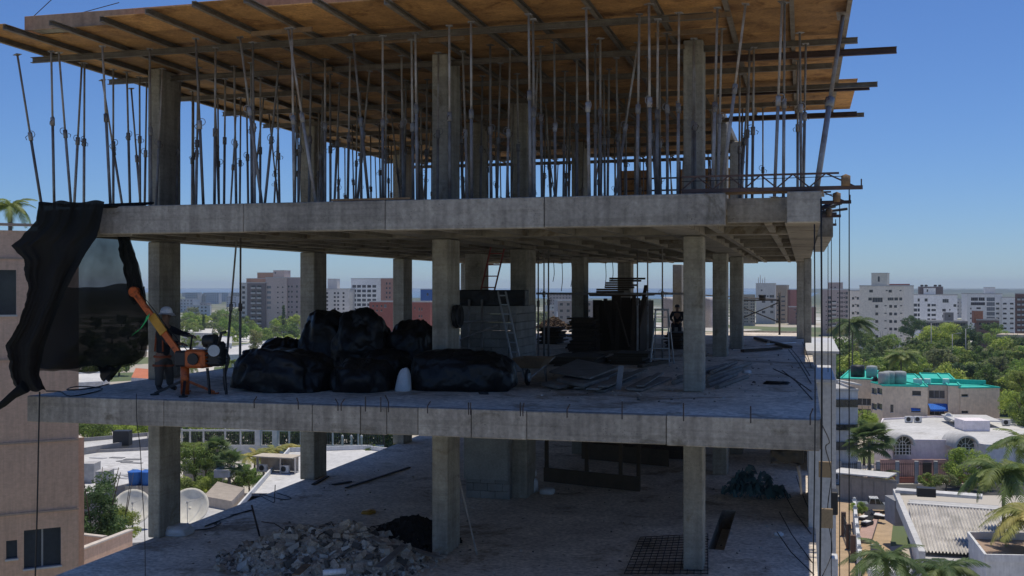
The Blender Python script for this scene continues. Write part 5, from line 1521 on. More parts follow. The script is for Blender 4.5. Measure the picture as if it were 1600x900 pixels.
block(t, 1284, 602, 1326, 598, 453, 18, W('grey_pink_render',(.42,.34,.31)), wg([1296.5],[465+7.1*k for k in range(8)],4.6,4.3,'glass','bar')+wg([1303.3],[472+7.1*k for k in range(7)],5.6,4.3,'glass','balcony')+wg([1309.2,1319],[458+7.1*k for k in range(9)],2,2)+wg([1312.4,1315.6],[458+7.1*k for k in range(9)],1.8,3.8)+wg([1323],[458+7.1*k for k in range(9)],3.4,4.4,'glass','bar')+wg([1291],[472+7.1*k for k in range(7)],1.6,1.6))
block(t, 1294, 603, 1317, 601, 442, 8, W('grey_pink_render',(.42,.34,.31)), [(1299,449,2,2),(1305,449,2,2)], z0=26, parapet=.3)
t = building('apartment_tower', 'white tower with red roof edge peeping behind the beige tower', 1404, 800)
block(t, 1386, 800, 1421.5, 798, 445.5, 16, W('white_paint',(.82,.80,.76)), [(1419,452,3,1.6),(1414,455,4,1.6),(1418,461,4,1.6)])
b = MB().bar(gp(1386,799,28.7), gp(1421.5,797,28.7), .4, 1.2); b.build('red_roof_edge', W('red_paint',(.5,.08,.07)), t)
t = building('apartment_tower', 'grey mid rise between the beige tower and the white one', 1419, 640)
block(t, 1408, 640, 1426.5, 638, 460, 14, W('grey_render',(.28,.265,.26)), wg([1416.5,1422],[465,472,479,486,493],2.6,2.6))
t = building('apartment_tower', 'white tower with brown roof house and four dark tanks', 1460, 560)
wt = W('white_paint_cool',(.88,.86,.82))
rr = [476.7,484.4,492,499.4,507]
block(t, 1424.5, 562, 1496, 556, 461.2, 17, wt, wg([1429.5],rr,6,4.4,'glass','bar')+wg([1435.4],[468.7]+rr,2.8,4.4)+[(1447,468.7,4,4.5),(1477.5,470,8.5,5.5,'glass','bar'),(1492,477.3,4,4),(1475,484.6,5,4),(1475,494,5,4),(1484,484,2,2)]+wg([1451.3],rr,3.8,4.4)+wg([1458.8],rr,6,3.4,'glass','bar'))
block(t, 1437, 566, 1473.5, 563, 448.2, 9, W('brown_render',(.21,.165,.15)), [], z0=23, parapet=.2)
block(t, 1444, 561.5, 1462, 560, 450.3, 4, wt, [(1449,454,2,4)], z0=22.9, parapet=.2)
for u in (1440.5,1447,1461.3,1468.3):
    p = gp(u,567,HC+.25); MB().lathe(p, [(0,0),(.75,0),(.8,.7),(.55,.95),(0,1.05)], 12).build('water_tank', M['dark'], t)
t = building('apartment_tower', 'white tower with a tall glazed stair strip at the right', 1550, 600)
r6 = [474.4+7.7*k for k in range(8)]
block(t, 1511, 604, 1566, 600, 459.6, 17, wt, [(1522.7,467.3,10,5,'glass','bar'),(1533.8,467.3,8.5,5,'glass','bar'),(1528,474.5,20,4.6,'glass','bar'),(1529,481.5,6,2.6)]+wg([1548],[467.6,475,482.7,490.2,497.8],11.5,5.6,'glass_pale','bar')+wg([1558.8],r6,4.6,2.7)+wg([1517],r6[1:],2,2.2))
block(t, 1566, 598, 1587.5, 596, 465.5, 15, wt, wg([1570,1580.8],[474.4+7.7*k for k in range(8)],4.8,2.7))
block(t, 1539, 604, 1555, 602.5, 449.3, 6, W('white_paint',(.82,.80,.76)), [], z0=22.6, parapet=.2)
t = building('brown_tower', 'dark brown tower cut by the right edge of the picture', 1600, 520)
block(t, 1586, 522, 1640, 515, 459.5, 15, W('brown_brick',(.20,.10,.075)), wg([1592,1599],[467+8*k for k in range(8)],3.4,4,'glass','balcony'))
t = building('low_apartment_block', 'low block with flat pale roofs and green shaded galleries before the white towers', 1476, 500)
block(t, 1440, 500, 1512, 494, 502.5, 14, W('grey_render',(.28,.265,.26)), [(1458,507,26,4,'glass','bar'),(1495,507,24,4,'glass','bar'),(1457,515,24,4,'glass','bar'),(1494,515,22,4,'glass','bar')], roof=W('pale_roof',(.62,.60,.56)))
block(t, 1476, 497, 1490, 496, 489, 6, W('grey_render',(.28,.265,.26)), [(1483.5,494,3,3)], z0=10, parapet=.3)
t = building('brick_block', 'small brick building with orange roof house before the glazed stair tower', 1540, 480)
block(t, 1526, 482, 1561, 479, 500.5, 14, W('brown_brick2',(.22,.13,.10)), [(1535,506,9,4,'glass','bar'),(1551,506,16,4,'glass','bar')]+wg([1533,1545],[513.5,521,528.5],4,3)+wg([1557],[514,522,530],5,5,'glass','balcony'))
block(t, 1521.5, 484, 1536, 483, 486, 6, W('orange_brick',(.42,.17,.09)), [], z0=11, parapet=.2)
t = building('petrol_canopy', 'pale flat canopy on dark posts at the right edge', 1590, 380)
p0, p1 = gp(1566,380,10), gp(1640,372,10)
MB().bar(p0+Vector((0,6,0)), p1+Vector((0,6,0)), 13, .9).build('canopy_slab', W('tan_roof',(.5,.42,.32)), t)
for u in (1577,1586,1604):
    q = gp(u,383); MB().bar(q, q+Vector((0,0,9.5)), 1.0, 1.0).build('post', M['dark'], t)
# ---- behind the back right of the middle floor
t = building('apartment_tower', 'cream tower with antennas seen under the right end of the upper slab', 1196, 800)
block(t, 1181, 802, 1211, 798, 443.5, 14, W('cream_white',(.60,.58,.53)), [(1190,453.5,2.4,2.4),(1206,463,6.5,4,'glass','bar'),(1193,471,5,4),(1206,471,4,4),(1193,487.5,5,4),(1206,487.5,4.6,4),(1206,479,4.6,4),(1199.5,463,2.4,3)])
for u, h in ((1185,5),(1188,6.5),(1191.5,4),(1195,5)):
    q = gp(u,804,29.3); MB().tube([q, q+Vector((0,0,h))], .25, 6).build('antenna', M['frame'], t)
t = building('apartment_tower', 'tan and brick tower right of the cream tower with antennas', 1222, 820)
block(t, 1211.5, 815, 1229, 812, 446, 14, W('tan_render',(.46,.36,.25)), wg([1215],[463.6+7*k for k in range(6)],2,2)+wg([1223.5],[463.6+7*k for k in range(6)],5,2.6,'glass','bar'))
block(t, 1228.5, 818, 1235, 816, 453, 12, W('red_brick',(.30,.10,.07)), [])
t = building('brick_block', 'low brown brick block right of the tan and brick tower', 1250, 780)
block(t, 1233, 780, 1275, 776, 480, 14, W('brown_brick3',(.25,.14,.11)), wg([1242,1249,1256],[484],3,1.6)+wg([1245.5,1255.5],[490,496],4.5,3.2,'glass','bar'))
block(t, 1252, 779, 1262, 778, 470, 8, W('red_brick',(.30,.10,.07)), [], z0=11, parapet=.2)
t = building('apartment_tower', 'hazy blue grey slim tower far behind the brick block', 1250, 1700)
block(t, 1246, 1700, 1253.5, 1698, 452.5, 16, W('grey_blue',(.32,.34,.38)), wg([1248,1251],[458+4*k for k in range(6)],1.6,1.6))
t = building('apartment_tower', 'tan slab block with many small windows left of the cream antenna tower', 1168, 760)
block(t, 1150, 760, 1180, 758, 461, 14, W('tan_render2',(.40,.34,.26)), wg([1164,1167.5,1174,1177.5],[466+4.6*k for k in range(9)],2.4,2))
# ---- left skyline, seen under the upper slab
t = building('apartment_tower', 'grey and pink tower with stacked balconies behind the leaning prop', 420, 645)
gpk = W('pinkish_render',(.56,.45,.40))
block(t, 374, 648, 386, 647, 443, 16, W('pale_grey_render',(.66,.63,.59)), wg([380.5],[449+7.9*k for k in range(9)],4.6,4))
block(t, 386, 645, 415, 643, 442.5, 16, W('dark_grey_render',(.20,.165,.16)), wg([396,405.2],[448.4+7.9*k for k in range(9)],7,4.8,'glass','balcony'))
block(t, 415, 644, 448, 641, 434.5, 17, gpk, wg([420],[448.7+8*k for k in range(5)],6.6,4,'glass_pale','bar')+wg([434,441.5],[448.7+8*k for k in range(8)],2.2,2.2))
block(t, 448, 642, 470, 639, 434.5, 16, W('pinkish_render2',(.36,.29,.28)), wg([451,456],[447.7+8*k for k in range(8)],2.8,3)+wg([463.8],[447.7+8*k for k in range(8)],3,3.4))
block(t, 385, 650, 431, 647, 435.5, 9, W('orange_render',(.46,.27,.18)), [], z0=29, parapet=.3)
block(t, 402, 652, 428, 650, 426.5, 8, W('orange_render',(.46,.27,.18)), [], z0=31, parapet=.3)
block(t, 427, 650, 444, 648, 423, 8, gpk, [(430,426.5,2.4,2)], z0=32, parapet=.3)
t = building('apartment_tower', 'pale grey tower with small punched windows between the left columns', 526, 700)
block(t, 500, 702, 546, 698, 452, 16, W('pale_grey_render',(.66,.63,.59)), wg([511,523,528.3,536.7],[458+6.1*k for k in range(7)],3,3))
block(t, 512, 705, 526.5, 704, 436, 6, W('pale_grey_render',(.66,.63,.59)), [], z0=25, parapet=.2)
t = building('apartment_tower', 'white tower with balcony windows and brick flank between the left columns', 580, 708)
block(t, 548.5, 708, 595, 704, 436, 16, W('white_paint_cool',(.88,.86,.82)), wg([553.5,561,568.8,576.8,584.8],[447.4+7.2*k for k in range(9)],6,4,'glass','bar'))
block(t, 595, 703, 614, 700, 435.5, 15, W('pink_brick',(.38,.20,.15)), wg([604,609],[443+7.2*k for k in range(8)],2.4,3.4))
t = building('wrapped_building', 'building wrapped in bright blue sheeting behind the red brick block', 640, 760)
block(t, 604, 765, 616, 764, 452.5, 14, W('blue_sheeting',(.03,.13,.42)), [])
block(t, 657, 760, 680, 758, 452.5, 14, W('blue_sheeting',(.03,.13,.42)), [(668,460,3,4)])
t = building('brick_block', 'long red brick block behind the black bags', 620, 480)
block(t, 577, 482, 672, 474, 472, 14, W('red_brick2',(.32,.095,.065)), wg([583,589,596],[478,485],2.6,3)+[(602,478,4,5,'glass_pale'),(655,483,1.6,5),(659,483,1.6,5),(655,494,1.6,4),(659,494,1.6,4),(648,481,1.6,4)])
# ---- smaller town blocks strewn behind, each a thing of its own
random.seed(31)
pale = [W('pale_a',(.56,.55,.53)), W('pale_b',(.50,.47,.42)), W('pale_c',(.60,.60,.62)), W('pale_d',(.42,.33,.28)), W('pale_e',(.34,.33,.34))]
def far_block(u, D, w, h, group, label):
    t = building('town_block', label, u, D, group)
    a, c = gp(u,D), gp(u + w*FPX/D, D)
    vt = HY - (h-HC)*FPX/D
    px = FPX/D; rows = [vt + (1.6+3.2*k)*px for k in range(max(1,int(h/3.2)))]
    us = [u + (i+.5)*3.4*px for i in range(int(w/3.4))]
    block(t, u, D, u + w*px, D+random.uniform(-6,6), vt, random.uniform(9,16), random.choice(pale), wg(us, rows, 1.5*px, 1.3*px) if px > .7 else [], parapet=.4)
TEN = ['first','second','third','fourth','fifth','sixth','seventh','eighth','ninth','tenth','eleventh','twelfth','thirteenth','fourteenth','fifteenth','sixteenth','seventeenth','eighteenth','nineteenth']
CNT = TEN + ['twentieth'] + ['twenty '+x for x in TEN[:9]]
sides = ['left of the leaning prop','between the left columns','in the gap left of the stair core','behind the right columns','on the far right']
for lo, hi, n, gi in ((280,376,26,0),(842,884,11,2),(1400,1600,12,4)):
    todo = []
    for k in range(n):
        u = random.uniform(lo,hi); D = random.uniform(900,3200) if gi == 0 else (random.uniform(520,1500) if gi == 2 else random.uniform(750,1500))
        h = random.choice((6,8,10,14,20)) if D < 1500 else random.choice((12,18,24,30))
        if gi == 4: h = random.choice((6,9,12,15))
        h = max(5, min(h, HC-9.0*D/1700))
        todo.append((u, D, random.uniform(12,26), h))
    for q, (u, D, w, h) in enumerate(sorted(todo)):
        far_block(u, D, w, h, 'far town blocks '+sides[gi], '%s pale far block from the left, %s' % (CNT[q], sides[gi]))
# ================================================================== near surroundings
WH = W('white_roof', (.60,.59,.57), .22, 0)
weather(WH, patch=(.78,.77,.75), pscale=.25, spots=0)
def px_poly(pts, z): return [atz(u, v, z) for u, v in pts]
def house(name, label, pts, z, wall, roof, parapet=.35, cat='house', group=None, rim=None):
    """flat roofed house: roof outline measured at its height, walls down to the ground"""
    P = px_poly(pts, z); c = sum(P, Vector())/len(P); c.z = 0
    t = thing(name, label, cat, c, group)
    n = len(P)
    MB().add([Vector((p.x,p.y,0)) for p in P] + P, [(i,(i+1)%n,n+(i+1)%n,n+i) for i in range(n)]).build('wall', wall, t)
    MB().add([p-Vector((0,0,.02)) for p in P], [tuple(range(n))]).build('roof', roof, t)
    if parapet:
        for i in range(n):
            p, q = P[i], P[(i+1)%n]
            MB().bar(p+Vector((0,0,parapet/2+.002*i)), q+Vector((0,0,parapet/2+.002*i)), .2, parapet).build('parapet', rim or wall, t)
    return t
def pbox(parent, u0, v0, u1, v1, z0, z1, D, dep, m, name, bev=.02):
    a, c = gp(u0, D), gp(u1, D)
    ux = (c-a); w = ux.length; rz = math.atan2(ux.y, ux.x)
    o = put(name, MB().bbox((0,0,0),(w,dep,z1-z0),bev).mesh(name, m), parent, Vector((a.x,a.y,z0)) - (wloc(parent) if parent else Vector()), rz)
    return o
# ---- brick apartment house at the left edge
M['left_brick'] = mat('fine_orange_brick', (.72,.48,.34), .9, col2=(.64,.42,.295), scale=.35, streak=.12, fine=.07, bump=.1, bscale=12)
def brick_courses(m):
    n, l = m.node_tree.nodes, m.node_tree.links
    b = n['Principled BSDF']; src = b.inputs['Base Color'].links[0].from_socket
    g = n.new('ShaderNodeNewGeometry'); mp = n.new('ShaderNodeMapping'); mp.inputs['Rotation'].default_value = (R(90),0,0)
    l.new(g.outputs['Position'], mp.inputs['Vector'])
    br = n.new('ShaderNodeTexBrick'); br.inputs['Scale'].default_value = 4; br.inputs['Mortar Size'].default_value = .012
    br.inputs['Color1'].default_value = (1,1,1,1); br.inputs['Color2'].default_value = (.8,.78,.76,1); br.inputs['Mortar'].default_value = (.75,.75,.75,1)
    l.new(mp.outputs[0], br.inputs['Vector'])
    mx = n.new('ShaderNodeMix'); mx.data_type='RGBA'; mx.blend_type='MULTIPLY'; mx.inputs['Factor'].default_value = .45
    l.new(src, mx.inputs['A']); l.new(br.outputs[0], mx.inputs['B']); l.new(mx.outputs['Result'], b.inputs['Base Color'])
brick_courses(M['left_brick'])
t = building('brick_apartment_house', 'tall orange brick house filling the left edge of the picture', 60, 55)
block(t, -120, 51.6, 123, 54.9, 357, 9, M['left_brick'], [(-2,457,46,70,'glass','bar'),(19,859,15,28,'glass'),(66,856,46,60,'glass','bar')], parapet=.0)
block(t, 122.8, 55.4, 131.5, 55.55, 684, 7, M['left_brick'], [], parapet=0)
MB().bar(gp(-120,51.5,30.06), gp(123.5,54.8,30.06), .4, .12).build('coping', W('coping_tan',(.45,.33,.25)), t)
for v_ in (404, 560, 690, 800):
    z_ = HC-(v_-HY)/FPX*54
    MB().bar(gp(-120,51.58,z_), gp(122.8,54.86,z_), .06, .1).build('string_course', W('coping_tan',(.45,.33,.25)), t)
# terrace walls at its foot
q0, q1, q2 = atz(18,900,13.0), atz(203,829,11.0), atz(104,835,12.2)
tw = thing('terrace_wall', 'low orange terrace wall with pale coping at the foot of the brick house', 'wall', (q0.x,q0.y,0))
def wall_run(parent, A_, B_, zb, th=.25):
    b = MB(); d = (B_-A_); sd = Vector((-d.y,d.x,0)).normalized()*th/2
    b.add([Vector((A_.x,A_.y,zb))-sd, Vector((B_.x,B_.y,zb))-sd, B_-sd, A_-sd, Vector((A_.x,A_.y,zb))+sd, Vector((B_.x,B_.y,zb))+sd, B_+sd, A_+sd], [(0,1,2,3),(7,6,5,4),(3,2,6,7),(0,3,7,4),(1,5,6,2)])
    b.build('wall', M['left_brick'], parent)
    MB().bar(A_+Vector((0,0,.05)), B_+Vector((0,0,.05)), th+.14, .09).build('coping', W('coping_pale',(.62,.55,.48)), parent)
A_ = atz(18,900,12.6); B_ = gp(204, A_.dot(FWD)*1.28); B_ = hitp(204, 829, B_, FWD)
wall_run(tw, A_, B_, 0)
wall_run(tw, hitp(95,832,B_+FWD*3,FWD), hitp(164,840,B_+FWD*.5,FWD), 0)
palm(gp(16, 85), 33.2, 2.4, 'palm', 'palm whose crown shows above the roof of the brick house', n=16)
# ---- lower left: roofs, dishes, tanks
t = house('white_roof_house', 'sprawling low house with patched white roof left of the left end column', [(128,778),(250,748),(260,702),(128,708)], 5.0, W('grey_wall',(.36,.34,.32)), WH)
rs = random.Random(9)
for k in range(16):
    u, v = rs.uniform(135,228), rs.uniform(712,768)
    q = atz(u, v, 5.0); o = put('roof_patch', MB().bbox((-rs.uniform(.5,1.6),-rs.uniform(.2,.7),0),(rs.uniform(.5,1.6),rs.uniform(.2,.7),.05),.01).mesh('roof_patch', rs.choice((W('grey_patch',(.22,.22,.22)), WH, W('grey_patch2',(.45,.45,.45))))), t, q-wloc(t), rs.uniform(-.4,.4))
pbox(t, 128,0,147,0, 5, 7.2, 122, 2, W('grey_wall2',(.48,.46,.44)), 'roof_box'); pbox(t, 149,0,168,0, 5, 7.0, 118, 2, W('grey_wall2',(.48,.46,.44)), 'roof_box')
t = house('white_roof_house', 'second low house with bright white strip roof behind the patched one', [(128,706),(232,690),(232,681),(128,690)], 5.4, W('grey_wall',(.36,.34,.32)), WH, parapet=.5)
pbox(t, 176,0,201,0, 5.4, 7.4, 148, 1.5, M['dark'], 'dark_roof_opening')
for k, u in enumerate((203, 222)):
    q = atz(u+8, 757, 7.0)
    wt_ = thing('water_tank', ('left' if k == 0 else 'right')+' blue water tank of the pair beside the left end column', 'tank', q, 'blue water tanks')
    MB().lathe((0,0,0), [(0,0),(.58,0),(.70,1.25),(.74,1.27),(.74,1.34),(.66,1.36),(.3,1.5),(0,1.52)], 18).build('tank_body', W('blue_plastic',(.03,.13,.45),.1,0), wt_, True)
    MB().lathe((0,0,1.5), [(.22,0),(.22,.08),(0,.1)], 12).build('lid', W('blue_plastic_pale',(.45,.55,.65),.1,0), wt_, True)
    MB().box((-.7,-.7,-2.2), (.7,.7,-.02)).build('plinth', W('tan_wall',(.5,.42,.34)), wt_, True)
t = house('low_roof', 'low grey roof terrace carrying the satellite dishes', [(150,860),(330,840),(420,775),(215,775)], 4.6, W('grey_wall',(.36,.34,.32)), W('grey_roof',(.5,.49,.47)), parapet=.3)
def dish(u, v, D, r, label, tilt, yaw):
    q = hitp(u, v, gp(u, D), FWD)
    t = thing('satellite_dish', label, 'satellite dish', (q.x,q.y,4.6), 'large cream satellite dishes')
    b = MB(); rot = Matrix.Rotation(yaw,3,'Z') @ Matrix.Rotation(tilt,3,'X'); ce = Vector((q.x,q.y,q.z))
    N, K = 28, 8; vs_ = []
    for i in range(K+1):
        rr_ = r*i/K
        for k in range(N):
            a = 2*math.pi*k/N; vs_.append(ce + rot @ Vector((rr_*math.cos(a), rr_*math.sin(a), .28*r*(i/K)**2)))
    b.add(vs_, [(i*N+k, i*N+(k+1)%N, (i+1)*N+(k+1)%N, (i+1)*N+k) for i in range(K) for k in range(N)], 0, True)
    o = b.build('reflector', W('cream_dish',(.70,.66,.56),.08,0), t); o.modifiers.new('t','SOLIDIFY').thickness = .04
    f = ce + rot @ Vector((0,0,r*.8))
    MB().tube([ce+rot@Vector((0,-r*.9,.2*r)), f], .03, 6).build('feed_arm', M['frame'], t)
    MB().tube([ce+rot@Vector((r*.7,r*.5,.2*r)), f], .02, 5).build('feed_arm', M['frame'], t)
    b = MB(); b.lathe(f, [(0,-.1),(.09,-.1),(.09,.12),(0,.12)], 10); b.build('feed_horn', M['frame'], t)
    MB().tube([(q.x,q.y,4.6), ce+Vector((0,0,-.1))], .09, 8).build('mast', M['frame'], t)
dish(207, 795, 101, 1.75, 'left satellite dish, half hidden by the left end column', R(58), R(34))
dish(297, 794, 98, 1.75, 'right satellite dish, right of the left end column', R(58), R(20))
t = house('tan_roof_house', 'small tan house with cracked cement roof right of the dishes', [(318,775),(362,783),(382,762),(340,752)], 5.6, W('tan_wall',(.5,.42,.34)), W('cement_roof',(.42,.36,.29),.3,0), parapet=.0)
pbox(t, 334,0,357,0, 5.6, 6.5, 122, 3, W('grey_wall2',(.48,.46,.44)), 'roof_box')
q = atz(361,777,5.0); 
t = house('white_flat_house', 'long white flat roof with parapet beyond the left edge of the lower floor', [(372,798),(540,790),(625,708),(568,702),(452,706)], 4.6, W('white_wall',(.66,.66,.65)), WH, parapet=.55, rim=W('white_wall',(.66,.66,.65)))
sh = thing('equipment_shed', 'open roof shed sheltering two outdoor units on the white flat roof', 'shed', atz(425,740,4.6))
o0, o1 = atz(396,738,4.6), atz(455,741,4.6)
ux = (o1-o0); wS = ux.length; ux.normalize(); nb_ = Vector((-ux.y,ux.x,0))
MB().bar(o0+nb_*1.0+Vector((0,0,1.95)), o1+nb_*1.0+ux*.3+Vector((0,0,1.95)), 2.6, .12).build('roof', W('tan_roof2',(.55,.48,.38)), sh)
for s in (0, .62, 1):
    p = o0.lerp(o1, s); MB().bar(p+nb_*.9+Vector((0,0,.95)), p+nb_*.95+ux*.12+Vector((0,0,.95)), 1.7, 1.85).build('side_wall', W('tan_wall2',(.55,.5,.44)), sh)
MB().bar(o0+nb_*1.9+Vector((0,0,.93)), o1+nb_*1.9+Vector((0,0,.93)), .1, 1.8).build('back_wall', W('tan_wall2',(.55,.5,.44)), sh)
def ac_unit(pos, rz, label, s=1.0, group='outdoor air conditioner units'):
    t = thing('air_conditioner', label, 'air conditioner', pos, group, rz)
    MB().bbox((-.45*s,-.17*s,.05),(.45*s,.17*s,.75*s),.02).build('casing', W('unit_white',(.7,.69,.66),.06,0), t, True)
    b = MB(); b.ring((-.1*s,-.18*s,.4*s), .27*s, .02*s, 'y', 18, 5); b.build('fan_ring', M['frame'], t, True)
    b = MB(); b.tube([(-.1*s,-.171*s,.4*s),(-.1*s,-.178*s,.4*s)], .25*s, 16); b.build('fan_grille', M['dark'], t, True)
    MB().box((-.4*s,-.12*s,0),(.4*s,.12*s,.05)).build('feet', M['dark'], t, True)
for k, s in enumerate((.2,.78)):
    ac_unit(o0.lerp(o1,s)+nb_*.6, math.atan2(ux.y,ux.x), ('left' if k == 0 else 'right')+' outdoor unit inside the open roof shed', 1.25)
# fence with pillars and hedge behind
fn = thing('metal_fence', 'white framed metal fence with stone pillars beyond the white flat roof', 'fence', gp(380,172))
WF = W('white_fence',(.62,.62,.60),.1,0); FD = mat('dark_fence_bars', (.10,.10,.10), .6)
us_ = [284,297,318,352,376,404,431,452,470,490,520,560,600]
for i in range(len(us_)-1):
    a, c = gp(us_[i],175), gp(us_[i+1],175)
    ped = us_[i] in (404,431)
    MB().bar(a+Vector((0,0,1.5)), a+Vector((0,0,4.2 if not ped else 4.6)), .9 if ped else .22, .9 if ped else .22).build('pillar' if ped else 'post', WF, fn)
    if ped: MB().lathe(a+Vector((0,0,4.6)), [(.65,-.02),(.65,.12),(.2,.2),(.35,.4),(.4,.55),(.3,.75),(0,.85)], 12).build('urn', WF, fn)
    MB().bar(a+Vector((0,0,3.95)), c+Vector((0,0,3.95)), .14, .3).build('top_rail', WF, fn)
    MB().bar(a+Vector((0,0,.8)), c+Vector((0,0,.8)), .3, 1.6).build('plinth', WF, fn)
    n = max(3, int((c-a).length/.28))
    for k in range(1, n):
        p = a.lerp(c, k/n); MB().bar(p+Vector((0,.05,1.6)), p+Vector((0,.05,3.8)), .06, .06).build('bar', FD, fn)
hg = MB(); rs = random.Random(4)
for k in range(5200):
    q = gp(rs.uniform(284,620), 182+rs.uniform(-1.2,1.2), rs.uniform(2.6,4.9)*1.0)
    s = rs.uniform(.1,.2); e = [q+Vector((rs.uniform(-s,s),rs.uniform(-s,s),rs.uniform(-s,s)))*1.6 for _ in range(3)]
    hg.add([q]+e, [(0,1,2,3)])
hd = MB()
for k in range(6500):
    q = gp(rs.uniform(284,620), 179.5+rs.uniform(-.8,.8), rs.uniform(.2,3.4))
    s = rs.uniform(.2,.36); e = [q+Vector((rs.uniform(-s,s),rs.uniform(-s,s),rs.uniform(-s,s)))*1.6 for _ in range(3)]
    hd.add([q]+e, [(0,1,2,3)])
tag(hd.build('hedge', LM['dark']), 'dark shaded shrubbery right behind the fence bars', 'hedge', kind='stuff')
tag(hg.build('hedge', LM['lime']), 'clipped lime green hedge behind the metal fence', 'hedge', kind='stuff')
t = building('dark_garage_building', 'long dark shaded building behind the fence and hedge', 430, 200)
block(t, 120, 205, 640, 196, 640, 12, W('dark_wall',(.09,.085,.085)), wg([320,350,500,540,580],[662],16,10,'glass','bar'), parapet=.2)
# vegetation, lower left
tree(gp(150, 74), 14.6, 3.1, 'tall', 'dark', 'dark glossy leafy tree beside the brick house, lower left', fine=True)
tree(gp(186, 79), 11.0, 1.9, 'round', 'mid', 'smaller tree right of the dark glossy one, before the left dish', fine=True)
tree(gp(178, 172), 7.2, 4.6, 'round', 'lime', 'bright lime tree behind the patched white roof, left', fine=True)
tree(gp(214, 168), 7.3, 4.0, 'round', 'lime', 'bright lime tree just left of the left end column', fine=True)
tree(gp(303, 128), 8.4, 2.9, 'round', 'mid', 'leafy tree right of the left end column above the dishes', fine=True)
tree(gp(322, 134), 8.0, 2.6, 'round', 'mid', 'leafy tree behind the small tan house', fine=True)
fan_palm(gp(358, 124), 6.9, 2.1, 'bushy fan palm above the small tan house')
fan_palm(gp(340, 130), 7.6, 2.0, 'taller fan palm left of the bushy one above the tan house')
for k, (u, D, h) in enumerate(((382,150,4.6),(398,154,4.4),(412,152,4.8),(428,156,4.6),(447,158,4.8),(462,160,4.5))):
    palm(gp(u, D), h-1.2, 2.4, 'palmy', ['first','second','third','fourth','fifth','sixth'][k]+' small areca palm from the left in the row before the fence', 'row of small areca palms before the fence', n=14)
tree(gp(510, 178), 6.6, 2.5, 'round', 'olive', 'low olive bush right of the second left column, lower opening')
tree(gp(600, 175), 6.5, 2.2, 'broad', 'mid', 'low bush at the far end of the left floor edge')
tree(gp(585, 150), 5.4, 1.8, 'round', 'mid', 'small bush beside the white flat roof end')
for k, u in enumerate((535,549,565)):
    q = gp(u, 163); o = put('bollard', MB().lathe((0,0,0), [(.16,0),(.16,1.5),(.2,1.55),(.14,1.75),(0,1.8)], 10).mesh('bollard', WF)); o.location = q+Vector((0,0,2.0)); o.scale=(1,1,1.6)
    tag(o, ['left','middle','right'][k]+' pale post behind the white flat roof', 'post', 'pale posts behind the white roof')
for k, (u, D, h, r, cl, nm) in enumerate(((292,122,5.6,2.6,'mid','low bush at the right foot of the left end column'),(312,124,5.4,2.4,'lime','lime bush below the two leafy trees, lower left'),(330,127,5.6,2.4,'mid','round bush left of the bushy fan palm'),(372,132,5.4,2.4,'mid','round bush right of the bushy fan palm'),(345,142,6.0,3.0,'olive','olive bush behind the fan palms'),(300,150,6.0,3.0,'mid','bush before the left end of the fence'),(390,140,4.2,2.2,'lime','lime bush left of the equipment shed'),(140,165,7.6,4.2,'mid','bush beside the lime trees at the far left'))):
    tree(gp(u,D), h, r, 'round', cl, nm, fine=True)
t = house('white_roof_house', 'flat pale roof between the leafy trees and the fence', [(286,722),(350,716),(352,700),(286,700)], 4.2, W('grey_wall2',(.48,.46,.44)), WH)
# ---- seen through the left opening of the middle floor
t = house('white_villa', 'white villa with dark upper windows amid the trees, left opening', [(318,536),(362,538),(362,527),(318,525)], 6.5, W('white_wall',(.66,.66,.65)), WH)
t = house('white_villa', 'long low white roof beside the villa, left opening', [(352,556),(478,552),(474,537),(418,533),(360,543)], 5.0, W('white_wall',(.66,.66,.65)), WH)
t = house('grey_villa', 'grey villa roof partly hidden behind the machine, left opening', [(286,520),(330,522),(332,513),(288,512)], 6.5, W('grey_wall2',(.48,.46,.44)), W('pale_roof',(.62,.60,.56)))
t = house('red_tile_house', 'small white house with orange tile roof beside the shade net', [(205,590),(240,592),(240,577),(212,575)], 5.5, W('white_wall',(.66,.66,.65)), W('orange_tile',(.55,.18,.08)), parapet=0)
t = house('white_villa', 'white flat roof seen between shade net and slab edge', [(122,600),(160,598),(172,582),(122,584)], 5.0, W('white_wall',(.66,.66,.65)), WH)
random.seed(77)
LT = [(300,500,11,6,'round','mid'),(322,620,11,7,'round','lime'),(345,560,11,6,'broad','lime'),(338,760,11,7,'round','mid'),(365,640,11,7,'round','mid'),(360,480,9,5,'round','lime'),(440,560,12,6,'round','lime'),(460,600,12,6,'round','lime'),(452,430,8,5,'broad','lime'),(290,640,9,6,'round','olive'),(310,780,9,7,'round','mid'),(375,720,10,7,'round','dark'),(425,680,9,6,'round','mid'),(470,660,10,7,'round','lime'),(300,440,9,5,'round','mid'),(326,430,8,4,'round','lime'),(478,440,8,5,'round','lime'),(392,560,9,5,'broad','mid'),(350,860,9,8,'round','lime'),(300,900,9,8,'round','olive'),(372,900,10,8,'round','mid'),(430,520,9,5,'round','olive'),(180,420,7,5,'round','mid'),(155,430,7,5,'broad','lime')]
LD = {'mid':'mid green','lime':'lime green','olive':'olive green','dark':'dark green'}
LT += [(u_, D_, 8.5, 5.5, k_, c_) for u_, D_, k_, c_ in ((128,300,'round','mid'),(146,340,'round','olive'),(165,290,'broad','mid'),(186,330,'round','mid'),(205,380,'round','lime'),(140,480,'round','mid'),(175,520,'round','olive'),(200,560,'round','mid'),(222,470,'round','mid'),(226,640,'round','olive'),(150,700,'round','mid'),(190,760,'round','mid'))]
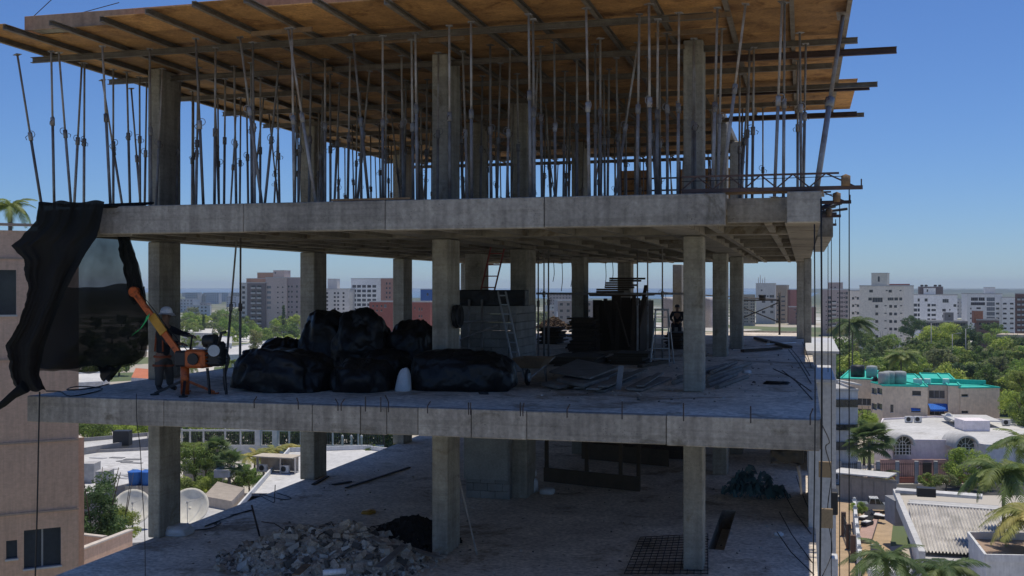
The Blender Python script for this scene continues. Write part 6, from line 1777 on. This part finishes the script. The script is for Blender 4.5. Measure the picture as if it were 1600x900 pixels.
LT += [(u_, D_, 9.5+(u_ % 3), 6.5, 'round', c_) for u_, D_, c_ in ((292,560,'mid'),(308,600,'lime'),(330,540,'olive'),(350,600,'mid'),(372,540,'lime'),(388,610,'mid'),(405,480,'lime'),(420,450,'mid'),(436,600,'mid'),(455,500,'mid'),(296,700,'lime'),(315,690,'mid'),(355,700,'olive'),(384,680,'lime'),(520,420,'mid'),(540,520,'lime'),(855,600,'mid'),(872,640,'lime'),(848,700,'olive'))]
seen = {}
for (u, D, h, r, kd, cl) in sorted(LT):
    seen[(kd,cl)] = seen.get((kd,cl), 0) + 1
    tree(gp(u, D), h, r, kd, cl, '%s %s %s tree from the left in the far garden belt' % (CNT[seen[(kd,cl)]-1], LD[cl], {'round':'rounded','broad':'spreading'}[kd]), 'trees seen left under the upper slab')
tree(gp(318, 520), 15, 4, 'cone', 'dark', 'dark narrow conifer at the left of the garden belt', name='conifer_tree')
tree(gp(443, 540), 19, 4.5, 'cone', 'dark', 'tall dark conifer before the grey and pink tower', name='conifer_tree')
tree(gp(400, 300), 15.5, 3.5, 'tall', 'olive', 'airy upright olive tree left of the second left column', name='conifer_tree', fine=False)
palm(gp(360, 250), 9.5, 3.2, 'palm', 'palm behind the engine of the orange machine', n=18)
palm(gp(300, 240), 9.5, 3.0, 'palm', 'palm crown right of the worker', n=16)
# ---- right-hand gardens
t = building('teal_roof_apartments', 'tan apartment house with bright teal roof and blue awnings', 1430, 186)
tan = W('tan_render3',(.78,.63,.46))
TE = W('teal_coating',(.04,.50,.40),.12,0)
zt_ = HC-(603-HY)/FPX*186
b1 = block(t, 1379, 186, 1449.5, 184, 603.5, 28, tan, [(1432,614.5,12,7,'glass'),(1431,641,13,6,'glass'),(1392,638,1.5,12)], roof=TE, parapet=.2)
block(t, 1449.5, 187.5, 1481.5, 186.5, 601.5, 26, tan, [(1464,616,22,12,'glass','bar'),(1464,643,20,11,'glass','bar')], roof=TE, parapet=.2)
block(t, 1481.5, 185, 1501, 184.4, 603, 27, tan, [], roof=TE, parapet=.2)
block(t, 1501, 184, 1562, 184.8, 607, 27, tan, [(1507.5,618.5,11,2.4),(1507.5,644.5,11,2.4)], roof=TE, parapet=.2)
block(t, 1361, 192, 1379, 186.5, 598, 6.5, tan, wg([1366,1374.5],[611,635],4.5,9), roof=TE, parapet=.2)
block(t, 1313, 200, 1361.5, 198, 592, 22, tan, [(1350.5,604,19,9,'glass','bar'),(1350.5,628,18,10,'glass','bar'),(1350,642,18,6,'glass')], roof=TE, parapet=.2)
def awn(u0,u1,v0,v1,D,nm):
    a, c = hitp(u0,v0,gp(u0,D),FWD), hitp(u1,v0,gp(u1,D),FWD); b = MB(); n = 10; h = (v1-v0)/FPX*D
    for i in range(n):
        p, q = a.lerp(c,i/n), a.lerp(c,(i+1)/n); m_ = (p+q)/2
        for (s, e) in ((p,m_),(m_,q)):
            pass
        o1_ = -FWD*1.1-Vector((0,0,h*.8)); up = Vector((0,0,.06))
        b.add([p, m_+up, q, q+o1_, m_+o1_+up, p+o1_], [(0,1,4,5),(1,2,3,4)])
        b.add([p+o1_, q+o1_, q+o1_-Vector((0,0,h*.25)), p+o1_-Vector((0,0,h*.25))], [(0,1,2,3)])
    o = b.build('awning', W('blue_awning',(.03,.17,.62),.15,0), t); o['label'] = nm
awn(1420.5,1441,632.5,640.5,185.5,'short blue awning'); awn(1450,1479.5,631,641,186.5,'long blue awning')
for u, D, r, m_ in ((1381,188,.95,'grey_tank'),(1389,190,1.05,'grey_tank'),(1406,190,1.1,'grey_tank'),(1340,205,1.3,'dark'),(1362,203,1.0,'grey_tank')):
    q = gp(u, D, zt_+.1); MB().lathe(q, [(0,0),(r,0),(r,1.9),(r*.8,2.1),(0,2.2)], 14).build('roof_tank', W('grey_tank',(.36,.38,.38)) if m_ != 'dark' else M['dark'], t)
for u, v in ((1432,592),(1449,597),(1478,596),(1436,596)):
    q = hitp(u, v, gp(u,190), FWD); q.z = zt_; MB().bbox((q.x-.5,q.y-.5,q.z),(q.x+.5,q.y+.5,q.z+.9),.03).build('roof_unit', W('unit_white',(.7,.69,.66),.06,0), t)
MB().bar(gp(1455,192,zt_+.4), gp(1540,190,zt_+.2), .5, .8).build('roof_upstand', TE, t)
# white house with arched windows
LIL = W('lilac_white_wall',(.88,.80,.80),.08,.06)
t = house('arched_window_house', 'pale lilac house with white roof and two arched windows', [(1366,686),(1395,690),(1400,689),(1500,690),(1540,697),(1640,700),(1640,660),(1460,652),(1380,656)], 5.0, LIL, WH, parapet=.25, rim=LIL)
def arch_window(parent, u, v0, v1, w, D):
    """arched opening: glass, white glazing bars and a projecting hood"""
    base = hitp(u, v1, gp(u,D), FWD); s = D/FPX; W_ = w*s/2; H_ = (v1-v0)*s
    def P(x, z, y=0): return base + RGT*x + Vector((0,0,z)) - FWD*y
    pr = [(-W_,0),(W_,0)]; n = 12; zc = H_-W_
    arc = [(W_*math.cos(math.pi*k/n), zc+W_*math.sin(math.pi*k/n)) for k in range(n+1)]
    b = MB(); pts = [(-W_,0),(W_,0)] + arc
    b.add([P(x,z,.04) for x,z in pts], [tuple(range(len(pts)))]); g = b.build('arched_window', M['glass'], parent)
    fr = W('white_paint',(.82,.80,.76))
    for k in range(-2,3):
        x = W_*k/2.5; zz = zc + math.sqrt(max(0,W_*W_-x*x))
        MB().bar(P(x,0,.06), P(x,zc if abs(k)!=0 else zz,.06), .09, .06).build('glazing_bar', fr, g)
    for z in (0, zc*.33, zc*.66, zc):
        MB().bar(P(-W_,z,.07), P(W_,z,.07), .09, .06).build('glazing_bar', fr, g)
    for k in range(1,6):
        a = math.pi*k/6; MB().bar(P(W_*.4*math.cos(a),zc+W_*.4*math.sin(a),.065), P(W_*math.cos(a),zc+W_*math.sin(a),.065), .08, .05).build('glazing_bar', fr, g)
    b = MB(); b.tube([P(W_*.4*math.cos(math.pi*k/8),zc+W_*.4*math.sin(math.pi*k/8),.065) for k in range(9)], .05, 5); b.build('glazing_bar', fr, g)
    b = MB(); vs_ = []
    ro, ri = W_*1.35, W_*1.1
    for k in range(15):
        a = math.pi*k/14
        for r_, y in ((ri,0),(ri,.8),(ro,.8),(ro,-4.0)):
            vs_.append(P(r_*math.cos(a), zc+r_*math.sin(a), y))
    b.add(vs_, [(k*4+j,k*4+j+1,(k+1)*4+j+1,(k+1)*4+j) for k in range(14) for j in range(3)], 0, True)
    b.build('arched_hood', WH, parent)
arch_window(t, 1410, 682, 710.5, 26, 154.2); arch_window(t, 1508, 684, 712, 30, 152.5)
pbox(t, 1376,0,1500,0, 0, 2.6, 154, .3, W('pink_plinth',(.50,.33,.29)), 'pink_base_band')
pbox(t, 1443,0,1455,0, 0, 2.2, 153.6, .3, M['dark'], 'front_door')
for k, (u, v, l_) in enumerate(((1434,660,'white outdoor unit on the lilac house roof, before the tan wall'),(1420,660,'greenish outdoor unit left of the white one on the lilac house roof'),(1572,665,'outdoor unit at the right end of the lilac house roof'))):
    ac_unit(atz(u, v, 5.02), ALPHA, l_, 1.35)
pbox(t, 1508,0,1547,0, 5.0, 6.6, 166, 4, LIL, 'roof_house'); 
MB().bar(gp(1480,175,6.0), gp(1552,174,6.0), 8, .18).build('roof_canopy', WH, t)
q = hitp(1482,652,gp(1482,176),FWD)
dsh = thing('satellite_dish', 'small round satellite dish on the white roof before the tan wall', 'satellite dish', (q.x,q.y,5.0))
MB().tube([(q.x,q.y,5.0),(q.x,q.y,q.z)], .05, 6).build('mast', M['frame'], dsh)
b = MB(); b.lathe((0,0,0), [(0,0),(.35,.05),(.7,.2),(.72,.22),(.35,.09),(0,.04)], 18); o = b.build('reflector', W('unit_white',(.7,.69,.66),.06,0), dsh, True); o.location = (0,0,q.z-5.0); o.rotation_euler = (R(70),0,R(-20))
# banded white apartment house beside our facade
t = building('banded_house', 'white house with dark horizontal window bands beside the right facade', 1325, 150)
block(t, 1290, 150.5, 1340.5, 150.2, 611, 12, W('white_render',(.60,.60,.61)), [], parapet=.3)
for (v0, v1) in ((624,636),(663,672),(690,703),(737,748)):
    a, c = hitp(1296,(v0+v1)/2,gp(1296,150.4),FWD), hitp(1340,(v0+v1)/2,gp(1340,150.1),FWD)
    MB().bar(a-FWD*.1, c-FWD*.1, .12, (v1-v0)/FPX*150).build('window_band', M['glass'], t)
MB().bar(gp(1310,153,HC-(611-HY)/FPX*150+1.2), gp(1340,153,HC-(611-HY)/FPX*150+.7), 3.5, .2).build('sloping_roof', W('pale_roof',(.62,.60,.56)), t)
# garage with white roof, corrugated roof house, car, gate
t = thing('garage', 'grey garage with white lean to roof behind the parked pickup', 'garage', gp(1360,137))
a, c = gp(1312,138), gp(1401,134)
MB().bar(a+Vector((0,0,1.6)), c+Vector((0,0,1.6)), .2, 3.2).build('wall', W('grey_wall3',(.26,.25,.24)), t)
n = 5
for k in range(n):
    p, q = a.lerp(c,(k+.06)/n), a.lerp(c,(k+.94)/n); MB().bar(p-FWD*.14+Vector((0,0,1.5)), q-FWD*.14+Vector((0,0,1.5)), .06, 2.7).build('door_panel', W('grey_door',(.30,.28,.26)), t)
MB().bar(a+FWD*1.5+Vector((0,0,3.5)), c+FWD*1.5+Vector((0,0,3.5)), 4.0, .16).build('roof', WH, t)
cor = house('corrugated_roof_house', 'white walled house with grey corrugated roof, lower right', [(1441,872),(1600,885),(1560,790),(1420,780)], 4.0, W('white_wall',(.66,.66,.65)), W('grey_roof',(.5,.49,.47)), parapet=0)
c00, c10, c01, c11 = atz(1435,862,4.35), atz(1585,870,4.35), atz(1418,787,5.3), atz(1556,797,5.3)
M['corr'] = mat('fibre_cement_sheet', (.56,.53,.49), .9, col2=(.38,.36,.33), scale=.9, streak=0, per_obj=.12, fine=.25)
NR, NC = 4, 9
for j in range(NR):
    for i in range(NC):
        b = MB(); K = 9; vs_ = []
        for k in range(K*2+1):
            s = (i + k/(K*2))/NC; zz = .10*math.cos(k*math.pi/3)
            for t_ in (j/NR, (j+1.06)/NR):
                t2 = min(t_,1); p = c00.lerp(c10,s).lerp(c01.lerp(c11,s), t2); vs_.append(p+Vector((0,0,zz+(.03 if t_ == j/NR else 0)+.02)))
        b.add(vs_, [(2*k,2*k+2,2*k+3,2*k+1) for k in range(K*2)], 0, True)
        b.build('corrugated_sheet', M['corr'], cor)
for A2, B2, w_, h_ in ((atz(1399,772,4.9),atz(1441,872,4.9),.5,1.1),(atz(1400,766,5.6),atz(1535,776,5.6),1.6,.3),(c01,c11,.5,.25)):
    MB().bar(A2, B2, w_, h_).build('white_coping', WH, cor)
MB().bbox((*(atz(1447,774,5.8)-Vector((.9,.5,0)))[:2],5.7),(*(atz(1447,774,5.8)+Vector((.9,.5,0)))[:2],6.6),.03).build('chimney_box', M['dark'], cor)
pbox(cor, 1398,0,1412,0, 2.4, 5.0, 112, 3, W('grey_wall4',(.30,.30,.31)), 'porch_roof')
t = house('flat_terrace_house', 'white house with brown flat roof terrace at the lower right corner', [(1513,842),(1540,878),(1660,880),(1660,845)], 5.6, W('white_wall',(.66,.66,.65)), W('brown_roof',(.38,.27,.20),.25,0), parapet=.6, rim=W('white_wall',(.66,.66,.65)))
# pickup in the drive
dv = atz(1366, 800, 0)
car = thing('pickup_truck', 'silver grey pickup with white stripes parked before the garage', 'car', dv, rz=ALPHA+R(-12))
cm = mat('silver_car_paint', (.30,.34,.37), .3, var=.05, metal=.4)
def sect(prof, y0, y1, mi=0, b=None, inset=0):
    b = b or MB(); n = len(prof)
    b.add([(x,y0,z) for x,z in prof]+[(x,y1,z) for x,z in prof], [tuple(range(n)), tuple(range(n,2*n))[::-1]] + [(i,n+i,n+(i+1)%n,(i+1)%n) for i in range(n)], mi)
    return b
sect([(-2.4,.45),(2.35,.45),(2.4,.8),(2.2,1.0),(.9,1.08),(-.7,1.08),(-2.4,1.08)], -.88, .88).build('body', cm, car, True)
sect([(-.75,1.08),(1.05,1.08),(.45,1.68),(-.55,1.7)], -.78, .78).build('cabin', M['glass'], car, True)
MB().bbox((-.6,-.76,1.68),(.45,.76,1.76),.03).build('cabin_roof', cm, car, True)
for x in (-.66,.1,.72): MB().bar((x,-.79,1.08),(x*.75-.05,-.79,1.7), .09, .04).build('door_pillar', cm, car, True)
for k in range(6): MB().box((-.55+.17*k,-.7,1.765),(-.47+.17*k,.7,1.78)).build('roof_stripe', W('white_paint',(.82,.80,.76)), car, True)
for x in (-1.5,1.5):
    for y in (-.86,.86):
        w_ = put('wheel', MB().tube([(x,y-.12,.36),(x,y+.12,.36)], .36, 16).mesh('tyre', M['cable']), car)
        MB().tube([(x,y-.125,.36),(x,y+.125,.36)], .2, 12).build('rim', M['alu'], w_, True)
for y in (-.65,.65): MB().bbox((2.3,y-.18,.72),(2.42,y+.18,.92),.02).build('headlight', W('unit_white',(.7,.69,.66),.06,0), car, True)
# paving, fence of the drive
tag(put('pavement', MB().add([gp(1300,60,.03),gp(1352,60,.03),gp(1400,140,.03),gp(1300,140,.03)], [(0,1,2,3)]).mesh('pavement', mat('tan_paving', (.46,.33,.20), .9, scale=.8))), 'tan paved drive beside the right facade', kind='structure')
tag(put('road', MB().add([gp(1300,141,.02),gp(1700,141,.02),gp(1700,149,.02),gp(1300,149,.02)], [(0,1,2,3)]).mesh('road', mat('asphalt', (.06,.06,.06), .9, scale=.5))), 'narrow asphalt street between the garage and the lilac house', kind='structure')
gt = thing('iron_gate', 'brown iron railing with posts along the tan drive', 'gate', gp(1325,112))
for k, (u, D) in enumerate(((1318,118),(1326,112),(1333,107))):
    q = gp(u, D); MB().bar(q, q+Vector((0,0,2.6)), .5, .5).build('post', W('brown_post',(.16,.10,.07)), gt)
    if k < 2:
        q2 = gp((1326,1333)[k], (112,107)[k])
        for z in (.3,1.3,2.2): MB().bar(q+Vector((0,0,z)), q2+Vector((0,0,z)), .05, .06).build('rail', FD, gt)
        for s in range(1,12): p = q.lerp(q2,s/12); MB().bar(p+Vector((0,0,.3)), p+Vector((0,0,2.3)), .035, .035).build('bar', FD, gt)
wl_ = thing('white_drive_wall', 'white stepped garden wall slanting beside the drive', 'wall', gp(1341,110))
pA, pB = atz(1335,786,2.2), atz(1345,880,2.2)
MB().bar(pA-Vector((0,0,.9)), pB-Vector((0,0,.9)), .35, 2.3).build('wall', W('white_wall',(.66,.66,.65)), wl_)
for k in range(7):
    p = pA.lerp(pB,k/6); MB().lathe(p+Vector((0,0,.25)), [(.25,0),(.28,.1),(.12,.2),(.2,.35),(0,.45)], 10).build('finial', WF, wl_)
pt = house('patio', 'pink tiled patio with dark and white loungers before the pickup', [(1342,842),(1362,842),(1375,800),(1348,802)], .5, W('grey_wall3',(.26,.25,.24)), W('pink_tile',(.45,.30,.25)), parapet=0, cat='patio')
for k, (u, v) in enumerate(((1351,812),(1355,820),(1366,808),(1372,810))):
    p = atz(u, v, .52); lt = thing('lounger', ['left rear','left front','right rear','right front'][k]+' dark lounger with white cushion on the pink patio', 'lounger', p, 'loungers on the patio', R(-30 if k < 2 else 60))
    MB().bbox((-.35,-.9,.0),(.35,.9,.35),.05).build('base', M['dark'], lt, True); MB().bbox((-.33,-.85,.352),(.33,.4,.46),.04).build('cushion', W('unit_white',(.7,.69,.66),.06,0), lt, True)
    MB().bar((0,.55,.45),(0,.95,.85), .66, .12).build('backrest', M['dark'], lt, True)
pbox(None, 1362,0,1376,0, 0, 2.6, 103, .4, W('grey_wall4',(.30,.30,.31)), 'garden_partition').__setitem__('label', 'grey garden partition wall with small grille right of the patio')
bpy.data.objects['garden_partition']['category'] = 'wall'
t = house('white_low_roof', 'white low roof corner under the palm fronds at the bottom', [(1356,896),(1420,903),(1425,890),(1358,880)], 3.5, W('white_wall',(.66,.66,.65)), WH)
# fence before the lilac house
f2 = thing('iron_fence', 'dark iron fence with pale pillars in front of the lilac house', 'fence', gp(1440,149.5))
for k in range(9):
    u = 1312+ k*30; a, c = gp(u,150), gp(u+30,150)
    MB().bar(a, a+Vector((0,0,3.0)), .5, .5).build('pillar', W('grey_wall2',(.48,.46,.44)), f2)
    for z in (.9,2.6): MB().bar(a+Vector((0,0,z)), c+Vector((0,0,z)), .06, .08).build('rail', M['dark'], f2)
    MB().bar(a+Vector((0,0,.4)), c+Vector((0,0,.4)), .25, .8).build('plinth', W('red_plinth',(.42,.15,.10)), f2)
    for s in range(1,9): p = a.lerp(c,s/9); MB().bar(p+Vector((0,0,.8)), p+Vector((0,0,2.8)), .05, .05).build('bar', M['dark'], f2)
# palms and bushes, right
fan_palm(gp(1358, 143), 6.6, 3.5, 'large fan palm before the left end of the lilac house', 'palmd', 44)
palm(gp(1378, 141), 2.6, 2.4, 'palmy', 'small yellowish palm at the foot of the large fan palm', n=16)
palm(gp(1568, 95), 10.6, 4.3, 'palm', 'tall coconut palm at the right edge over the corrugated roof', n=26)
palm(gp(1612, 88), 8.2, 4.2, 'palmy', 'second coconut palm cut by the right edge', n=24)
palm(gp(1604, 100), 12.6, 3.8, 'palm', 'third palm crown behind the coconut palm at the right edge', n=22)
palm(gp(1385, 72), 8.9, 3.0, 'palmd', 'dark palm with long fronds at the bottom, left one of two', n=20)
palm(gp(1474, 72), 8.1, 3.2, 'palmd', 'dark palm with long fronds at the bottom, right one of two', n=20)
tree(gp(1515, 146), 5.4, 3.8, 'round', 'lime', 'bright lime bush before the right arched window', fine=True)
tree(gp(1341, 121), 3.2, 1.1, 'round', 'lime', 'small lime bush beside the pickup', fine=True)
tree(gp(1350, 165), 8.4, 2.8, 'broad', 'lime', 'orange tinged lime bush behind the banded house', fine=True)
tree(gp(1455, 143), 2.6, 2.0, 'broad', 'mid', 'low flowering shrub behind the iron fence')
tree(gp(1478, 143), 2.5, 1.8, 'broad', 'olive', 'second low shrub behind the iron fence')
palm(gp(1332, 240), 18.5, 6.0, 'palmd', 'big dark palm left of the beige tower foot', n=28)
palm(gp(1408, 240), 11.5, 5.0, 'palm', 'palm with long fronds rising behind the teal roof', n=24)
tree(gp(1515, 320), 16.2, 6.6, 'tall', 'dark', 'dense rounded dark tree in the park, right of the lime one', fine=True)
tree(gp(1466, 330), 16.4, 9.0, 'broad', 'lime', 'large spreading lime tree in the park before the low block', fine=True)
tree(gp(1426, 420), 16, 6, 'round', 'dark', 'dark tree at the right foot of the beige tower', fine=True)
random.seed(41)
cols_ = ['mid','mid','lime','olive','dark','lime']
n = 0; PK = []
for k in range(420):
    u, D = random.uniform(1285,1660), random.choice((1,1,1,2))*random.uniform(205,330)
    if D > 470 or n > 120: continue
    if 1500 < u < 1532 and 280 < D < 330: continue
    kd, cl = random.choice(('round','round','broad')), random.choice(cols_)
    h = random.uniform(8,13.0) if D > 260 else random.uniform(7.5,11)
    if u < 1330 and D < 260: continue
    if 1300 < u < 1580 and D < 226: continue
    PK.append((u, D, h, random.uniform(3.9,6.4), kd, cl)); n += 1
PK.sort()
seen = {}
for (u, D, h, r, kd, cl) in PK:
    row = 'front' if D < 260 else ('middle' if D < 360 else 'rear')
    key = (row, cl, kd); seen[key] = seen.get(key, 0) + 1
    tree(gp(u,D), h, r, kd, cl, '%s %s %s tree from the left in the %s of the park' % (CNT[seen[key]-1], LD[cl], {'round':'rounded','broad':'spreading'}[kd], row), 'trees in the wooded park on the right')
for k, (u, D, h, r, cl) in enumerate(((1603,176,11,4.5,'lime'),(1622,172,10.5,5,'mid'),(1650,168,10,5,'lime'),(1606,192,12.5,4.6,'mid'),(1612,206,13,5,'lime'))):
    tree(gp(u,D), h, r, 'round', cl, ['first','second','third','fourth','fifth'][k]+' bright tree from the left, right of the teal roofed apartments', 'bright trees right of the teal roofed apartments', fine=True)
for k, (u, v) in enumerate(((1455,500),(1509,505),(1488,520))):
    q = gp(u, 300); lp = thing('street_lamp', ['left','right','middle'][k]+' slim street lamp rising from the park trees', 'street lamp', q, 'street lamps in the park')
    zz = 17-1.5*k
    MB().tube([(0,0,0),(0,0,zz)], .12, 6).build('pole', M['frame'], lp, True); MB().tube([(0,0,zz),(1.6,-.3,zz+.3)], .07, 6).build('arm', M['frame'], lp, True); MB().bbox((1.4,-.6,zz+.2),(2.3,-.1,zz+.4),.03).build('lamp_head', M['frame'], lp, True)
rc = random.Random(2)
for k, u in enumerate((1556,1563,1570)):
    q = gp(u, 395-4*k); cr_ = thing('parked_car', ['left','middle','right'][k]+' red parked car near the pale canopy', 'car', q, 'red cars near the canopy', rc.uniform(0,3))
    sect([(-2,.4),(2,.4),(2,.8),(1.2,.95),(-1.9,.95)], -.8, .8).build('body', W('red_car',(.42,.03,.05),.05,0), cr_, True)
    sect([(-1.3,.95),(.9,.95),(.35,1.45),(-.9,1.45)], -.7, .7).build('cabin', M['glass'], cr_, True)
